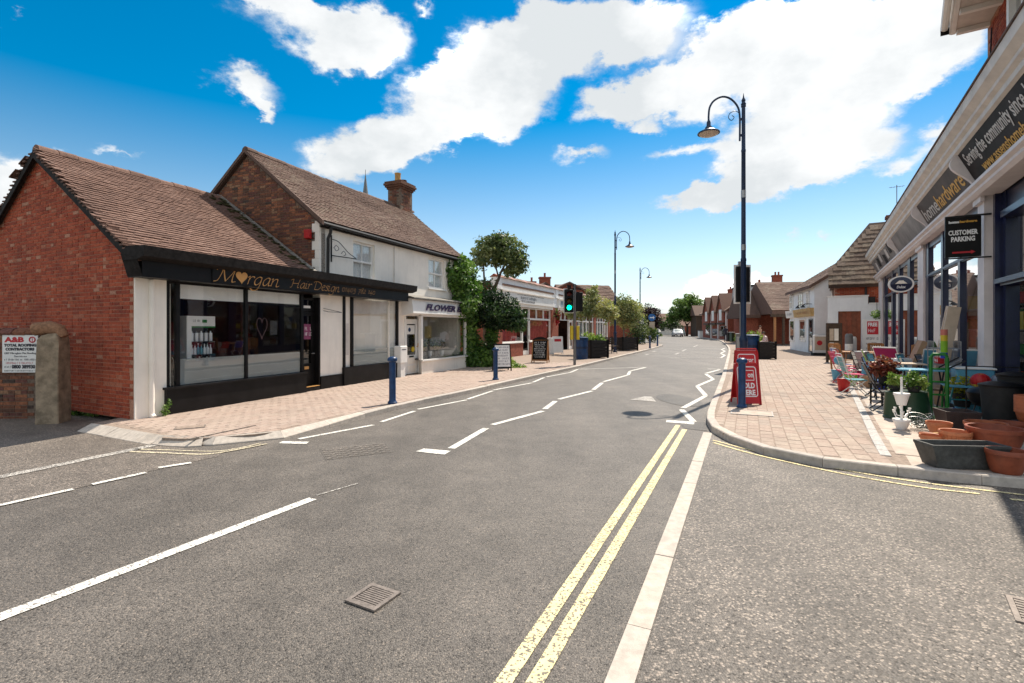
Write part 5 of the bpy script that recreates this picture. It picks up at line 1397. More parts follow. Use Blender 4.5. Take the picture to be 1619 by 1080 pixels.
def stack_on(t, x, y, z0, z1, w=.7, d=.5, pots=2, m=None):
    b = MB(); b.box((x-w/2,y-d/2,z0), (x+w/2,y+d/2,z1)); b.box((x-w/2-.06,y-d/2-.06,z1), (x+w/2+.06,y+d/2+.06,z1+.16)); c = b.build('chimney', m or K['brick_red'], t)
    for i in range(pots):
        b = MB(); b.lathe([(.13,z1+.16),(.10,z1+.2),(.10,z1+.5),(.12,z1+.55)], 10, (x+(i-(pots-1)/2)*.35,y,0)); b.build('chimney_pot', K['terracotta_dark'], c)
def courses(parent, mats, M, width, slope, seed, g=.42, w=.6, clip=None, limit=200, name='roof_tile'):
    return tiles(parent, mats, M, width, slope, seed, w=w, g=g, t=.07, limit=limit, name=name, clip=clip, jit=2.2)
# long brown roof behind the parade
t, r = gable_house('rear_house', 'brown tiled roof of the long house behind the parade', 'house', 0, 5.6, 0, 8, 3.4, 6.1, K['brick_red'], K['roof_base'], 'x', (*(5.400, 46.800), 0), math.radians(12), windows=())
pt_ = math.atan2(6.1-3.4, 4); courses(r, K['tiles_far'], Matrix.Translation((-.18,-.3,3.2)) @ Matrix.Rotation(pt_, 4, 'X'), 5.96, 5.15, 71, g=.3, w=.42, limit=220)
t2, r2 = gable_house('rear_house', 'dark brown end house with steep side past the parade', 'house', 0, 2.4, 0, 7, 3.6, 4.9, K['brick_red'], K['tiles_far'][0], 'y', (12.6, 56, 0), math.radians(14))
t3, r3 = gable_house('rear_house', 'small gabled roof peeping over the parade beside two chimneys', 'house', 0, 4.4, 0, 7, 4.9, 6.0, K['brick_red'], K['tiles'][1], 'y', (3.2, 46, 0), math.radians(8))
stack_on(t3, .1, 1.2, 4.5, 6.35, 1.0, .6, 1); stack_on(t3, -1.1, 1.6, 4.5, 5.95, .7, .6, 1)
bx('link_roof', (-4.5, 1.5, 4.4), (0, 6, 5.0), K['tiles_far'][1], t3); bx('link_wall', (-4.4, 1.6, -.02), (0, 5.9, 4.4), K['brick_red'], t3)
t4, r4 = gable_house('rear_house', 'dark gabled roof hidden behind the round headed tree', 'house', 0, 5, 0, 6, 3.6, 5.3, K['brick_old'][0], K['tiles_far'][0], 'y', (.2, 39, 0), math.radians(10))
# church spire far off
cs_ = thing('church_spire', 'slim grey church spire showing above the cottage ridge', 'spire', (-30.3, 102, 0))
b = MB(); b.lathe([(1.0,12),(1.35,20),(1.5,24.6)], 8); b.box((-1.7,-1.7,-.03), (1.7,1.7,24.4)); b.build('tower', K['stone'], cs_)
b = MB(); b.lathe([(1.25,24.6),(.55,29.5),(.06,33.4)], 8); b.build('spire', mat('spire_shingle', (.16,.17,.18), .9, .2, 2), cs_); b = MB(); b.tube([(0,0,33.3),(0,0,34.4)], .05, 5); b.build('finial', K['black_metal'], cs_)

# ================================================================== RIGHT: HARDWARE SHOP
loc, rz = at(((8.660, 8.910), -2.12709))
RZ = rz
hw = thing('hardware_shop', 'long single-storey hardware shop with navy shopfront and white cornice', 'shop', loc, rz)
XL, XRR = -18.6, 4.5                          # far end, near end (out of frame)
ZB = 4.02                                     # underside of the lower cornice
# pilasters with caps
for x0, x1 in ((-.42, .0), (-7.10, -6.15), (-18.3, -17.1), (4.2, 4.495)):
    b = MB(); b.box((x0, -.10, .10), (x1, .25, ZB)); b.build('pilaster', K['pinkwhite'], hw)
    b = MB(); b.box((x0-.05, -.16, ZB-.10), (x1+.05, -.10, ZB)); b.box((x0-.03, -.14, .10), (x1+.03, -.10, .45)); b.build('pilaster_mould', K['pinkwhite'], hw)
# lower cornice
b = MB(); b.prism([(XL, .1, ZB), (XL, -.20, ZB), (XL, -.26, ZB+.05), (XL, -.26, ZB+.10), (XL, -.32, ZB+.13), (XL, -.32, ZB+.19), (XL, -.1, ZB+.23), (XL, .1, ZB+.23)], (XRR-XL, 0, 0)); b.build('lower_cornice', K['pinkwhite'], hw)
# sloping fascia panels and the eaves cornice above
FA, FB = Vector((0, -.10, ZB+.23)), Vector((0, -.42, 4.93))
fdir = (FB-FA).normalized(); flen = (FB-FA).length
K['fascia_grey'] = mat('taupe_fascia_print', (.085,.068,.062), .6, .3, 1.2, spec=.15)
K['fascia_dark'] = mat('charcoal_fascia_print', (.022,.019,.02), .6, .5, 1.5, spec=.12)
K['fascia_photo'] = mat('pale_fascia_print', (.22,.2,.2), .4, .3, 1.4, col2=(.07,.065,.07))
br = [XL, -10.6, -5.0, -.35, 4.2, XRR]        # bracket positions
fp = []
for i, (x0, x1) in enumerate(zip(br, br[1:])):
    b = MB(); b.prism([(x0+.06, FA.y, FA.z), (x0+.06, FB.y, FB.z), (x0+.06, FB.y+.03, FB.z+.02), (x0+.06, FA.y+.03, FA.z)], (x1-x0-.12, 0, 0)); fp.append(b.build('fascia_panel', [K['fascia_photo'], K['fascia_photo'], K['fascia_grey'], K['fascia_dark'], K['fascia_dark']][i], hw))
for x in br[1:-1]:                            # scrolled brackets
    q = []
    for i in range(13):
        s = i/12; p = FA+(FB-FA)*s; bulge = .10*math.sin(s*PI)+.07*math.sin(s*2*PI)*-1
        q.append((x-.05, p.y-.05-bulge*.9, p.z-.02-.02*s))
    poly = q+[(x-.05, FB.y+.02, FB.z), (x-.05, FA.y+.02, FA.z)]
    b = MB(); b.prism(poly, (.10, 0, 0)); b.build('scroll_bracket', K['pinkwhite'], hw)
b = MB(); b.prism([(XL-.2, .3, 4.93), (XL-.2, -.40, 4.90), (XL-.2, -.46, 4.93), (XL-.2, -.46, 5.02), (XL-.2, -.52, 5.06)] + [(XL-.2, -.52, 5.12), (XL-.2, -.62, 5.20), (XL-.2, -.64, 5.34), (XL-.2, .3, 5.36)], (XRR-XL+.2, 0, 0)); b.build('eaves_cornice', K['offwhite'], hw)
b = MB(); b.prism([(XL-.22, -.66, 5.345), (XL-.22, -.66, 5.375), (XL-.22, 3.5, 6.0), (XL-.22, 3.5, 5.9)], (XRR-XL+.2, 0, 0)); b.build('roof', K['tiles_far'][0], hw)
FMx = Matrix(((1,0,0,0), (0, 0, fdir.y, 0), (0, 0, fdir.z, 0), (0,0,0,1)))
def on_fascia(s, m, x, v, cap, width, panel, **kw):
    # local frame lying in the sloping panel: x along, z up the slope, -y out of the panel
    out = Vector((0, -fdir.z, fdir.y))
    M_ = Matrix(((1, 0, 0, 0), (0, -out.y, fdir.y, FA.y), (0, -out.z, fdir.z, FA.z), (0, 0, 0, 1)))
    return text(s, panel, m, x, -.006, v, cap, width=width, M=M_, **kw)
K['print_orange'] = mat('orange_print', (.62,.33,.05), .5, .02); K['print_silver'] = mat('silver_print', (.5,.47,.45), .45, .02)
on_fascia('home', K['print_silver'], -4.75, .22, .34, 1.6, fp[2], bold=.004); on_fascia('hardware', K['print_orange'], -3.12, .22, .34, 2.35, fp[2], bold=.004)
on_fascia('Serving the community since 1', K['print_silver'], -.10, .42, .24, 3.2, fp[3], bold=.004)
on_fascia('www.assenshomehardware', K['print_orange'], .42, .14, .19, 3.0, fp[3], bold=.003)
for x0, x1, z0, z1 in ((-15, -12.6, .2, .6), (-17.8, -15.6, .1, .5)):
    pass
# picture panels on the far stretch: tool shapes
for i in range(7):
    x = -17.5+i*1.05; b = MB(); out = Vector((0, -fdir.z, fdir.y)); p0 = FA+fdir*(.15+.1*(i % 3))+out*-.006*-1
    b.prism([Vector((x, p0.y, p0.z))+out*.008, Vector((x+.6, p0.y, p0.z))+out*.008, Vector((x+.75, p0.y, p0.z))+out*.008+fdir*.35, Vector((x+.2, p0.y, p0.z))+out*.008+fdir*.42], out*.003); b.build('printed_shape', K['fascia_dark'] if i % 2 else K['print_silver'], fp[0] if x < -10.8 else fp[1])
# glazing between the pilasters
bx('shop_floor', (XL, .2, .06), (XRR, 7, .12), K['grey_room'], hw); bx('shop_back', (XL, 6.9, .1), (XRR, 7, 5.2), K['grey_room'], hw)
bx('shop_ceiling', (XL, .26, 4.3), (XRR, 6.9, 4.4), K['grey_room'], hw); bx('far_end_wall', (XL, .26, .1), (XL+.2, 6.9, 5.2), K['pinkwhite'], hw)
b = MB(); b.box((XL, -.10, .1), (XL+.28, .25, ZB)); b.build('pilaster', K['pinkwhite'], hw)
def bay(x0, x1, posts, ztr=3.35, sill=.55, zoff=0):
    f = MB(); 
    for p, w in posts: f.box((p, -.05, sill), (p+w, .08, ZB))
    f.box((x0, -.03, ztr), (x1, .06, ztr+.10)); f.box((x0, -.03, ZB-.16), (x1, .06, ZB-.003)); f.box((x0, -.06, .1), (x1, .1, sill))
    fr_ = f.build('window_frame', K['navy'], hw)
    b = MB(); b.box((x0, -.055, ztr+.02), (x1, -.033, ztr+.07)); b.build('transom_trim', K['navy_trim'], fr_)
    ed = [x0]+[q for p, w in posts for q in (p, p+w)]+[x1]
    for i in range(0, len(ed), 2):
        if ed[i+1]-ed[i] > .08:
            pane('pane', ed[i], ed[i+1], sill, ztr, .01, fr_); pane('pane', ed[i], ed[i+1], ztr+.10, ZB-.16, .01, fr_)
    return fr_
bay(-6.145, -.423, [(-6.14,.42), (-4.05,.22), (-2.28,.20), (-.62,.19)], 3.05)
bay(-17.09, -7.103, [(-17.08,.8), (-14.0,.45), (-11.9,.4), (-9.55,.55), (-7.35,.23)], 3.05)
bay(2.1, 4.19, [(2.1,.12), (4.07,.12)], 3.05)
# near door bay, navy
b = MB(); b.box((.003, .12, .1), (.28, .30, ZB)); b.box((1.95, .02, .1), (2.095, .30, ZB)); b.box((.28, .05, 2.36), (1.95, .30, 2.50)); b.box((.28,.05,3.55),(1.95,.3,3.66)); b.box((.28,.14,3.66),(1.95,.2,ZB)); b.box((.003,.02,.1),(.12,.12,ZB))
nd = b.build('door_surround', K['navy'], hw)
b = MB(); b.box((.2, -.02, 2.40), (1.95, .05, 2.48)); b.build('transom_trim', K['navy_trim'], nd)
pane('pane', .28, 1.95, 2.5, 3.55, .2, nd)
b = MB(); b.frame(.3, 1.05, .12, 2.35, .11, .62, .68); b.frame(1.06, 1.94, .12, 2.35, .11, .62, .68); dd = b.build('door', K['navy'], hw)
pane('pane', .41, .94, .23, 2.24, .65, dd, K['glass_dark']); pane('pane', 1.17, 1.83, .23, 2.24, .65, dd, K['glass_dark'])
K['slats'] = mat('dim_timber_shelves', (.12,.08,.04), .8, .3, 3)
for i in range(9): bx('inner_shelf', (.3, 2.0, .4+i*.26), (2.0, 2.1, .58+i*.26), K['slats'], hw)
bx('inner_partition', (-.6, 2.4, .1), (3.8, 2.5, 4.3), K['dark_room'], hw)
rr = random.Random(8)
for i in range(46):                           # stock on shelves behind the glass
    x = rr.choice([rr.uniform(-16.5, -8), rr.uniform(-5.6, -.8)]); z = rr.choice([.6, 1.1, 1.6, 2.1]); h = rr.uniform(.15, .4)
    bx('stock', (x, rr.uniform(.5,.6), z), (x+rr.uniform(.15,.5), .85, z+h), rr.choice([K['card'], K['white'], K['red'], K['green_paint'], K['yellow'], K['blue'], K['grey_post'], K['terracotta']]), hw)
for z in (.58, 1.08, 1.58, 2.08):
    bx('stock_shelf', (-5.7, .5, z-.03), (-.7, .9, z), K['grey_post'], hw); bx('stock_shelf', (-16.8, .5, z-.03), (-7.6, .9, z), K['grey_post'], hw)
# posters in the windows
for x, z, w, h, m in ((-3.5,1.3,.5,.45,K['white']), (-3.3,2.3,.8,.7,K['card_pale']), (-3.4,1.85,.35,.3,K['green_paint']), (-13.4,1.2,.7,.9,K['white']), (-5.4,1.0,.7,.9,K['red'])):
    bx('window_poster', (x, .03, z), (x+w, .036, z+h), m, hw)
# taller brick part at the near end, with its eaves box
up = thing('upper_brick_storey', 'tall red brick block with white eaves rising over the hardware shop', 'building', loc, rz)
UX = -0.941; ZT = 7.60
b = MB(); b.box((UX, .15, 5.1), (XRR, 7, ZT)); ub = b.build('brick_wall', K['mortar'], up); WM[ub.name] = WM[up.name]
brickwork(ub, brick_far, [(UX, 5.2), (3.2, 5.2), (3.2, 7.5), (UX, 7.5)], 66, Matrix.Translation((0, .15, 0)), limit=300, holes=[(.62, 2.0, 5.6, 7.4)])
b = MB(); b.frame(.62, 2.0, 5.62, 7.4, .12, .05, .20); b.box((.55,.0,5.54),(2.07,.16,5.62)); wf = b.build('window', K['white'], up); bx('pane', (.74,.14,5.74), (1.88,.149,7.28), K['glass_dark'], wf)
b = MB(); b.box((1.29,.06,5.74),(1.35,.138,7.28)); b.box((.74,.06,6.5),(1.29,.138,6.56)); b.build('glazing_bar', K['white'], wf)
ZQ = 7.52; oy = lambda x: -.42-.122*(x-UX)     # the eaves run slightly off the line of the shopfront
b = MB(); b.prism([(UX, oy(UX), ZQ), (XRR, oy(XRR), ZQ), (XRR, .4, ZQ), (UX, .4, ZQ)], (0, 0, .30)); b.build('eaves_box', K['offwhite'], up)
for i in range(6):
    x = UX+.10+i*.8; b = MB(); b.box((x, oy(x)+.10, ZQ-.09), (x+.09, .148, ZQ-.003)); b.build('soffit_bracket', K['white'], up)
b = MB(); b.prism([(UX+.02, oy(UX)+.02, ZQ-.02), (XRR, oy(XRR)+.02, ZQ-.02), (XRR, oy(XRR)+.09, ZQ-.02), (UX+.02, oy(UX)+.09, ZQ-.02)], (0, 0, .018)); b.build('soffit_trim', K['white'], up)
b = MB(); b.tube([(UX-.02, oy(UX)-.07, ZQ+.16), (XRR, oy(XRR)-.07, ZQ+.16)], .065, 8); b.build('gutter', K['white'], up)
b = MB(); b.box((UX-.035,oy(UX)-.13,ZQ+.03),(UX-.021,oy(UX)+.05,ZQ+.17)); b.build('gutter_end', K['black'], up)
b = MB(); b.tube([(UX+.25,.08,5.3),(UX+.6,.08,7.2)], .012, 5); b.build('cable', K['black'], up)
b = MB(); b.prism([(UX-.1, -.45, ZQ+.302), (UX-.1, 3.6, ZQ+2.3), (UX-.1, 7.6, ZQ+.302)], (XRR-UX, 0, 0)); b.build('roof', K['tiles_far'][1], up)
# projecting signs hang square to the wall
R_loc = lambda x, y, z: tuple(WM[hw.name] @ Vector((x, y, z)))
RP = rz+PI/2                                  # text runs from the outer end towards the wall
kp = thing('parking_sign', 'black projecting sign reading CUSTOMER PARKING with a red arrow', 'sign', R_loc(.05, -.65, 0), RP)
bx('board', (0, -.02, 2.93), (.50, .02, 3.66), K['black'], kp)
for s_, y_ in ((1, -.0215),):
    text('home', kp, K['white_print'], .05, y_, 3.56, .042, width=.15, bold=.004); text('hardware', kp, K['print_orange'], .205, y_, 3.56, .042, width=.24, bold=.003)
    text('CUSTOMER', kp, K['white_print'], .045, y_, 3.34, .085, width=.41, bold=.0045)
    text('PARKING', kp, K['white_print'], .085, y_, 3.22, .085, width=.33, bold=.0045)
b = MB(); b.prism([(.10,-.0215,3.0),(.36,-.0215,3.0),(.36,-.0215,2.98),(.42,-.0215,3.015),(.36,-.0215,3.05),(.36,-.0215,3.03),(.10,-.0215,3.03)], (0,-.003,0)); b.build('arrow', K['red_print'], kp)
b = MB(); b.tube([(.0,0,3.68),(.64,0,3.68)], .018, 6); b.tube([(.0,0,2.91),(.64,0,2.91)], .014, 6); b.build('bracket', K['black_metal'], kp)
ov = thing('oval_sign', 'oval projecting paint sign with navy foot and pale rim', 'sign', R_loc(-7.0, -.82, 2.97), RP)
Mo = Matrix.Translation((.31, 0, 0)) @ Matrix.Rotation(PI/2, 4, 'X') @ Matrix.Diagonal((1.25, 1, 1, 1))
b = MB(); b.lathe([(.245,-.05),(.255,-.045),(.255,.045),(.245,.05)], 32, M=Mo); b.build('rim', K['white'], ov)
b = MB(); b.lathe([(.215,.051),(.215,.058)], 32, M=Mo); b.build('face', K['navy_trim'], ov)
b = MB(); b.prism([Mo @ Vector((.205*math.cos(-PI+PI*i/16), .205*math.sin(-PI+PI*i/16), .059)) for i in range(17)], (0, -.004, 0)); b.build('lower_band', K['navy'], ov)
text('Dulux', ov, K['white_print'], .20, -.066, -.125, .075, width=.22, shear=.2, bold=.003)
b = MB(); b.sphere((.31, -.06, .05), (.045,.006,.05), 8); b.prism([(.16,-.059,.01),(.46,-.059,.01),(.36,-.059,.11),(.26,-.059,.11)], (0,-.003,0)); b.build('emblem', K['cream'], ov)
b = MB(); b.tube([(.60,0,.1),(.72,0,.1)], .015, 6); b.tube([(.60,0,-.1),(.72,0,-.1)], .015, 6); b.build('bracket', K['black_metal'], ov)

# ================================================================== RIGHT: WHITE HOUSE, SLATE-ROOFED BRICK HOUSE
loc, rz = at(((18.164, 29.640), -1.89223))
wh, whr = gable_house('white_house', 'white rendered house with small shop beyond the slate roofed house', 'house', -6.7, 0, 0, 6.2, 4.35, 6.35, K['white_render'], K['tiles_far'][1], 'x', loc, rz, .28)
WP = math.atan2(2.0, 3.1)
tiles(whr, K['tiles_far'], Matrix.Translation((-6.87, -.28, 4.18)) @ Matrix.Rotation(WP, 4, 'X'), 7.04, 4.0, 91, g=.2, w=.3)
for px0, px1, z0, z1 in ((1249.5,1254.5,3.0,3.95), (1263,1269,2.85,3.9), (1275.5,1279.5,2.95,3.9)):
    pass
for x0, x1, z0, z1 in ((-6.480, -5.564, 3.0, 3.95), (-3.859, -2.808, 2.95, 3.9), (-1.658, -1.112, 3.0, 3.9)):
    sash(x0, x1, z0, z1, wh, K['white'], curtain=False, yo=-.12)
    bx('reveal', (x0+.04, -.006, z0+.04), (x1-.04, -.001, z1-.04), K['grey_room'], wh)
for x0, x1, z0, z1 in ((-6.690, -5.171, .7, 2.2), (-3.680, -2.060, .75, 2.25), (-1.189, -0.216, .15, 2.2)):
    b = MB(); b.frame(x0, x1, z0, z1, .08, -.05, -.002); f = b.build('shop_window' if z0 > .3 else 'door', K['white'] if z0 > .3 else K['grey_post'], wh); bx('pane', (x0+.08, -.025, z0+.08), (x1-.08, -.004, z1-.08), K['glass_dark'], f); bx('backing', (x0+.08,-.003,z0+.08), (x1-.08,-.001,z1-.08), K['grey_room'], f)
for x0, x1, m, s in ((-7.117, -4.882, K['white'], 'a'), (-4.597, -0.072, mat('ochre_fascia', (.52,.34,.14), .6), 'b')):
    b = MB(); b.prism([(x0,-.002,2.36),(x0,-.16,2.36),(x0,-.24,2.86),(x0,-.002,2.86)], (x1-x0,0,0)); f = b.build('fascia', m, wh); scribble(f, K['grey_post'] if s == 'a' else K['wood'], x0+.2, -.215, 2.52, x1-x0-.4, .2, 31)
for px in (0, 1):
    x = (-1.9, -.5)[px]; b = MB(); b.tube([(x,-.02,3.1),(x,-.35,3.12),(x,-.5,3.05)], .02, 5); b.lathe([(.03,0),(.16,-.16)], 10, (x,-.5,3.05)); b.build('wall_lamp', K['black_metal'], wh)
b = MB(); b.frame(0, 1.1, 0, .8, .07, -.03, .0); b.box((.52,-.028,.07),(.58,-.002,.73)); b.box((.07,-.027,.37),(.52,-.003,.43)); b.box((.58,-.027,.37),(1.03,-.003,.43)); b.box((.07,-.002,.07),(1.03,-.001,.73), 1)
b.v = [(.004-q[1]*1.0, 2.2+q[0], 3.25+q[2]) for q in b.v]; b.f = [tuple(reversed(f)) for f in b.f]; b.build('side_window', [K['white'], K['glass_dark']], wh)
b = MB(); b.tube([(.06,.9,4.3),(.06,.9,.1)], .04, 6); b.build('drainpipe', K['white'], wh)
pb = thing('sign_box', 'free-standing poster box by the side wall of the white house', 'sign', (*(17.215, 27.572), .1), math.radians(-15))
b = MB(); b.bevbox((-.35,-.09,.15), (.35,.09,1.15), .03); b.build('case', K['white'], pb); bx('poster', (-.28,-.096,.3), (.28,-.091,1.05), K['card_pale'], pb); b = MB(); b.lathe([(.14,-.003),(.14,.003)], 14, M=Matrix.Translation((-.05,-.1,.7)) @ Matrix.Rotation(PI/2,4,'X')); b.build('red_spot', K['red_print'], pb); bx('foot', (-.4,-.2,0), (.4,.2,.149), K['rubber'], pb)
wb = thing('wheelie_bin', 'black bin against the side wall of the white house', 'bin', (*(17.950, 28.229), .1), math.radians(-10))
b = MB(); b.prism([(-.25,-.28,.05),(.25,-.28,.05),(.29,-.33,1.0),(-.29,-.33,1.0)], (0,.6,0)); b.build('body', K['black'], wb); b = MB(); b.prism([(-.3,-.36,1.003),(.3,-.36,1.003),(.3,.3,1.1),(-.3,.3,1.1)], (0,0,.05)); b.build('lid', K['black_matt'], wb)

# brick house with heavy stone-slate roof: wall square to the street
SB = thing('slate_roofed_house', 'red brick house end under a steep roof of big stone slates', 'house', (17.35, 26.5, 0), math.radians(-31.9))
b = MB(); b.box((0, 0, -.02), (6, 6.5, 3.95)); sw_ = b.build('brick_wall', K['mortar'], SB); WM[sw_.name] = WM[SB.name]
brickwork(sw_, brick_far, [(0, 1.6), (2.3, 1.6), (2.3, 3.95), (0, 3.95)], 77, None, limit=120, proud=.006)
bx('wall_plate', (-.25, -.12, 3.86), (4, -.02, 3.96), K['white'], SB)
spitch = math.radians(48); SM = Matrix.Translation((-.30, -.42, 3.90)) @ Matrix.Rotation(spitch, 4, 'X')
def sclip(u, v):
    lim = .0 if v < .7 else .0+(v-.7)*.30 if v < 1.6 else .27+(v-1.6)*.55
    return u > lim
b = MB(); b.prism([SM @ Vector((u, v, -.02)) for u, v in ((0,0),(6.2,0),(6.2,5.0),(2.0,5.0),(.27,1.6),(0,.7))], SM.to_3x3() @ Vector((0,0,-.2))); sr_ = b.build('roof', K['roof_base'], SB); WM[sr_.name] = WM[SB.name]
b = MB(); b.prism([SM @ Vector((u, v, -.25)) for u, v in ((0.1,0.1),(.3,1.6),(2.0,4.9))]+[Vector((2.2, 5.5, 3.9)), Vector((-.2, 5.5, 3.9))], (.3, 0, 0)); b.build('roof_hip', K['tiles_far'][0], SB)
tiles(sr_, K['stone_slates'], SM, 6.0, 5.0, 92, w=.40, g=.36, t=.05, limit=300, name='stone_slate', clip=sclip, jit=1.8)
stack_on(SB, 2.9, 3.0, 6.6, 7.75, .8, .6, 0, K['brick_old'][0])
b = MB(); b.tube([(2.95,3.0,7.9),(2.95,3.0,9.6)], .02, 5); b.tube([(2.6,3.0,9.5),(3.3,3.0,9.5)], .012, 4)
for i in range(5): b.tube([(2.7+i*.13,2.85,9.5),(2.7+i*.13,3.15,9.5)], .008, 4)
b.build('aerial', K['grey_post'], SB)
b = MB(); b.tube([(1.35,-.06,3.8),(1.35,-.06,2.9)], .05, 6); b.cbox((1.6,-.1,3.1), (.28,.12,.3)); b.build('drainpipe', K['black_metal'], SB)
WE = thing('white_porch', 'low white extension wall with a brown boarded doorway before the brick house', 'extension', (16.7, 25.9, 0), math.radians(-31.9))
b = MB(); b.box((-.1, 0, .1), (.35, .35, 3.25)); b.box((.35, 0, 2.5), (1.62, .35, 3.25)); b.box((1.33, 0, .1), (1.62, .35, 2.5)); b.box((1.62, .003, .1), (3.0, .35, 2.85)); b.build('wall', K['white_render'], WE)
bx('coping', (-.14, -.04, 3.252), (1.66, .40, 3.31), K['white'], WE); bx('coping', (1.665, -.04, 2.852), (3.05, .40, 2.91), K['white'], WE)
for i in range(5): bx('door_board', (.352+i*.196, .10+(i % 2)*.006, .12), (.352+i*.196+.19, .16, 2.498), mat('red_brown_boarding_%d' % i, (.22+.02*(i % 3),.07,.035), .7, .2, 6), WE)
fs_ = thing('free_sign', 'tall white sign with red letters FREE before the porch', 'sign', (17.35, 24.45, .1), math.radians(-31.9))
b = MB(); b.bevbox((0,-.03,.0), (.85,.03,1.95), .01); b.build('board', K['white'], fs_)
bx('red_panel', (.20,-.035,1.22), (.65,-.0305,1.86), K['red_print'], fs_); text('FREE', fs_, K['white_print'], .24, -.036, 1.62, .17, width=.37, bold=.01); scribble(fs_, K['white_print'], .25, -.037, 1.32, .36, .17, 26)
for i in range(4): scribble(fs_, K['ink'], .16, -.0325, .95-.24*i, .52, .12, 20+i)
hb2 = thing('hanging_basket', 'hanging basket of greenery on a bracket over the FREE sign', 'flowers', (17.9, 24.2, 2.3))
foliage('leaves', hb2, LEAF['ivy'], [((0,0,0), (.25,.25,.25))], 250, .05, 93); b = MB(); b.tube([(0,0,.2),(0,0,.75),(.25,.2,.8)], .012, 5); b.build('bracket', K['black_metal'], hb2)
nb = thing('notice_stand', 'tall brown notice stand at the corner of the white porch', 'notice board', (*(14.327, 21.956), .1), math.radians(-25))
b = MB(); b.box((-.30,-.05,0), (-.2,.05,1.75)); b.box((.2,-.05,0), (.30,.05,1.75)); b.box((-.2,-.04,1.65),(.2,.04,1.75)); b.box((-.2,-.02,.1),(.2,.03,1.65)); b.build('frame', K['wood_dark'], nb)
for i in range(4): bx('leaflet', (-.17+(i % 2)*.18,-.03,.35+.62*(i//2)), (-.01+(i % 2)*.18,-.0205,.88+.62*(i//2)), (K['white'], K['card'], K['card_pale'], K['cream'])[i], nb)
for i, (x, y, h, kk, lab) in enumerate(((16.6,24.3,1.25,'grey_post','grey cylinder bin in front of the brown boarded doorway'), (16.95,24.6,1.0,'white','pale drum beside the grey cylinder bin at the porch'), (17.2,24.9,1.1,'cream','cream drum nearest the FREE sign at the porch'))):
    t = thing('drum', lab, 'drum', (x, y, .1), 0, None); b = MB(); b.lathe([(.16,0),(.17,.05),(.17,h-.1),(.15,h-.06),(.12,h)], 14); b.build('body', K[kk], t, smooth=True); b = MB(); b.lathe([(.172,h*.35),(.172,h*.6)], 14, cap=False); b.build('band', K['white'], t)

# ================================================================== FAR RIGHT: GABLED TERRACE AND MARKET HALL
TRa = math.atan2(13, 2.3)
rh = thing('gabled_terrace', 'distant red brick terrace with three pointed dormer gables', 'house', (28.9, 66, 0), TRa+PI)
# frame: x towards the viewer (right), y inward
b = MB(); b.box((-17, 0, -.03), (0, 8, 4.15)); b.prism([(-.25,0,4.15),(-.25,4,6.9),(-.25,8,4.15)], (.25,0,0)); b.build('wall', K['brick_red'], rh)
b = MB(); b.prism([(-17.2,-.4,4.0),(-17.2,4,7.05),(-17.2,8.4,4.0),(-17.2,8.4,3.8),(-17.2,4,6.85),(-17.2,-.4,3.8)], (17.3,0,0)); rhr = b.build('roof', K['tiles_far'][2], rh); WM[rhr.name] = WM[rh.name]
for i in range(3):
    x = -2.6-i*4.6
    b = MB(); b.prism([(x-1.7,-.35,2.4),(x+1.7,-.35,2.4),(x+1.7,-.35,4.2),(x,-.35,6.3),(x-1.7,-.35,4.2)], (0,3.2,0)); b.build('gable', K['brick_red'], rh)
    b = MB(); b.prism([(x-2.0,-.6,3.95),(x,-.6,6.5),(x+2.0,-.6,3.95),(x+2.0,-.6,3.75),(x,-.6,6.25),(x-2.0,-.6,3.75)], (0,3.9,0)); b.build('gable_roof', K['tiles'][2], rh)
    bx('window', (x-.7,-.42,2.7), (x+.7,-.36,4.2), K['white'], rh)
    bx('pilaster', (x+2.0,-.2,.0), (x+2.35,-.003,4.1), K['pinkwhite'], rh)
    bx('shop_window', (x-1.7,-.12,.5), (x+1.7,-.004,2.1), K['glass_dark'], rh); bx('fascia', (x-1.8,-.5,2.15), (x+1.8,-.03,2.4), K['wood_dark'], rh)
    bx('dark_opening', (x-1.65,-.003,.55), (x+1.65,-.001,2.05), K['dark_room'], rh)
stack_on(rh, -6, 4, 6.6, 8.0, 1.2, .8, 3); stack_on(rh, -15, 4, 6.6, 7.8, 1.0, .7, 2); stack_on(rh, -11, 4, 6.6, 8.4, 1.2, .8, 3); stack_on(rh, -1, 4.2, 6.3, 7.6, .9, .7, 2)
b = MB(); b.box((.002,1.0,1.6),(.05,2.2,2.9)); b.build('end_wall_sign', K['cream'], rh)
mh = thing('slate_mansard_building', 'far building with pale slate roof and tall red chimneys', 'building', (28.5, 58.5, 0), math.radians(-14))
b = MB(); b.box((-.8,0,-.03),(12,7,4.9)); b.build('wall', K['brick_red'], mh); b = MB(); b.prism([(-1.0,-.3,4.9),(-1.0,1.6,6.75),(-1.0,6.5,6.75),(-1.0,7.3,4.9)], (13.2,0,0)); b.build('roof', mat('pale_slate', (.34,.34,.33), .8, .15, 2), mh); bx('roof_edge', (-1.1,1.4,6.753),(12.3,6.7,6.9), K['black_matt'], mh)
bx('skylight', (.9,.3,5.45),(1.9,.9,6.2), K['navy_trim'], mh); bx('upper_window', (-.3,-.06,3.2),(.5,-.003,4.4), K['white'], mh); bx('wall_board', (-.4,-.05,1.9),(.9,-.002,2.7), K['cream'], mh)
stack_on(mh, 2.7, .2, 4.8, 7.7, 1.0, .7, 2, K['red'] if 0 else K['brick_red']); stack_on(mh, 8.9, 1.5, 6.3, 8.2, 1.2, .8, 3)
hall = thing('market_hall', 'brown tiled hall on timber posts left of the white house', 'hall', (21.8, 44.5, 0), math.radians(-8))
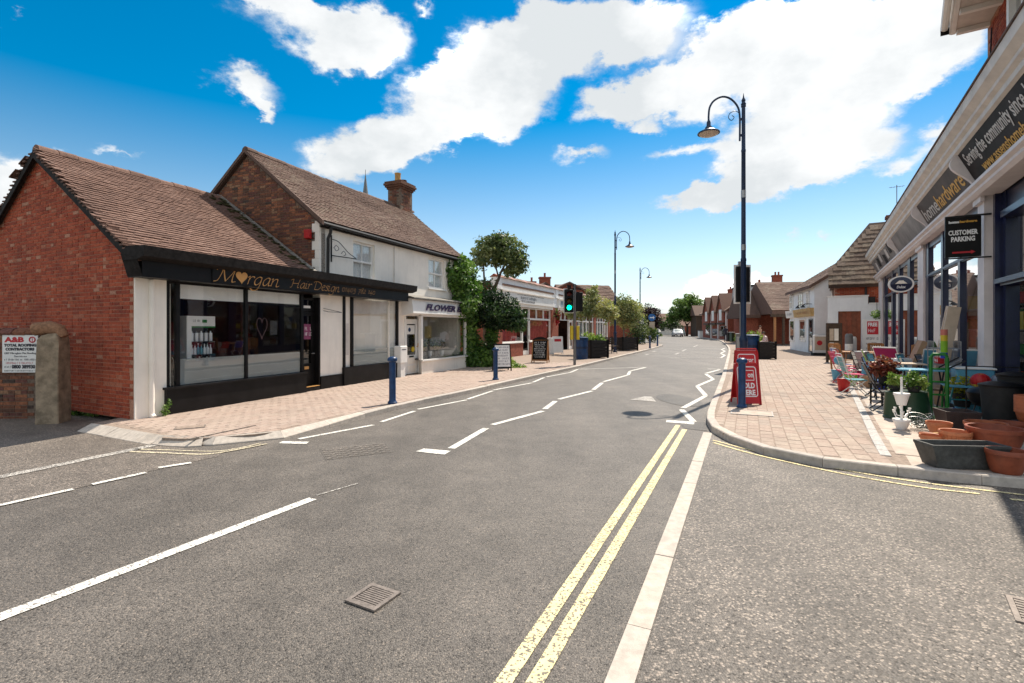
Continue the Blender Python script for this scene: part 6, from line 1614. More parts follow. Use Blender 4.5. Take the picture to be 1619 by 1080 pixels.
b = MB(); b.box((1.0,4.5,-.03),(11,9,3.3)); b.box((.1,3,-.03),(1.4,4.5,3.0)); b.build('wall', K['brick_red'], hall)
b = MB(); b.prism([(1.2,-.6,2.75),(1.2,-.6,3.0),(2.3,3.8,6.1),(10,3.8,6.1),(11,-.6,3.0),(11,-.6,2.75)][0:0] or [(1.4,-.5,2.9),(1.4,-.5,3.25),(1.4,3.8,6.1),(1.4,8.4,3.25),(1.4,8.4,2.9)], (10.5,0,0)); hr_ = b.build('roof', K['tiles_far'][1], hall); WM[hr_.name] = WM[hall.name]
tiles(hr_, K['tiles_far'], Matrix.Translation((1.35,-.55,3.22)) @ Matrix.Rotation(math.atan2(2.85,4.3), 4, 'X'), 10.6, 5.1, 97, g=.25, w=.3)
b = MB(); b.prism([(-.1,2.2,2.6),(-.1,2.2,2.9),(-.1,5,5.4),(-.1,8,2.9),(-.1,8,2.6)], (1.45,0,0)); b.build('side_roof', K['tiles_far'][0], hall); bx('eaves_beam', (1.3,-.5,2.62),(11.6,-.3,2.9), K['wood_dark'], hall)
for i in range(9): bx('post', (1.6+i*.72,-.35,.06),(1.78+i*.72,-.17,2.62), K['wood_dark'] if i % 3 else K['wood'], hall)
bx('floor', (1.3,-.6,.0),(11,4.5,.06), K['slab'], hall)
# houses at the bend and beyond
for i, (x, y, w, d, ze, zr, a, lab) in enumerate(((30.5,118,9,7,2.6,5.2,-6,'low far house with pale pink roof behind the cars'), (37.5,124,11,8,2.4,4.9,3,'second far house with brown roof at the bend'), (24,130,9,7,3.4,6.0,10,'far roof left of the cars at the bend'))):
    gable_house('far_house', lab, 'house', 0, w, 0, d, ze, zr, K['brick_red'] if i else K['cream'], K['tiles'][2 if i == 0 else 1], 'x', (x, y, 0), math.radians(a), .3, windows=((1,.9,1.4,1.3),(4.5,.9,1.4,1.3)))
dk = thing('dark_shop', 'dark shop in shade with a hanging board under the big green tree', 'shop', (39, 96, 0), math.radians(-10))
b = MB(); b.box((-3,0,-.03),(6,6,4.2)); b.build('wall', K['wood_dark'], dk); b = MB(); b.prism([(-3.3,-.4,4.1),(-3.3,3,6.2),(-3.3,6.4,4.1)],(9.6,0,0)); b.build('roof', K['tiles_far'][0], dk); bx('awning', (-2,-1.2,2.9),(3.5,-.01,3.3), K['grey_post'], dk)


# ================================================================== STREET FURNITURE
def bollard(label, p, rz=0):
    t = thing('bollard', label, 'bollard', (*p, .1), rz, 'bollards along the kerbs')
    b = MB(); b.lathe([(.095,0),(.095,.03),(.075,.05),(.068,.08),(.066,.82),(.072,.84)], 18); b.build('post', K['blue'], t, smooth=True)
    b = MB(); b.lathe([(.072,.841),(.098,.865),(.10,.90),(.085,.925),(.05,.945),(0.001,.952)], 18); b.build('cap', K['blue'], t, smooth=True)
    return t
b0 = bollard('blue cast bollard outside the hair salon, nearest on the left pavement', (-2.414, 9.963))
dup(b0, (*(-0.485, 14.547), .1), .3, 'blue bollard beside the white sandwich board and ivy')
dup(b0, (*(4.420, 9.485), .1), .6, 'blue bollard standing before the red sandwich board')
Kb_ = K['blue_dark']
for px, py, lab in ((1027,551.5,'dark bollard at the far kerb, nearer of two by the road sign'), (1039,547.5,'dark bollard at the far kerb, further of two by the road sign')):
    pass
d1 = dup(b0, (*(10.355, 37.050), .1), 0, 'dark far bollard, nearer of two by the blue road sign'); d2 = dup(b0, (*(12.397, 42.043), .1), 0, 'dark far bollard, further of two by the blue road sign')

def lamp(label, p, h, ang, plates=(), base_w=1.0):
    t = thing('street_lamp', label, 'street lamp', (*p, .1), ang, 'swan-neck street lamps')
    b = MB(); b.lathe([(.13,0),(.13,.08),(.098,.10),(.098,1.15),(.108,1.17),(.108,1.24),(.09,1.28),(.068,1.34),(.066,3.3),(.072,3.31),(.072,3.37),(.060,3.40),(.053,h-1.4),(.059,h-1.39),(.059,h-1.34),(.050,h-1.32),(.046,h-.20),(.062,h-.19),(.062,h-.15)], 18); b.build('column', K['blue_dark'], t, smooth=True)
    b = MB(); b.lathe([(.05,h-.15),(.068,h-.12),(.04,h-.06),(.055,h-.02),(.02,h+.06),(.003,h+.18)], 12); b.build('finial', K['blue_dark'], t, smooth=True)
    # swan neck on the -x side
    pa = [(-.10, h-1.10), (-.10, h-.45), (-.16, h-.18), (-.34, h+.02), (-.56, h+.08), (-.78, h-.02), (-.90, h-.2), (-.93, h-.42), (-.93, h-.58)]
    b = MB(); b.tube(catmull([(x, 0, z) for x, z in pa], 5), .026, 8); b.box((-.10,-.02,h-.98),(-.04,.02,h-.92)); b.box((-.10,-.02,h-.55),(-.04,.02,h-.49)); b.build('arm', K['blue_dark'], t, smooth=True)
    b = MB(); sc_ = [(-.12,h-.35),(-.22,h-.30),(-.36,h-.36),(-.40,h-.48),(-.32,h-.55),(-.25,h-.47),(-.31,h-.42)]
    b.tube(catmull([(x,0,z) for x, z in sc_], 5), .010, 6); b.build('scroll', K['blue_dark'], t)
    b = MB(); z = h-.58; b.lathe([(.028,z+.03),(.05,z-.02),(.055,z-.12),(.09,z-.16),(.10,z-.20),(.27,z-.29),(.285,z-.31),(.285,z-.325)], 24, (-.93,0,0)); lh = b.build('lantern', K['blue_dark'], t, smooth=True)
    b = MB(); b.sphere((-.93,0,z-.325), (.25,.25,.07), 16); b.build('diffuser', mat('lamp_diffuser', (.55,.45,.36), .3, 0) if 'lamp_diffuser' not in bpy.data.materials else bpy.data.materials['lamp_diffuser'], lh, smooth=True)
    b = MB(); b.lathe([(.100,.25),(.103,.25),(.103,.85),(.100,.85)], 18, cap=False); b.build('access_door', K['blue_dark'], t)
    b = MB(); b.lathe([(.061,3.6),(.063,3.6),(.063,3.75),(.061,3.75)], 14, cap=False); b.lathe([(.060,5.0),(.062,5.0),(.062,5.2),(.060,5.2)], 14, cap=False); b.build('band', K['steel'], t)
    return t
l0 = lamp('tall blue swan-neck street lamp on the right pavement behind the red board', (6.181, 13.173), 7.62, math.radians(0))
l1 = dup(l0, (*(6.572, 31.448), .1), PI, 'swan-neck lamp on the left pavement between bench and planter')
l2 = dup(l0, (*(13.098, 50.451), .1), PI, 'furthest swan-neck lamp on the left, by the far blue bin')

def traffic_light(label, p, ang, lit):
    t = thing('traffic_light', label, 'traffic light', (*p, .1), ang)
    b = MB(); b.tube([(0,0,0),(0,0,3.35)], .058, 12); b.build('pole', K['grey_post'], t, smooth=True)
    b = MB(); b.bevbox((-.44,-.19,2.18), (-.08,.02,3.12), .02); hd = b.build('head', K['black'], t)
    b = MB(); b.frame(-.475, -.045, 2.14, 3.16, .035, -.035, -.03); b.build('backing_board', K['white'], t)
    for k, (z, c) in enumerate(((2.93,(.08,.008,.008)), (2.65,(.08,.045,.008)), (2.37,(.0,.75,.28)))):
        on = (k == 2 and lit)
        b = MB(); b.lathe([(.10,0),(.08,.02),(.0005,.03)], 16, M=Matrix.Translation((-.26,-.192,z)) @ Matrix.Rotation(PI/2,4,'X')); b.build('lens', mat('lens_%s_%d' % (label[:6], k), c, .25, 0, emit=2.2 if on else None), hd, smooth=True)
        b = MB(); pts = [(-.26+.125*math.cos(a), -.19, z+.125*math.sin(a)) for a in [PI*i/10 for i in range(11)]]
        for a_, c_ in zip(pts, pts[1:]): b.face([a_, c_, (c_[0], -.38, c_[2]-.01), (a_[0], -.38, a_[2]-.01)]); b.face([(a_[0], -.38, a_[2]-.01), (c_[0], -.38, c_[2]-.01), c_, a_])
        b.build('hood', K['black'], hd)
    b = MB(); b.bevbox((.06,-.04,2.22), (.34,.16,3.02), .02); b.build('side_head', K['black'], t)
    b = MB(); b.box((-.3,-.05,3.12),(.25,.05,3.17)); b.box((-.05,-.05,3.17),(.05,.05,3.34)); b.box((-.32,-.1,3.18),(-.16,.02,3.30)); b.build('bracket', K['black'], t)
    for s in (-1, 1):
        b = MB(); b.bevbox((s*.13-.055,-.12,1.05), (s*.13+.055,.05,1.62), .012); b.build('push_button_box', K['yellow'], t)
    return t
traffic_light('traffic light showing green on the left pavement by the blue bin', (2.594, 20.441), math.radians(4), True)
# the second one stands beyond the tall lamp and shows its back
t = thing('traffic_light', 'dark traffic light facing away behind the tall right street lamp', 'traffic light', (*(9.020, 19.436), .1), 0)
b = MB(); b.tube([(0,0,0),(0,0,4.0)], .055, 10); b.build('pole', K['grey_post'], t)
b = MB(); b.bevbox((-.22,-.1,2.55), (.32,.12,3.95), .03); b.build('head', K['black'], t)
b = MB(); b.frame(-.29, .38, 2.48, 4.02, .07, -.02, .0); b.build('backing_board', K['white'], t); bx('bracket', (-.1,-.05,3.953), (.1,.06,4.15), K['steel'], t)

def bin_(label, p, rz=0, sc=1.0):
    t = thing('litter_bin', label, 'bin', (*p, .1), rz)
    b = MB(); b.lathe([(.30*sc,0),(.31*sc,.03),(.31*sc,.92*sc),(.33*sc,.93*sc),(.33*sc,.98*sc)], 20); b.build('body', K['blue'], t, smooth=True)
    b = MB(); b.lathe([(.29*sc,.981*sc),(.34*sc,1.0*sc),(.33*sc,1.06*sc),(.2*sc,1.10*sc)], 20); b.build('lid', K['blue_dark'], t, smooth=True)
    b = MB(); b.lathe([(.313*sc,.5*sc),(.315*sc,.5*sc),(.315*sc,.62*sc),(.313*sc,.62*sc)], 20, cap=False); b.build('band', K['blue_dark'], t)
    return t
bn = bin_('round blue litter bin beside the left traffic light', (3.447, 24.445), 0, 1.0)
dup(bn, (*(14.267, 53.891), .1), 0, 'far blue litter bin at the foot of the furthest left lamp')
bin_('blue litter bin behind the tall right lamp, next to the black planter', (12.002, 24.700), 0, 1.1)

def planter(label, p, rz, sx, sy, h, group='square black street planters'):
    t = thing('street_planter', label, 'planter', (*p, .1), rz, group)
    n = max(3, int(h/.16))
    for i in range(n):
        z0, z1 = .04+h*i/n, .04+h*(i+1)/n-.012
        b = MB(); b.box((-sx/2,-sy/2,z0),(sx/2,-sy/2+.04,z1)); b.box((-sx/2,sy/2-.04,z0),(sx/2,sy/2,z1)); b.box((-sx/2,-sy/2+.04,z0),(-sx/2+.04,sy/2-.04,z1)); b.box((sx/2-.04,-sy/2+.04,z0),(sx/2,sy/2-.04,z1)); b.build('board', K['planter'], t)
    for a in (-1, 1):
        for c in (-1, 1): bx('corner_post', (a*(sx/2+.012)-.04, c*(sy/2+.012)-.04, 0), (a*(sx/2+.012)+.04, c*(sy/2+.012)+.04, h+.08), K['black'], t)
    bx('soil', (-sx/2+.04,-sy/2+.04,h-.12), (sx/2-.04,sy/2-.04,h-.04), K['soil'], t)
    return t
pz = math.radians(24)
planter('black planter with olive tree and green plants beside the blue bin', (4.217, 25.497), pz, 1.02, 1.02, .86)
planter('black planter with olive tree beside the second left lamp', (7.730, 33.874), pz, 1.2, 1.2, .86)
planter('black square planter on the right pavement beyond the red board', (12.635, 24.700), math.radians(-12), .75, .9, .8)
def olive(label, p, h, blobs, n, seed, tr):
    t = thing('olive_tree', label, 'tree', (*p, .98), 0, 'olive trees in planters')
    limbs('trunk', t, K['bark_pale'], tr)
    foliage('crown', t, LEAF['olive'], blobs, n, .085, seed, hang=.25, thin=.25)
    return t
p1 = (4.523, 28.917); p2 = (7.913, 34.871)
olive('grey-green olive tree in the planter beside the blue bin', p1, 2, [((-.4,0,1.75),(.85,.8,.62)), ((.75,.1,1.75),(.85,.8,.62)), ((.15,0,2.45),(.5,.5,.55)), ((1.25,0,1.55),(.5,.5,.5)), ((-.95,0,1.5),(.45,.5,.4)), ((.3,0,2.9),(.22,.22,.3))], 4600, 31, [([(0,0,-.2),(.03,0,.7),(-.02,0,1.4)], .055, .03), ([(-.02,0,1.2),(-.35,.1,1.8)], .03, .012), ([(.0,0,1.3),(.5,.1,1.9)], .03, .012), ([(0,0,1.3),(.1,0,2.3)], .03,.012)])
olive('rounder olive tree in the planter by the second left lamp', p2, 2, [((-.55,0,1.7),(1.0,.9,.85)), ((.55,.1,1.75),(1.0,.9,.9)), ((0,0,2.35),(.9,.8,.65)), ((.2,0,1.0),(.7,.6,.4))], 5200, 32, [([(0,0,-.2),(-.03,0,.7),(.02,0,1.4)], .06, .035), ([(.02,0,1.2),(-.4,.1,1.9)], .03, .012), ([(.0,0,1.2),(.5,.1,2.0)], .03, .012)])
gr = thing('planter_greens', 'bushy green plants filling the planter beside the blue bin', 'plant', (*(4.353, 26.945), .95))
foliage('leaves', gr, LEAF['fresh'], [((-.25,-.3,.12),(.4,.4,.32)), ((.3,-.2,.1),(.4,.4,.26))], 900, .06, 33)
gr = thing('planter_greens', 'low grassy plants in the right black planter', 'plant', (*(17.033, 34.871), .8))
foliage('leaves', gr, LEAF['fresh'], [((0,0,.2),(.8,.5,.4)), ((-.8,0,.1),(.5,.5,.3))], 900, .07, 34)

bench = thing('bench', 'slatted brown bench with black iron legs beside the olive planter', 'bench', (*(5.624, 29.640), .1), math.radians(20))
for i in range(4): bx('seat_slat', (-.75,-.30+i*.12,.43), (.75,-.20+i*.12,.46), K['wood_dark'], bench)
for i in range(4): bx('back_slat', (-.75,.22+i*.03,.55+i*.11), (.75,.25+i*.03,.64+i*.11), K['wood_dark'], bench)
for s in (-.6, .6):
    b = MB(); b.tube([(s,-.30,0),(s,-.26,.42),(s,.2,.42),(s,.36,.98)], .022, 6); b.tube([(s,.32,0),(s,.18,.42)], .022, 6); b.tube([(s,-.28,.42),(s,-.30,.64),(s,.25,.66)], .018, 6); b.build('leg', K['black_metal'], bench)

def a_board(name, label, cat, p, rz, w, h, lean, frame_m, face_m, top=None):
    t = thing(name, label, cat, (*p, .1), rz)
    M1 = Matrix.Translation((0,-lean,0)) @ Matrix.Rotation(-math.atan2(lean, h), 4, 'X')
    M2 = Matrix.Translation((0,lean,0)) @ Matrix.Rotation(math.atan2(lean, h), 4, 'X')
    for i, M_ in enumerate((M1, M2)):
        b = MB()
        for q in ((-w/2,0,0),(w/2-.04,0,0)): b.box((q[0],-.015,0),(q[0]+.04,.015,h), M=M_)
        b.box((-w/2+.04,-.015,h-.05),(w/2-.04,.015,h), M=M_); b.box((-w/2+.04,-.015,.10),(w/2-.04,.015,.15), M=M_)
        b.build('frame', frame_m, t)
        b = MB(); b.box((-w/2+.04,-.008,.15),(w/2-.04,.008,h-.05), M=M_); b.build('panel', face_m if i == 0 else (face_m if top is None else top), t)
    t['m'] = 0; del t['m']
    return t, M1
t, M1 = a_board('sandwich_board', 'white lettered sandwich board leaning behind the second left bollard', 'sandwich board', (-0.363, 17.696), math.radians(16), .62, .98, .2, K['black'], K['white'])
for i in range(7): scribble(t, K['purple_ink'], -.25+.03*(i % 2), -.0115, .82-.1*i, .5-.06*(i % 2), .06, 40+i, M1)
t, M1 = a_board('chalkboard_sign', 'dark chalkboard sandwich board with wooden frame and curved top', 'sandwich board', (1.255, 21.754), math.radians(-14), .72, 1.05, .27, K['wood'], K['black_matt'], K['wood'])
b = MB(); b.prism([M1 @ Vector((-.36+.72*i/12, -.015, 1.05+.13*math.sin(PI*i/12))) for i in range(13)]+[M1 @ Vector((.36,-.015,1.0)), M1 @ Vector((-.36,-.015,1.0))], M1.to_3x3() @ Vector((0,.03,0))); b.build('crest', K['black_matt'], t)
for i in range(8): scribble(t, K['white_print'], -.26+.02*(i % 3), -.0115, .88-.09*i, .52-.05*(i % 3), .05 if i else .07, 50+i, M1)
t, M1 = a_board('sandwich_board', 'small white sandwich board before the second parade shop', 'sandwich board', (2.669, 28.917), math.radians(10), .62, 1.05, .16, K['white'], K['white'])
bx('red_heading', (-.2,-.02,.75), (.2,.0,.9), K['red_print'], t).matrix_local = M1
b = MB(); b.lathe([(.20,0),(.21,.05),(.19,.9),(.17,.97)], 12); tb = b.build('white_bollard', K['white'], None, loc=(*(2.261, 28.917), .1)); tag(tb, 'stubby white post at the foot of the first parade pilaster', 'post')
# red board on the right pavement
t, M1 = a_board('red_sandwich_board', 'red sandwich board behind the right bollard reading SOLD HERE', 'sandwich board', (4.72, 9.98), math.radians(-4), .62, .86, .24, K['red'], K['red'])
b = MB()
ring = [(-.31,0),(-.31,.80),(-.27,.86),(.27,.86),(.31,.80),(.31,0)]
b.tube([M1 @ Vector((x,-.03,z)) for x, z in ring], .017, 8); b.build('rail', K['red'], t)
M2 = Matrix.Translation((0,.24,0)) @ Matrix.Rotation(math.atan2(.24,.86), 4, 'X')
def outline(x0, x1, z0, z1, r, w, M, m, nm='white_border'):
    b = MB(); q = []
    for cx, cz, a0 in ((x1-r, z1-r, 0), (x0+r, z1-r, 90), (x0+r, z0+r, 180), (x1-r, z0+r, 270)):
        for i in range(5): a = math.radians(a0+i*22.5); q.append((cx, cz, math.cos(a), math.sin(a)))
    n = len(q)
    for i in range(n):
        a, c = q[i], q[(i+1) % n]
        b.face([M @ Vector(v) for v in ((a[0]+r*a[2], -.0195, a[1]+r*a[3]), (a[0]+(r-w)*a[2], -.0195, a[1]+(r-w)*a[3]), (c[0]+(r-w)*c[2], -.0195, c[1]+(r-w)*c[3]), (c[0]+r*c[2], -.0195, c[1]+r*c[3]))])
    return b.build(nm, m, t)
b = MB(); b.box((-.29,-.017,.02),(.29,-.009,.84), M=M1); b.build('poster', K['red_print'], t)
outline(-.26, .26, .16, .80, .07, .022, M1, K['white_print'])
outline(-.19, .19, .50, .72, .01, .014, M1, K['white_print'], 'logo_box')
text('on', t, K['white_print'], .02, -.0195, .57, .11, width=.15, M=M1, bold=.004)
text('SOLD', t, K['white_print'], -.18, -.0195, .345, .105, width=.37, M=M1, bold=.006)
text('HERE', t, K['white_print'], -.18, -.0195, .20, .105, width=.37, M=M1, bold=.006); t.scale = (.72, .8, .97)
t, M1 = a_board('red_sandwich_board', 'second red sandwich board whose top shows just above the SOLD HERE board', 'sandwich board', (5.02, 10.6), math.radians(-6), .64, 1.10, .24, K['red'], K['red'])
b = MB(); b.tube([M1 @ Vector((x,-.03,z)) for x, z in [(-.32,0),(-.32,1.06),(-.28,1.13),(.28,1.13),(.32,1.06),(.32,0)]], .017, 8); b.build('rail', K['red'], t)
b = MB(); b.box((-.29,-.017,.12),(.29,-.009,1.05), M=M1); b.build('poster', K['red_print'], t)
outline(-.25, .25, .72, 1.02, .06, .02, M1, K['white_print']); text('Mirror', t, K['white_print'], -.2, -.0195, .84, .10, width=.4, M=M1, shear=.2, bold=.003)
outline(-.26, .26, .15, .68, .05, .02, M1, K['white_print']); t.scale = (.72, .8, .97)
# road sign beyond, poster post, small stuff far off
rs = thing('road_sign', 'blue round road sign with pale plate on a thin grey pole', 'road sign', (*(15.996, 56.457), .1), 0)
b = MB(); b.tube([(0,0,0),(0,0,3.0)], .045, 8); b.build('pole', K['grey_post'], rs)
b = MB(); b.lathe([(.42,-.01),(.42,.01)], 24, M=Matrix.Translation((0,-.06,2.75)) @ Matrix.Rotation(PI/2,4,'X')); b.build('disc', mat('sign_blue', (.01,.12,.36), .4), rs); bx('plate', (-.32,-.07,1.45), (.32,-.05,2.25), K['card_pale'], rs)
b = MB(); b.prism([(-.25,-.075,2.8),(.12,-.075,2.8),(.12,-.075,2.92),(.3,-.075,2.72),(.12,-.075,2.55),(.12,-.075,2.68),(-.25,-.075,2.68)], (0,.004,0)); b.build('arrow', K['white_print'], rs)
ps = thing('bus_stop_flag', 'small white and dark plate sign on the furthest left lamp', 'sign', (*(14.164, 53.891), .1), 0)
b = MB(); b.tube([(0,0,0),(0,0,2.7)], .03, 6); b.build('pole', K['grey_post'], ps); bx('flag', (-.22,-.05,2.0), (.22,-.02,2.75), K['white'], ps); bx('band', (-.2,-.055,2.45), (.2,-.051,2.68), K['ink'], ps)
cab = thing('grey_cabinet', 'slim grey street cabinet behind the tall right lamp', 'cabinet', (*(13.992, 30.400), .1), math.radians(-20))
b = MB(); b.bevbox((-.19,-.16,0), (.19,.16,1.15), .02); b.build('body', K['grey_post'], cab); b = MB(); b.bevbox((-.21,-.18,1.152), (.21,.18,1.2), .01); b.build('lid', K['steel'], cab); bx('door_line', (-.15,-.166,.15), (.15,-.161,1.0), K['steel'], cab)
for i, (px, py, kk, w, h, lab) in enumerate(((1161,541,'green_dark',.9,1.0,'dark green bin by the far right kerb'), (1155,541,'black',.8,1.0,'black bin left of the dark green bin at the far kerb'), (1107,534.5,'white',.6,1.1,'pale box at the far right kerb under the green tree'))):
    t = thing('far_bin', lab, 'bin', (*(24.320, 53.891), .1) if i == 0 else (*(24.461, 55.144), .1) if i == 1 else (*(29.223, 76.490), .1), 0)
    b = MB(); b.bevbox((-w/2,-.3,.05), (w/2,.3,h), .05); b.build('body', K[kk], t); b = MB(); b.bevbox((-w/2-.03,-.33,h+.003), (w/2+.03,.33,h+.1), .03); b.build('lid', K['grey_post'], t)

# ---- cars in the distance
def car(label, p, rz, paint):
    t = thing('parked_car', label, 'car', (*p, 0), rz, 'cars at the far bend')
    side = [(-2.0,.32),(-2.05,.62),(-1.95,.82),(-1.15,.93),(-.55,1.40),(.75,1.46),(1.55,1.30),(1.95,.98),(2.02,.7),(2.0,.34),(1.62,.30),(-1.6,.30)]
    sec = []
    for y, f, dz in ((-.86,.97,-.0), (-.72,1.0,0.02), (.72,1.0,.02), (.86,.97,0)):
        sec.append([(x*f, y*(1 if z < .95 else .84), z+dz*(z > .9)) for x, z in side])
    b = MB(); n = len(side); b.v = [q for s in sec for q in s]
    for i in range(3):
        for k in range(n): j = (k+1) % n; b.f.append((i*n+k, (i+1)*n+k, (i+1)*n+j, i*n+j)); b.mi.append(0)
    b.f.append(tuple(range(n))); b.mi.append(0); b.f.append(tuple(range(4*n-1, 3*n-1, -1))); b.mi.append(0)
    bd = b.build('body', paint, t, smooth=True)
    b = MB(); b.prism([(-1.10,-.60,.97),(-.60,-.56,1.36),(-.60,.56,1.36),(-1.10,.60,.97)], (-.025,0,.02)); b.build('windscreen', K['glass_dark'], t)
    for s in (-1, 1):
        b = MB(); b.prism([(-.85,s*.735,.98),(-.45,s*.73,1.32),(.7,s*.73,1.37),(1.35,s*.735,1.22),(1.4,s*.735,.98)], (0,s*.02,0)); b.build('side_window', K['black'], t)
        b = MB(); b.bevbox((-2.07,s*.62-.17,.62),(-1.97,s*.62+.17,.76), .02); b.build('headlight', K['white_print'], t)
        for x in (-1.3, 1.3):
            b = MB(); b.lathe([(.22,-.1),(.31,-.08),(.31,.08),(.22,.1)], 16, M=Matrix.Translation((x,s*.78,.31)) @ Matrix.Rotation(PI/2,4,'X')); w_ = b.build('wheel', K['rubber'], t); b = MB(); b.lathe([(.2,-.105),(.2,.105)], 12, M=Matrix.Translation((x,s*.78,.31)) @ Matrix.Rotation(PI/2,4,'X')); b.build('rim', K['steel'], w_)
    bx('bumper', (-2.1,-.7,.34), (-2.0,.7,.52), K['grey_post'], t); bx('number_plate', (-2.112,-.26,.40), (-2.101,.26,.51), K['white'], t)
    b = MB(); b.bevbox((-.75,-.92,.98),(-.6,-.80,1.10), .02); b.bevbox((-.75,.80,.98),(-.6,.92,1.10), .02); b.build('mirror', paint, t)
    return t
car('silver car facing us at the far bend', (31.5, 94), math.radians(78), mat('silver_car_paint', (.5,.5,.5), .3, .05, 2, metal=.3))
car('olive grey car parked left of the silver car at the bend', (26.2, 96), math.radians(35), mat('grey_green_car_paint', (.2,.21,.18), .3, .05, 2, metal=.3))
car('dark car half hidden between the two others at the bend', (29.0, 99.5), math.radians(80), mat('dark_car_paint', (.05,.05,.055), .3, .05, 2, metal=.3))
car('white car small at the right of the bend under the tree', (38.6, 97), math.radians(60), mat('white_car_paint', (.6,.6,.6), .3, .05, 2))
car('dark blue car parked beyond the white one under the tree', (35.0, 103), math.radians(60), mat('blue_car_paint', (.03,.04,.07), .3, .05, 2))

# ---- people, small in the distance
def person(label, p, z, rz, pose, cloth):
    """one continuous skinned body; the clothes are colours by height on it"""
    t = thing('person', label, 'person', (*p, z), rz)
    if pose == 'walk':
        V = {'pel':(0,0,.93),'spi':(0,.01,1.15),'che':(0,.0,1.36),'nec':(0,-.02,1.52),'hed':(0,-.05,1.66),'crn':(0,-.04,1.76),
             'lh':(.09,0,.9),'lk':(.10,-.14,.5),'la':(.10,-.10,.09),'lt':(.10,-.26,.04),'rh':(-.09,0,.9),'rk':(-.10,.06,.5),'ra':(-.10,.28,.12),'rt':(-.10,.18,.03),
             'ls':(.18,0,1.42),'le':(.24,.10,1.14),'lw':(.24,.02,.90),'lf':(.24,-.03,.80),'rs':(-.18,0,1.42),'re':(-.24,-.02,1.14),'rw':(-.24,-.16,.92),'rf':(-.24,-.2,.83)}
    else:
        V = {'pel':(0,0,.48),'spi':(0,-.04,.70),'che':(0,-.10,.90),'nec':(0,-.16,1.05),'hed':(0,-.22,1.17),'crn':(0,-.23,1.28),
             'lh':(.10,0,.47),'lk':(.14,-.44,.5),'la':(.14,-.46,.09),'lt':(.14,-.6,.04),'rh':(-.10,0,.47),'rk':(-.14,-.44,.5),'ra':(-.14,-.40,.09),'rt':(-.14,-.54,.04),
             'ls':(.19,-.1,.96),'le':(.26,-.16,.70),'lw':(.16,-.36,.62),'lf':(.12,-.44,.62),'rs':(-.19,-.1,.96),'re':(-.26,-.16,.70),'rw':(-.16,-.36,.62),'rf':(-.12,-.44,.62)}
    Rr = {'pel':.135,'spi':.13,'che':.145,'nec':.055,'hed':.095,'crn':.075,'lh':.095,'lk':.062,'la':.045,'lt':.035,'rh':.095,'rk':.062,'ra':.045,'rt':.035,'ls':.065,'le':.048,'lw':.034,'lf':.035,'rs':.065,'re':.048,'rw':.034,'rf':.035}
    E = [('pel','spi'),('spi','che'),('che','nec'),('nec','hed'),('hed','crn'),('pel','lh'),('lh','lk'),('lk','la'),('la','lt'),('pel','rh'),('rh','rk'),('rk','ra'),('ra','rt'),('che','ls'),('ls','le'),('le','lw'),('lw','lf'),('che','rs'),('rs','re'),('re','rw'),('rw','rf')]
    ks = list(V); me = bpy.data.meshes.new('body'); me.from_pydata([V[k] for k in ks], [(ks.index(a), ks.index(c)) for a, c in E], [])
    o = link('body', me, t)
    md = o.modifiers.new('Skin', 'SKIN')
    if not me.skin_vertices: bpy.context.view_layer.update()
    lay = me.skin_vertices[0] if me.skin_vertices else me.attributes and None
    if lay:
        for i, k in enumerate(ks): lay.data[i].radius = (Rr[k], Rr[k]*.85)
        lay.data[0].use_root = True
    sm = o.modifiers.new('Subsurf', 'SUBSURF'); sm.levels = 1; sm.render_levels = 2
    top, legs = cloth
    m = bpy.data.materials.new('clothes_'+top[0]); m.use_nodes = True; nt = m.node_tree; N, L = nt.nodes, nt.links
    tc = N.new('ShaderNodeTexCoord'); sp = N.new('ShaderNodeSeparateXYZ'); L.new(tc.outputs['Object'], sp.inputs[0])
    r = N.new('ShaderNodeValToRGB'); r.color_ramp.interpolation = 'CONSTANT'; e = r.color_ramp.elements
    zz = V['pel'][2]; nk = V['nec'][2]
    dv = N.new('ShaderNodeMath'); dv.operation = 'DIVIDE'; dv.inputs[1].default_value = 2.0; L.new(sp.outputs['Z'], dv.inputs[0]); L.new(dv.outputs[0], r.inputs[0])
    e[0].position = 0; e[0].color = (.03,.03,.03,1); e[1].position = .05; e[1].color = (*legs[1],1)
    for pos, c in ((zz/2+.01, top[1]), (nk/2+.005, (.45,.27,.2)), ((nk+.2)/2, (.05,.03,.02))): q = e.new(pos); q.color = (*c,1)
    L.new(r.outputs[0], N['Principled BSDF'].inputs['Base Color']); N['Principled BSDF'].inputs['Roughness'].default_value = .8
    me.materials.append(m)
    # hair and face
    h = Vector(V['hed']); b = MB(); b.sphere(h+Vector((0,.022,.045)), (.098,.105,.10), 10); b.build('hair', K['bark'] if 'grey' not in label else K['stone'], t, smooth=True)
    b = MB(); b.sphere(h+Vector((0,-.098,.0)), (.016,.02,.022), 6); b.sphere(h+Vector((.036,-.085,.028)), .011, 6, 1); b.sphere(h+Vector((-.036,-.085,.028)), .011, 6, 1); b.box(h+Vector((-.025,-.094,-.05)), h+Vector((.025,-.082,-.042)), 1); b.build('face', [K['skin'], K['ink']], t)
    return t
person('person in dark clothes walking on the far right pavement', (23.142, 53.405), .1, math.radians(160), 'walk', (('navy_top', (.03,.03,.05)), ('dark', (.03,.03,.04))))
person('seated person in a pale pink top bending forward behind the black planter', (16.335, 31.616), .1, math.radians(-100), 'sit', (('pink_top', (.62,.48,.46)), ('jeans', (.06,.07,.12))))
st_ = thing('bench', 'plain stone seat under the person in pink', 'bench', (*(16.335, 31.616), .1), math.radians(-100)); bx('slab', (-.5,-.2,.3),(.5,.3,.385), K['stone'], st_); bx('support', (-.4,-.12,0),(.4,.22,.299), K['stone'], st_)
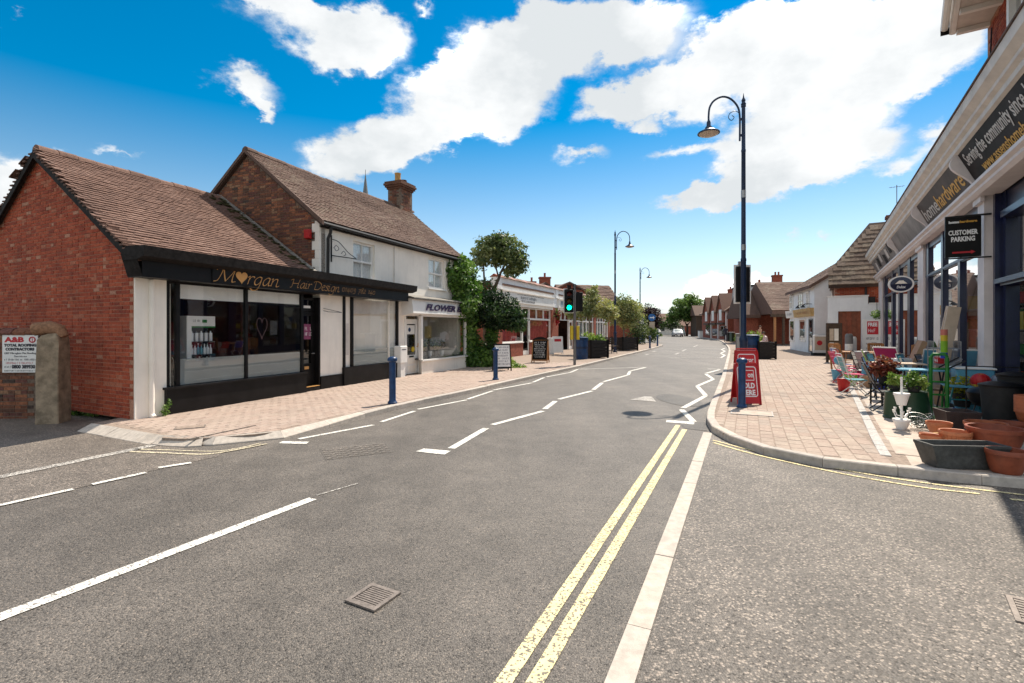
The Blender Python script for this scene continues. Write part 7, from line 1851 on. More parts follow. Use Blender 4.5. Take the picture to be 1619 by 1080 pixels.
person('person in a brown top standing under the hall roof edge', (20.9, 41.6), .06, math.radians(30), 'walk', (('brown_top', (.35,.2,.13)), ('grey', (.08,.06,.06))))


# ================================================================== GOODS BEFORE THE HARDWARE SHOP
Z = .106
def pot(label, p, d, h, m, base=.66, rim=.045, rz=0, name='flower_pot', group=None, z=Z, ribs=0, bowl=False):
    t = thing(name, label, 'pot', (*p, z), rz, group)
    R_ = d/2; rb = R_*base
    prof = [(rb*.92, 0), (rb, .012)] + ([(rb+(R_*.93-rb)*.6, h*.35), (R_*.93, h*.75)] if bowl else []) + [(R_*.93, h-rim-.004), (R_, h-rim), (R_*1.01, h-.006), (R_*.985, h), (R_*.90, h-.004), (R_*.87, h-rim*1.4), (rb*.85, .03), (.001, .028)]
    b = MB(); b.lathe(prof, 28, cap=False)
    b.face([(rb*.92*math.cos(-2*PI*i/28), rb*.92*math.sin(-2*PI*i/28), 0) for i in range(28)])
    if ribs:
        for i in range(ribs):
            a = 2*PI*i/ribs; c, s = math.cos(a), math.sin(a)
            b.tube([(c*(rb+.002), s*(rb+.002), .02), (c*(R_*.93+.002), s*(R_*.93+.002), h-rim-.01)], .006, 5)
    b.build('body', m, t, smooth=True)
    return t
tc, tcl, tcd = K['terracotta'], K['terracotta_light'], K['terracotta_dark']
pot('pale terracotta pot at the back beside the brown trough', (6.000, 6.933), .30, .20, tcl, .6)
pot('pale terracotta pot rim just above the left end of the grey trough', (5.340, 6.273), .26, .16, tcl, .65)
pot('small terracotta pot behind the left pale pots', (5.526, 6.550), .20, .12, tc, .65)
pot('ribbed orange terracotta pot in the middle behind the grey trough', (5.521, 6.143), .33, .24, tcl, .66, ribs=22)
pot('straw coloured shallow pot behind the ribbed orange pot', (6.046, 6.550), .30, .13, mat('straw_pot', (.55,.36,.14), .6), .7)
pot('straw coloured pot between the left pale pots', (5.690, 6.479), .26, .12, bpy.data.materials['straw_pot'], .7)
pot('largest deep terracotta bowl, highest among the pots', (5.895, 6.018), .56, .31, tcd, .62, .05, bowl=True)
pot('terracotta pot half hidden under the largest bowl', (5.309, 5.514), .34, .20, tcd, .7)
pot('round deep terracotta pot in front at the right end of the trough', (5.184, 5.177), .345, .245, tcd, .72, .05, bowl=True)
pot('wide terracotta pot behind the largest bowl', (6.432, 6.698), .46, .24, tc, .7)
pot('wide terracotta pot at the back on the right in shade', (6.844, 6.775), .44, .22, tcd, .7)
for i in range(5):
    pot('nested terracotta pot at the right edge, '+('lowest', 'second from below', 'middle one', 'second from top', 'topmost')[i]+' of its stack', (7.289, 6.933), .34, .18, tc, .75, .05, name='flower_pot', z=Z+.20+i*.047, group='nested pots at the right edge')
t = thing('black_tub', 'black tub under the nested terracotta pots at the right edge', 'tub', (*(7.289, 6.933), Z)); b = MB(); b.lathe([(.16,0),(.18,.19),(.20,.195),(.20,.199)], 20); b.build('body', K['rubber'], t)
def trough(label, p, L0, W0, h, rz, m):
    t = thing('planter_trough', label, 'planter', (*p, Z), rz)
    b = MB(); k = .80; w = .022
    def rect(L, W, z): return [(-L/2,-W/2,z),(L/2,-W/2,z),(L/2,W/2,z),(-L/2,W/2,z)]
    rs = [rect(L0*k, W0*k, 0), rect(L0*.985, W0*.97, h-.03), rect(L0, W0, h-.028), rect(L0, W0, h), rect(L0-2*w, W0-2*w, h), rect(L0*k-2*w, W0*k-2*w, .02)]
    b.v = [q for r in rs for q in r]
    for i in range(5):
        for j in range(4): k2 = (j+1) % 4; b.f.append((i*4+j, i*4+k2, i*4+4+k2, i*4+4+j)); b.mi.append(0)
    b.f += [(3,2,1,0), (20,21,22,23)]; b.mi += [0, 0]
    b.build('body', m, t)
    for s in (-.25, .25): bx('foot', (s*L0-.04,-W0*.3,-.004), (s*L0+.04,W0*.3,-.0005), m, t)
    return t
trough('long charcoal planter trough in front of the terracotta pots', (4.93, 5.42), .78, .30, .255, math.radians(-5), K['trough'])
trough('brown square planter behind the terracotta pots', (6.806, 7.552), .44, .42, .26, math.radians(-18), K['trough_brown'])

# green sack truck
t = thing('sack_truck', 'bright green two-legged sack truck standing upright', 'sack truck', (*(7.277, 8.409), Z), math.radians(-25))
b = MB()
for s in (-.11, .11): b.tube([(s,0,.05),(s,0,1.02)], .028, 8)
b.tube([(-.11,0,1.02),(-.08,0,1.07),(.08,0,1.07),(.11,0,1.02)], .026, 8); b.build('upright', K['green_paint'], t, smooth=True)
for z in (.16,.38,.60,.82): b = MB(); b.tube([(-.11,0,z),(.11,0,z)], .017, 6); b.build('rung', K['green_paint'], t)
b = MB(); b.box((-.2,-.22,.0),(.2,.0,.015)); b.build('toe_plate', K['green_paint'], t)
for s in (-.11, .11): b = MB(); b.tube([(s,0,.62),(s,.22,.34),(s,.24,.10)], .016, 6); b.build('brace', K['green_paint'], t)
for s in (-.2, .2):
    b = MB(); b.lathe([(.05,-.03),(.11,-.03),(.115,0),(.11,.03),(.05,.03)], 16, M=Matrix.Translation((s,.16,.115)) @ Matrix.Rotation(PI/2,4,'Y')); b.build('wheel', K['rubber'], t)
# dark green tubs with plants on them
t = thing('green_tub', 'dark green tub standing wide end down behind the white tiered planter', 'tub', (*(6.824, 8.409), Z)); b = MB(); b.lathe([(.29,0),(.29,.03),(.27,.04),(.20,.42),(.21,.44),(.17,.45)], 24); b.build('body', K['green_dark'], t, smooth=True)
t = thing('green_tub', 'smaller dark green tub on the left of the plant group', 'tub', (*(6.455, 8.349), Z)); b = MB(); b.lathe([(.15,0),(.15,.03),(.14,.04),(.12,.42),(.13,.44),(.09,.45)], 20); b.build('body', K['green_dark'], t, smooth=True)
def plant(label, p, z, blobs, leaf, n, size, seed, potd=.22, poth=.18, pm=None):
    t = thing('potted_plant', label, 'plant', (*p, z))
    b = MB(); b.lathe([(potd*.36,0),(potd*.5,poth-.03),(potd*.53,poth-.03),(potd*.53,poth),(potd*.45,poth)], 16); b.build('pot', pm or K['rubber'], t)
    foliage('leaves', t, LEAF[leaf], blobs, n, size, seed); return t
plant('feathery yellow-green plant on the big dark green tub', (6.750, 8.291), Z+.453, [((-.04,0,.17),(.12,.13,.15)), ((.10,0,.13),(.11,.12,.12)), ((.02,0,.28),(.06,.06,.08)), ((.16,.02,.22),(.05,.05,.07))], 'fresh', 1000, .026, 81, .2, .10)
plant('feathery green plant on the smaller dark green tub', (6.522, 8.409), Z+.453, [((0,0,.15),(.11,.12,.13)), ((-.06,0,.25),(.05,.05,.07))], 'fresh', 600, .026, 82, .18, .10)
plant('red leaved plant at the back of the plant group', (7.35, 9.75), Z+.42, [((0,0,.32),(.26,.22,.2))], 'redleaf', 700, .05, 83)
t = thing('plant_stool', 'small black stool under the red leaved plant', 'stool', (7.35, 9.75, Z)); b = MB(); b.box((-.18,-.18,.39),(.18,.18,.418)); b.build('seat', K['black'], t)
for a in (-1, 1):
    for c in (-1, 1): bx('leg', (a*.15-.012,c*.15-.012,0),(a*.15+.012,c*.15+.012,.389), K['black'], t)
plant('bushy yellow flowering plant behind the black kettle barbecue', (8.137, 8.914), Z+.10, [((0,0,.38),(.22,.2,.2)), ((.06,0,.24),(.2,.18,.16))], 'yellowflower', 1500, .03, 84, .3, .24)
# white tiered planter
t = thing('tiered_planter', 'white two-tier stacking planter on a stem with side cups', 'planter', (*(5.852, 7.410), Z))
for z, d, h, nm in ((0,.21,.15,'lower_pot'), (.36,.19,.18,'upper_pot')):
    b = MB(); b.lathe([(d*.30,z),(d*.5,z+h-.03),(d*.54,z+h-.03),(d*.54,z+h),(d*.44,z+h)], 20); b.build(nm, K['white'], t, smooth=True)
b = MB(); b.tube([(0,0,.1),(0,0,.78)], .016, 8); b.build('stem', K['white'], t)
for i in range(6):
    a = i*PI/3; c, s = math.cos(a), math.sin(a)
    b = MB(); b.tube([(0,0,.16+.03*(i % 2)),(c*.07,s*.07,.17+.04*(i % 2)),(c*.10,s*.10,.24+.05*(i % 2))], .007, 5); b.lathe([(.012,0),(.022,.04),(.02,.04)], 8, (c*.10,s*.10,.24+.05*(i % 2))); b.build('cup', K['white'], t)
t = thing('wire_baskets', 'tangle of black and pale wire hanging baskets on the slabs', 'wire baskets', (*(6.099, 7.274), Z))
for i in range(6):
    b = MB(); cx, cy, tl = rnd.uniform(-.16,.16), rnd.uniform(-.12,.15), rnd.uniform(-.6,.6)
    M_ = Matrix.Translation((cx,cy,.10)) @ Matrix.Rotation(tl,4,'X') @ Matrix.Rotation(rnd.uniform(-.5,.5),4,'Y')
    for r_, z in ((.14,.08),(.115,.02),(.07,-.05)): b.tube([M_ @ Vector((r_*math.cos(k*PI/9), r_*math.sin(k*PI/9), z)) for k in range(19)], .004, 4)
    for k in range(8): a = k*PI/4; b.tube([M_ @ Vector((r_*math.cos(a), r_*math.sin(a), z)) for r_, z in ((.14,.08),(.115,.02),(.07,-.05))], .003, 4)
    b.build('basket', K['green_dark'] if i % 2 else K['steel'], t)
# tables
def table(label, p, rz, w, d, h, top, legm, name='garden_table'):
    t = thing(name, label, 'table', (*p, Z), rz)
    n = 5
    for i in range(n): bx('top_slat', (-w/2,-d/2+d*i/n+.004,h-.022), (w/2,-d/2+d*(i+1)/n-.004,h), top, t)
    for a in (-1, 1):
        b = MB(); b.tube([(a*(w/2-.06),-d/2+.05,0),(a*(w/2-.06),d/2-.06,h-.03)], .014, 6); b.build('leg', legm, t); b = MB(); b.tube([(a*(w/2-.09),d/2-.05,0),(a*(w/2-.09),-d/2+.06,h-.03)], .014, 6); b.build('leg', legm, t)
    b = MB(); b.tube([(-w/2+.06,0,h*.48),(w/2-.06,0,h*.48)], .011, 6); b.build('stretcher', legm, t); return t
K['sky_paint'] = mat('sky_blue_paint', (.10,.33,.48), .45, .1); K['teal_paint'] = mat('teal_paint', (.03,.26,.30), .45, .1); K['pink_fabric'] = mat('pink_fabric', (.50,.06,.13), .8, .1); K['magenta_fabric'] = mat('magenta_fabric', (.30,.01,.08), .8, .1); K['blue_fabric'] = mat('blue_fabric', (.06,.16,.34), .8, .1); K['white_tube'] = mat('white_tube', (.7,.68,.64), .35, .05); K['bluegrey_fabric'] = mat('blue_grey_fabric', (.25,.28,.34), .8, .2)
table('sky blue garden table behind the green sack truck', (7.75, 9.35), math.radians(-28), .75, .55, .74, K['sky_paint'], K['black_metal'])
table('pale topped garden table behind the sky blue one', (8.2, 10.5), math.radians(-28), .9, .55, .78, K['card_pale'], K['black_metal'])
table('low sky blue table right of the sack truck', (8.05, 8.75), math.radians(-30), .6, .5, .5, K['sky_paint'], K['teal_paint'])
K['lime'] = mat('lime_plastic', (.22,.42,.02), .4, .05); K['cobalt'] = mat('cobalt_plastic', (.01,.04,.35), .4, .05); K['peach'] = mat('peach_plastic', (.55,.16,.12), .4, .05)
# folding chairs of several colours
def fchair(label, p, rz, frame_m, fab, recline=.25, h=.42, back=.55, group=None):
    t = thing('folding_chair', label, 'chair', (p[0]+.42, p[1], Z), rz, group); t.scale = (.84, .84, .84)
    w = .24
    for s in (-w, w):
        b = MB(); b.tube([(s,-.30,0),(s,.18,h+.06),(s,.18+back*recline,h+.06+back)], .013, 6); b.build('side_frame', frame_m, t); b = MB(); b.tube([(s*.9,.28,0),(s*.9,-.22,h)], .013, 6); b.build('leg', frame_m, t)
    b = MB(); b.tube([(-w,.18+back*recline,h+.06+back),(w,.18+back*recline,h+.06+back)], .013, 6); b.tube([(-w,-.30,.01),(w,-.30,.01)], .012, 6); b.tube([(-w*.9,.28,.01),(w*.9,.28,.01)], .012, 6); b.build('crossbar', frame_m, t)
    for i in range(4): bx('seat_slat', (-w+.01,-.24+i*.105,h-.01), (w-.01,-.145+i*.105,h+.008), fab, t)
    for i in range(3):
        b = MB(); M_ = Matrix.Translation((0,.18,h+.06)) @ Matrix.Rotation(-math.atan(recline),4,'X'); b.box((-w+.014,-.008,.16+i*.14),(w-.014,.008,.28+i*.14), M=M_); b.build('back_slat', fab, t)
    return t
fchair('black metal folding chair with crossed legs sticking out toward the kerb', (6.45, 9.05), math.radians(62), K['black_metal'], K['black_metal'], .45)
fchair('white framed folding chair with teal seat nearest the drain strip', (7.35, 11.2), math.radians(70), K['white_tube'], K['teal_paint'], .3)
fchair('navy folding chair beside the teal one', (7.75, 11.0), math.radians(50), K['black_metal'], K['blue_fabric'], .3)
fchair('white framed folding chair with pink seat further back', (8.2, 12.5), math.radians(75), K['white_tube'], K['pink_fabric'], .35)
fchair('teal folding chair between pink and white ones', (8.7, 12.1), math.radians(40), K['teal_paint'], K['sky_paint'], .3)
fchair('red tube chair with pink back near the café set', (8.75, 13.6), math.radians(80), K['red'], K['pink_fabric'], .4)
fchair('white tube chair with sky blue slats before the shop windows', (9.5, 12.2), math.radians(30), K['white_tube'], K['sky_paint'], .3)
fchair('dark folding chair with white slats near the café set', (9.3, 13.6), math.radians(45), K['black_metal'], K['white_tube'], .3)
for args in (('navy framed chair with pale card-coloured slats between the pink and teal chairs', (8.55,11.5), 1.0, K['blue'], K['card_pale'], .3), ('lime slatted folding chair before the far window', (10.3,14.6), .9, K['white_tube'], K['lime'], .35), ('red slatted folding chair next to the teak set', (9.9,15.2), 1.3, K['black_metal'], K['red'], .3), ('white tube chair with magenta slats behind the pink chair', (9.3,14.3), 1.2, K['white_tube'], K['magenta_fabric'], .4), ('teal framed chair with white slats close to the pale topped table', (8.5,10.9), .8, K['teal_paint'], K['white_tube'], .3), ('black framed chair with blue-grey slats before the second pilaster', (9.75,11.9), .6, K['black_metal'], K['bluegrey_fabric'], .35), ('white tube chair with cobalt slats beside the teak table end', (10.3,16.0), 1.4, K['white_tube'], K['cobalt'], .3)):
    fchair(*args)
for i, (x, y, kk, h, lab) in enumerate(((9.95,12.6,'white',.75,'white storage tower among the folding chairs'), (10.6,13.0,'pink_fabric',.6,'pink storage tower by the loungers'), (8.95,12.0,'bluegrey_fabric',.55,'grey storage tower behind the pink chair'), (9.15,11.0,'teal_paint',.5,'teal storage tower behind the pale table'), (10.9,15.4,'steel',.8,'silver storage tower by the teak set'))):
    t = thing('storage_tower', lab, 'storage tower', (x, y, Z), .5*i)
    for k in range(3): b = MB(); b.bevbox((-.17,-.14,h*k/3+.004),(.17,.14,h*(k+1)/3-.004), .015); b.build('drawer', K[kk], t); bx('pull', (-.05,-.155,h*(k+.5)/3-.01),(.05,-.141,h*(k+.5)/3+.01), K['grey_post'], t)
# deckchair loungers leaning by the pilaster
def lounger(label, p, rz, fab, fm):
    t = thing('sun_lounger', label, 'lounger', (*p, Z), rz)
    for s in (-.27, .27):
        b = MB(); b.tube([(s,-.75,.30),(s,.15,.34),(s,.55,1.0)], .018, 6); b.build('rail', fm, t); b = MB(); b.tube([(s,-.6,0),(s,-.45,.32)], .014, 6); b.build('leg', fm, t); b = MB(); b.tube([(s,.35,0),(s,.15,.34)], .014, 6); b.build('leg', fm, t)
    b = MB(); b.prism([(-.26,-.74,.31),(-.26,.15,.345),(-.26,.54,.99),(-.26,.56,.98),(-.26,.17,.325),(-.26,-.74,.295)], (.52,0,0)); b.build('fabric', fab, t); b = MB(); b.tube([(-.27,.55,1.0),(.27,.55,1.0)], .018, 6); b.build('top_bar', fm, t); return t
lounger('magenta sun lounger with white frame by the shop window', (10.4, 13.4), math.radians(118), K['magenta_fabric'], K['white_tube'])
lounger('sky blue sun lounger next to the magenta one', (10.5, 12.3), math.radians(150), K['sky_paint'], K['white_tube'])
lounger('blue-grey reclining chair nearest the white pilaster', (10.55, 11.6), math.radians(150), K['bluegrey_fabric'], K['steel'])
b = MB(); b.sphere((0,0,0), .12, 14); bl = b.build('beach_ball', K['sky_paint'], None, loc=(8.55,12.9,.78), smooth=True); tag(bl, 'light blue ball lying on the folding chairs', 'ball')
# small wares standing about between the chairs
for i, (x, y, kk, lab) in enumerate(((8.0,11.9,'red','red bucket under the folding chairs nearest the drain strip'), (8.75,11.7,'cobalt','cobalt blue bucket between folding chairs and pale table'), (9.0,13.1,'lime','lime green bucket under the white slatted chair'), (9.9,13.2,'yellow','yellow bucket before the magenta lounger'), (9.55,14.5,'sky_paint','sky blue bucket near the teak set'), (10.1,14.2,'magenta_fabric','magenta bucket near the teak set'), (8.3,10.4,'white','white bucket at the feet of the pale table'), (9.6,11.3,'steel','galvanised bucket before the shop window'))):
    t = thing('bucket', lab, 'bucket', (x, y, Z), i); b = MB(); b.lathe([(.10,0),(.105,.01),(.145,.27),(.155,.275),(.155,.29),(.14,.285),(.10,.03)], 16); b.build('body', K[kk], t, smooth=True)
    b = MB(); b.tube([(.15*math.cos(a), .03, .27+.15*math.sin(a)) for a in [PI*k/8 for k in range(9)]], .006, 5); b.build('handle', K['steel'], t)
for i, (x, y, z0, kk, k2, lab) in enumerate(((9.2,12.6,0,'card','white','brown carton with white label among the folding chairs'), (9.35,12.75,.32,'sky_paint','white','sky blue carton on top of the brown one among the chairs'), (10.0,12.0,0,'pink_fabric','white','pink carton before the shop window'), (8.9,10.9,0,'bluegrey_fabric','card','grey carton behind the white bucket'), (10.9,14.6,0,'card_pale','red','pale carton with red label near the teak set'), (8.55,9.75,0,'card','card_pale','brown carton under the pale topped table'))):
    t = thing('carton', lab, 'carton', (x, y, Z+z0), .3*i); b = MB(); b.box((-.22,-.16,0),(.22,.16,.30)); b.build('box', K[kk], t); bx('label', (-.14,-.163,.08),(.1,-.1605,.22), K[k2], t); bx('tape', (-.222,-.025,.3005),(.222,.025,.303), K['card_pale'], t)
for i, (x, y, kk, lab) in enumerate(((10.15,11.0,'wood','pale handled brooms leaning by the white pilaster'), (11.2,13.6,'green_paint','green handled rakes leaning on the far window frame'))):
    t = thing('garden_tools', lab, 'tools', (x, y, Z), RZ)
    for k in range(4): b = MB(); b.tube([(k*.09-.15,-.05*k,0),(k*.07-.1,.42,1.35)], .013, 6); b.build('handle', K[kk], t); bx('head', (k*.09-.2,-.05*k-.02,.002),(k*.09-.1,-.05*k+.02,.10), K['steel'], t)
# wooden café set
def tchair(label, p, rz):
    t = thing('teak_chair', label, 'chair', (*p, Z), rz, None)
    for s in (-.22, .22):
        bx('front_leg', (s-.02,-.24,0),(s+.02,-.20,.64), K['wood'], t); b = MB(); b.prism([(s-.02,.20,0),(s-.02,.24,0),(s-.02,.36,.98),(s-.02,.32,.98)], (.04,0,0)); b.build('rear_leg', K['wood'], t); bx('arm', (s-.03,-.26,.64),(s+.03,.30,.665), K['wood'], t)
    for i in range(5): bx('seat_slat', (-.2,-.22+i*.09,.42),(.2,-.145+i*.09,.44), K['wood'], t)
    for i in range(6):
        b = MB(); x = -.17+i*.068; b.prism([(x-.022,.25,.5),(x+.022,.25,.5),(x+.022,.335,.93),(x-.022,.335,.93)], (0,.014,0)); b.build('back_slat', K['wood'], t)
    b = MB(); b.prism([(-.2,.325,.93),(.2,.325,.93),(.2,.34,1.0),(-.2,.34,1.0)], (0,.03,0)); b.build('top_rail', K['wood'], t); return t
tchair('teak armchair at the left end of the café table', (11.4, 17.0), math.radians(100))
tchair('teak armchair at the right end of the café table', (12.6, 15.5), math.radians(-70))
tchair('teak armchair behind the café table', (12.5, 16.8), math.radians(-20))
table('long slatted teak table of the café set', (11.75, 16.2), math.radians(-30), 1.5, .85, .74, K['wood'], K['wood'], 'teak_table')
# cardboard boxes leaning on the shopfront
t = thing('cardboard_box', 'tall pale cardboard box leaning on the white pilaster', 'box', R_loc(-1.25, -.62, Z), RZ)
M_ = Matrix.Rotation(math.radians(-9), 4, 'X') @ Matrix.Rotation(math.radians(2), 4, 'Y'); b = MB(); b.box((-.13,-.10,.05),(.13,.10,1.98), M=M_); b.build('carton', K['card_pale'], t); b = MB(); b.box((-.02,-.1025,.3),(.02,-.1005,1.9), M=M_); b.build('tape', K['card'], t)
t = thing('cardboard_sheet', 'wide brown flat carton leaning behind the green sack truck', 'box', R_loc(-4.6, -.75, Z), RZ)
M_ = Matrix.Rotation(math.radians(-20), 4, 'X'); b = MB(); b.box((-.36,-.06,.0),(.36,.06,1.25), M=M_); b.build('carton', K['card'], t); b = MB(); b.box((-.37,-.07,.0),(-.361,.07,1.25), M=M_); b.build('edge', K['card_pale'], t)
# wire rack with rolls, nets and balls
t = thing('wire_rack', 'tall wire display rack beside the navy door', 'rack', R_loc(-.65, -.55, Z), RZ)
b = MB()
for x in (-.30,.30):
    for y in (-.2,.2): b.tube([(x,y,0),(x,y,1.25)], .009, 5)
b.build('post', K['steel'], t)
for z in (.42, .80, 1.12):
    b = MB()
    for y in (-.2,.2): b.tube([(-.3,y,z),(.3,y,z)], .006, 4); b.tube([(-.3,y,z+.14),(.3,y,z+.14)], .005, 4)
    for i in range(11): x = -.3+i*.06; b.tube([(x,-.2,z+.14),(x,-.2,z),(x,.2,z),(x,.2,z+.14)], .004, 4)
    b.build('shelf_basket', K['steel'], t)
def roll(label, lx, ly, z, h, bands):
    p = R_loc(lx, ly, z); t = thing('plastic_roll', label, 'roll', p, 0); n = len(bands)
    for i, c in enumerate(bands):
        b = MB(); b.lathe([(.055,h*i/n+(.0005 if i else 0)),(.055,h*(i+1)/n)], 14); b.build('band', c, t, smooth=True)
roll('rainbow banded windbreak roll standing in the rack by the navy door', -.20, -.62, Z+.94, .55, [K['cobalt'], K['lime'], K['lime'], K['yellow'], K['peach']])
roll('grey and white patterned roll next to the rainbow one', -.52, -.58, Z+.94, .42, [K['white'], K['bluegrey_fabric'], K['white']])
for i, (lx, z, lab) in enumerate(((-.95, 1.0, 'first red packet on the rack'), (-.80, 1.0, 'second red packet on the rack'), (-.65, 1.0, 'third red packet on the rack'))):
    q = thing('red_packet', 'red packet in the wire rack, '+('left','middle','right')[i]+' of three', 'packet', R_loc(lx, -.60, Z+.815), RZ); b = MB(); b.bevbox((-.05,-.05,0),(.05,.05,.12), .01); b.build('body', K['red'], q); bx('label', (-.04,-.053,.03),(.04,-.0505,.08), K['white_print'], q)
def ball(label, p, r, m, m2):
    t = thing('play_ball', label, 'ball', p, rnd.uniform(0, 3)); b = MB(); n = 16; b.sphere((0,0,0), r, n, 0)
    b.mi = [1 if (i//4) % 2 else 0 for i in range(len(b.f))]; b.build('ball', [m, m2], t, smooth=True)
    b = MB()
    for k in range(6):
        a = PI*k/6; b.tube([(r*1.02*math.cos(a)*math.cos(q), r*1.02*math.sin(a)*math.cos(q), r*1.02*math.sin(q)) for q in [2*PI*i/20 for i in range(21)]], .003, 4)
    b.build('net', K['red_print'] if m2 == K['red'] else K['grey_post'], t)
ball('red and yellow play ball in a net, above the black barbecue', (8.12, 8.55, .70), .135, K['yellow'], K['red'])
ball('white and blue play ball in a net right of the red and yellow one', (8.42, 8.50, .70), .135, K['white'], K['bluegrey_fabric'])
ball('white and navy ball under the red and yellow one', (8.10, 8.42, .43), .12, K['white'], K['blue'])
ball('pale ball under the white and blue one', (8.40, 8.42, .43), .12, K['bluegrey_fabric'], K['white'])
t = thing('ball_stand', 'low black stand carrying the netted play balls', 'stand', (8.26, 8.48, Z), math.radians(-30))
b = MB()
for x in (-.34,.34): b.tube([(x,.0,0),(x,.0,.85)], .012, 6)
b.tube([(-.34,0,.85),(.34,0,.85)], .010, 6); b.build('frame', K['black_metal'], t)
for z in (.20, .45):
    b = MB(); b.tube([(-.34,-.1,z),(.34,-.1,z)], .008, 5); b.tube([(-.34,.1,z),(.34,.1,z)], .008, 5); b.build('rail', K['black_metal'], t)
# kettle barbecue and black bins in the shade
t = thing('kettle_barbecue', 'black kettle barbecue with domed lid behind the terracotta pots', 'barbecue', (*(7.831, 8.177), Z), .3)
b = MB(); b.lathe([(.02,.20),(.14,.24),(.21,.34),(.225,.43)], 24); b.build('bowl', K['black'], t, smooth=True); b = MB(); b.lathe([(.232,.431),(.235,.45),(.20,.50),(.10,.535),(.005,.54)], 24); b.build('lid', K['black'], t, smooth=True)
b = MB(); b.tube([(-.09,0,.53),(-.07,0,.585),(.07,0,.585),(.09,0,.53)], .010, 6); b.build('lid_handle', K['steel'], t)
for a in (.5, 2.6, 4.7): b = MB(); b.tube([(.12*math.cos(a),.12*math.sin(a),.25),(.2*math.cos(a),.2*math.sin(a),0)], .010, 6); b.build('leg', K['black_metal'], t)
bx('label', (-.2,-.235,.36),(-.12,-.22,.41), K['white'], t)
for i, (px, py, h, d, lab) in enumerate(((1583,676,.62,.5,'black dustbin right of the kettle barbecue'), (1612,672,.75,.52,'tall black dustbin at the right edge before the navy door'))):
    t = thing('dustbin', lab, 'bin', (*((7.494, 7.552) if i == 0 else (7.978, 7.749)), Z)); b = MB(); b.lathe([(d*.42,0),(d*.5,h-.02),(d*.53,h-.02),(d*.53,h)], 20); b.build('body', K['rubber'], t, smooth=True); b = MB(); b.lathe([(d*.54,h+.001),(d*.55,h+.03),(d*.3,h+.07),(.005,h+.08)], 20); b.build('lid', K['black'], t, smooth=True)
for i, (px, lab) in enumerate(((0,'blue and white plastic bag of compost on the ground before the yellow plant'), (1,'second blue and white bag beside the first'))):
    t = thing('compost_bag', lab, 'bag', (*((7.409, 8.291) if i == 0 else (7.474, 8.177)), Z), .4+i); b = MB(); b.sphere((0,0,.09), (.17,.13,.09), 12); b.build('bag', K['white'] if i == 0 else K['bluegrey_fabric'], t, smooth=True); b = MB(); b.sphere((.0,-.02,.095), (.10,.115,.088), 10); b.build('print', K['cobalt'], t, smooth=True)
t = thing('storage_crate', 'sky blue lidded crate stack behind the yellow flowering plant', 'crate', (8.35, 8.95, Z), math.radians(-30))
for i in range(3):
    b = MB(); b.bevbox((-.26,-.2,i*.27),(.26,.2,i*.27+.24), .02); b.build('crate', [K['sky_paint'], K['bluegrey_fabric'], K['sky_paint']][i], t); b = MB(); b.bevbox((-.28,-.22,i*.27+.241),(.28,.22,i*.27+.268), .01); b.build('lid', K['white'], t)
t = thing('garden_fork', 'black handled tools leaning across the sky blue table', 'tools', (8.0, 8.95, Z+.75), math.radians(20))
for i in range(3): b = MB(); b.tube([(-.3,i*.05-.05,.02+.02*i),(.35,i*.05,.16+.03*i)], .014, 6); b.build('handle', K['black'] if i != 1 else K['steel'], t)

# ================================================================== VEGETATION
# climber on the end of the cottage
iv = thing('ivy', 'leafy green climber covering the right end of the cottage and its bay', 'climbing plant', tuple((WM[cot.name] @ Vector((7.5, -.2, 0))).xy)+(.1,), 0)
wmx = WM[iv.name].inverted()
def cl(x, y, z): return tuple(wmx @ (WM[cot.name] @ Vector((x, y, z))))
ib = [(cl(7.4,-.15,3.95),(.42,.42,.42)), (cl(7.2,-.15,3.45),(.55,.45,.55)), (cl(7.6,-.3,3.0),(.65,.6,.55)), (cl(7.3,-.35,2.6),(.55,.45,.4)), (cl(7.05,-.55,2.35),(.38,.3,.3)), (cl(7.75,-.35,2.2),(.4,.4,.5)), (cl(7.85,-.3,1.6),(.28,.32,.5)), (cl(7.85,-.3,1.0),(.3,.32,.5)), (cl(8.0,-.3,.5),(.45,.45,.5)),
      (cl(8.35,.0,2.3),(.45,.45,.6)), (cl(8.3,-.1,1.4),(.4,.4,.6)), (cl(8.4,.1,3.3),(.6,.6,.7)), (cl(8.3,.2,4.0),(.45,.45,.45)), (cl(7.8,.0,4.25),(.3,.3,.3)), (cl(6.7,-.05,3.75),(.16,.12,.35)), (cl(6.85,-.1,3.3),(.3,.2,.25))]
foliage('leaves', iv, LEAF['ivy'], ib, 14000, .075, 101, thin=.2)
limbs('stems', iv, K['bark'], [([cl(7.85,-.12,.1), cl(7.8,-.1,1.2), cl(7.9,-.1,2.4), cl(7.6,-.08,3.6)], .05, .02), ([cl(8.0,-.1,.1), cl(8.1,.1,1.6), cl(8.3,.1,3.4)], .04, .02)])
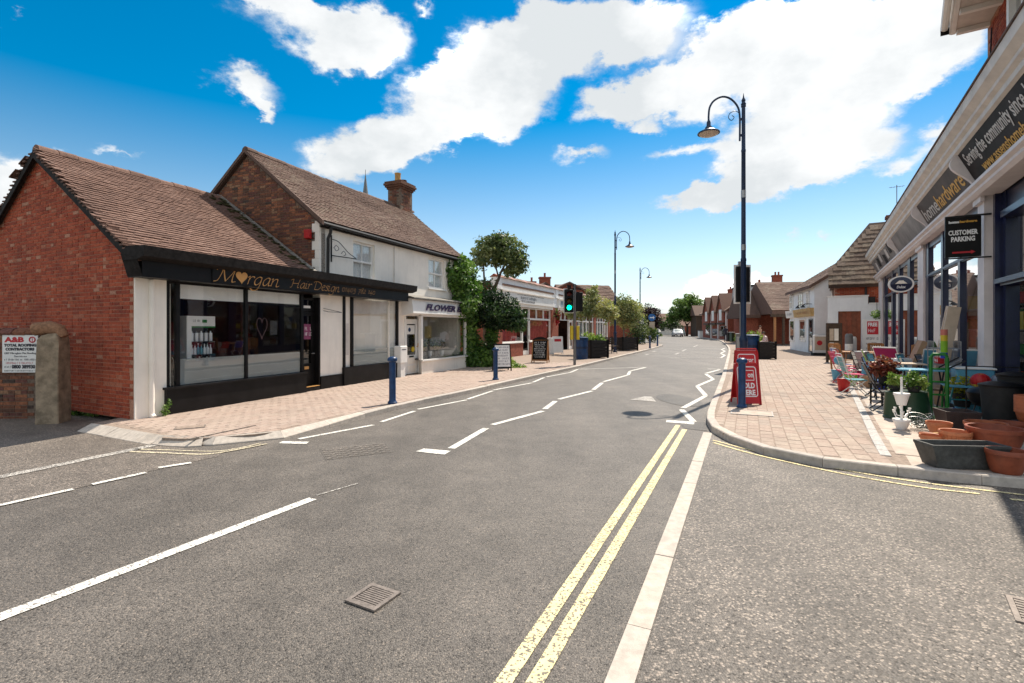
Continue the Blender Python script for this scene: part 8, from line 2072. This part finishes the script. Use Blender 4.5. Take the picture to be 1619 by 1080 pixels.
# clipped yew with a clothed trunk
yw = thing('yew_tree', 'dark dense tree with ivy-clad trunk in front of the parade corner', 'tree', (*(-0.785, 19.760), .1))
foliage('crown', yw, LEAF['yew'], [((-.25,0,2.25),(.75,.75,.55)), ((.45,-.1,2.15),(.75,.75,.60)), ((.0,.1,2.65),(.65,.65,.42)), ((.95,-.1,1.75),(.42,.5,.42)), ((-.7,0,2.0),(.5,.5,.42)), ((.2,0,1.75),(.65,.6,.35))], 15000, .06, 111)
limbs('trunk', yw, K['bark'], [([(0,0,-.1),(-.05,.05,.8),(.05,0,1.9)], .13, .09)])
foliage('trunk_ivy', yw, LEAF['ivy'][:2]+LEAF['yew'][2:], [((-.05,-.05,.5),(.32,.3,.6)), ((-.02,-.05,1.25),(.28,.28,.5)), ((.4,.0,.15),(.35,.3,.3))], 2600, .06, 112)
bs = thing('shrub', 'dark leafy shrub at the foot of the cottage corner behind the left bollard', 'shrub', (*(-1.420, 19.436), .1))
foliage('leaves', bs, LEAF['ivy'][:3], [((-.2,0,.35),(.5,.4,.42)), ((.35,.1,.3),(.5,.4,.4)), ((.0,.3,.7),(.45,.4,.4))], 3200, .06, 113)
gs = thing('shrub', 'tuft of bright yellow-green ground plants behind the white sandwich board', 'shrub', (*(-0.025, 19.436), .1))
foliage('leaves', gs, LEAF['fresh'], [((-.1,0,.15),(.3,.25,.22)), ((.15,-.35,.05),(.4,.3,.12))], 700, .05, 114)
# round-headed tree leaning over the parade
bt = thing('bay_tree', 'round headed tree with bare forked limbs rising above the parade', 'tree', (-.9, 22.6, 0))
foliage('crown', bt, LEAF['bay'], [((-.15,0,5.25),(.75,.7,.58)), ((.75,0,5.15),(.8,.75,.75)), ((1.15,0,4.6),(.62,.6,.48)), ((-.55,0,4.75),(.5,.5,.42)), ((.25,0,5.65),(.6,.6,.38)), ((.9,.1,4.2),(.45,.4,.25)), ((.2,.2,4.75),(.55,.5,.3))], 8200, .075, 121, thin=.5)
limbs('trunk', bt, K['bark'], [([(-.35,.2,0),(-.3,.1,1.6),(-.15,0,2.9),(.0,0,3.35)], .15, .10), ([(0,0,3.25),(.25,0,3.8),(.45,0,4.3),(.9,0,5.0)], .09, .03), ([(-.05,0,3.2),(-.35,0,3.8),(-.4,0,4.4),(-.5,0,4.9)], .06, .025), ([(.3,0,3.9),(.15,.1,4.5),(.1,.1,5.3)], .045, .02), ([(.4,0,4.2),(.85,0,4.45),(1.15,0,4.6)], .04, .02)])
tw = thing('shrub', 'tangle of dry brown twigs between climber and yew', 'shrub', (-1.2, 21.6, 0))
foliage('twigs', tw, [K['bark'], LEAF['bay'][0], LEAF['ivy'][0], LEAF['ivy'][1]], [((0,0,3.0),(.8,.5,.75)), ((.3,0,2.2),(.6,.5,.6))], 2600, .06, 122)
limbs('stems', tw, K['bark'], [([(.0,.1,0),(.1,.1,1.6),(-.1,0,3.2)], .06, .02), ([(.1,.1,1.4),(.4,0,2.6),(.3,0,3.5)], .04, .015)])
# far trees
def tree(name, label, p, trunk_h, blobs, leaf, n, size, seed):
    t = thing(name, label, 'tree', (*p, -.02)); limbs('trunk', t, K['bark'], [([(0,0,-.1),(.1,0,trunk_h*.5),(0,0,trunk_h)], .28, .16), ([(0,0,trunk_h*.8),(blobs[0][0][0]*.5,0,trunk_h*1.3),blobs[0][0]], .12, .04), ([(0,0,trunk_h*.8),(blobs[1][0][0]*.5,0,trunk_h*1.3),blobs[1][0]], .12, .04)])
    foliage('crown', t, LEAF[leaf], blobs, n, size, seed, squash=3.0, thin=.35); return t
tree('copper_beech', 'dark copper leaved tree beyond the parade on the left', (21.5, 78), 2.0, [((-.6,0,3.2),(1.5,1.5,1.7)), ((.7,0,3.4),(1.3,1.4,1.8)), ((0,0,4.3),(1.2,1.2,1.1)), ((1.0,0,2.0),(.8,.9,1.0)), ((-1.0,0,1.6),(.9,.9,1.0))], 'beech', 5200, .16, 131)
tree('lime_tree', 'large bright green tree at the bend in the street', (36.5, 103), 2.6, [((-1.0,0,6.2),(2.0,2.2,2.0)), ((1.6,0,6.4),(1.9,2.0,2.2)), ((-2.6,0,4.4),(1.5,1.6,1.3)), ((2.6,0,4.4),(1.4,1.5,1.6)), ((.2,0,4.4),(2.2,2.0,1.6)), ((.4,0,8.0),(1.1,1.2,.9)), ((-3.4,0,3.4),(.9,.9,.8)), ((2.9,0,2.8),(1.0,1.0,1.0))], 'lime', 8500, .24, 132)
tree('garden_tree', 'flat topped tree peeping over the terrace chimneys', (39.8, 84), 4, [((-.4,0,7.0),(1.6,1.5,.9)), ((1.4,0,6.8),(1.5,1.5,.8))], 'copse', 1600, .2, 133)
tree('garden_tree', 'green tree crown behind the tall chimneys on the right', (45.6, 90), 5, [((-.6,0,8.2),(2.0,1.6,1.2)), ((1.6,0,8.0),(1.9,1.6,1.1))], 'lime', 1800, .22, 134)
tree('garden_tree', 'low brown-green tree behind the cars at the bend', (32.5, 112), 1.6, [((-1.6,0,2.6),(2.0,1.6,1.5)), ((1.6,0,2.6),(2.2,1.6,1.4)), ((4.2,0,2.4),(1.8,1.5,1.3))], 'copse', 2200, .24, 135)
hs = thing('shrub', 'yellow-green hedge shrub behind the furthest left lamp', 'shrub', (15.4, 56.5, 0)); foliage('leaves', hs, LEAF['shrub'], [((-.4,0,1.3),(1.0,.9,1.0)), ((.7,0,.9),(.9,.8,.8))], 1800, .11, 136)
hs = thing('shrub', 'dark hedge beside the rounder olive tree', 'shrub', (12.2, 47.5, 0)); foliage('leaves', hs, LEAF['olive'][:1]+LEAF['copse'][:2], [((0,0,1.4),(1.0,1.0,1.5))], 1400, .1, 137)
hs = thing('shrub', 'green hedge before the gabled terrace end wall', 'shrub', (29.8, 62.5, 0)); foliage('leaves', hs, LEAF['shrub'], [((-.5,0,.7),(1.2,.8,.7)), ((1.4,0,.9),(1.4,.8,.8))], 1600, .11, 138)
# wooded horizon
R9 = random.Random(5)
cp = []
for i in range(150):
    a = math.radians(-52+i*.72+R9.uniform(-.3,.3)); d = R9.uniform(190, 240); cp.append(((math.sin(a)*d, math.cos(a)*d, R9.uniform(.5,2.2)), (R9.uniform(4,7), R9.uniform(3,5), R9.uniform(2.0,4.2))))
wz = foliage('far_woodland', None, LEAF['copse'], cp, 26000, .8, 140, squash=8); wz['kind'] = 'stuff'
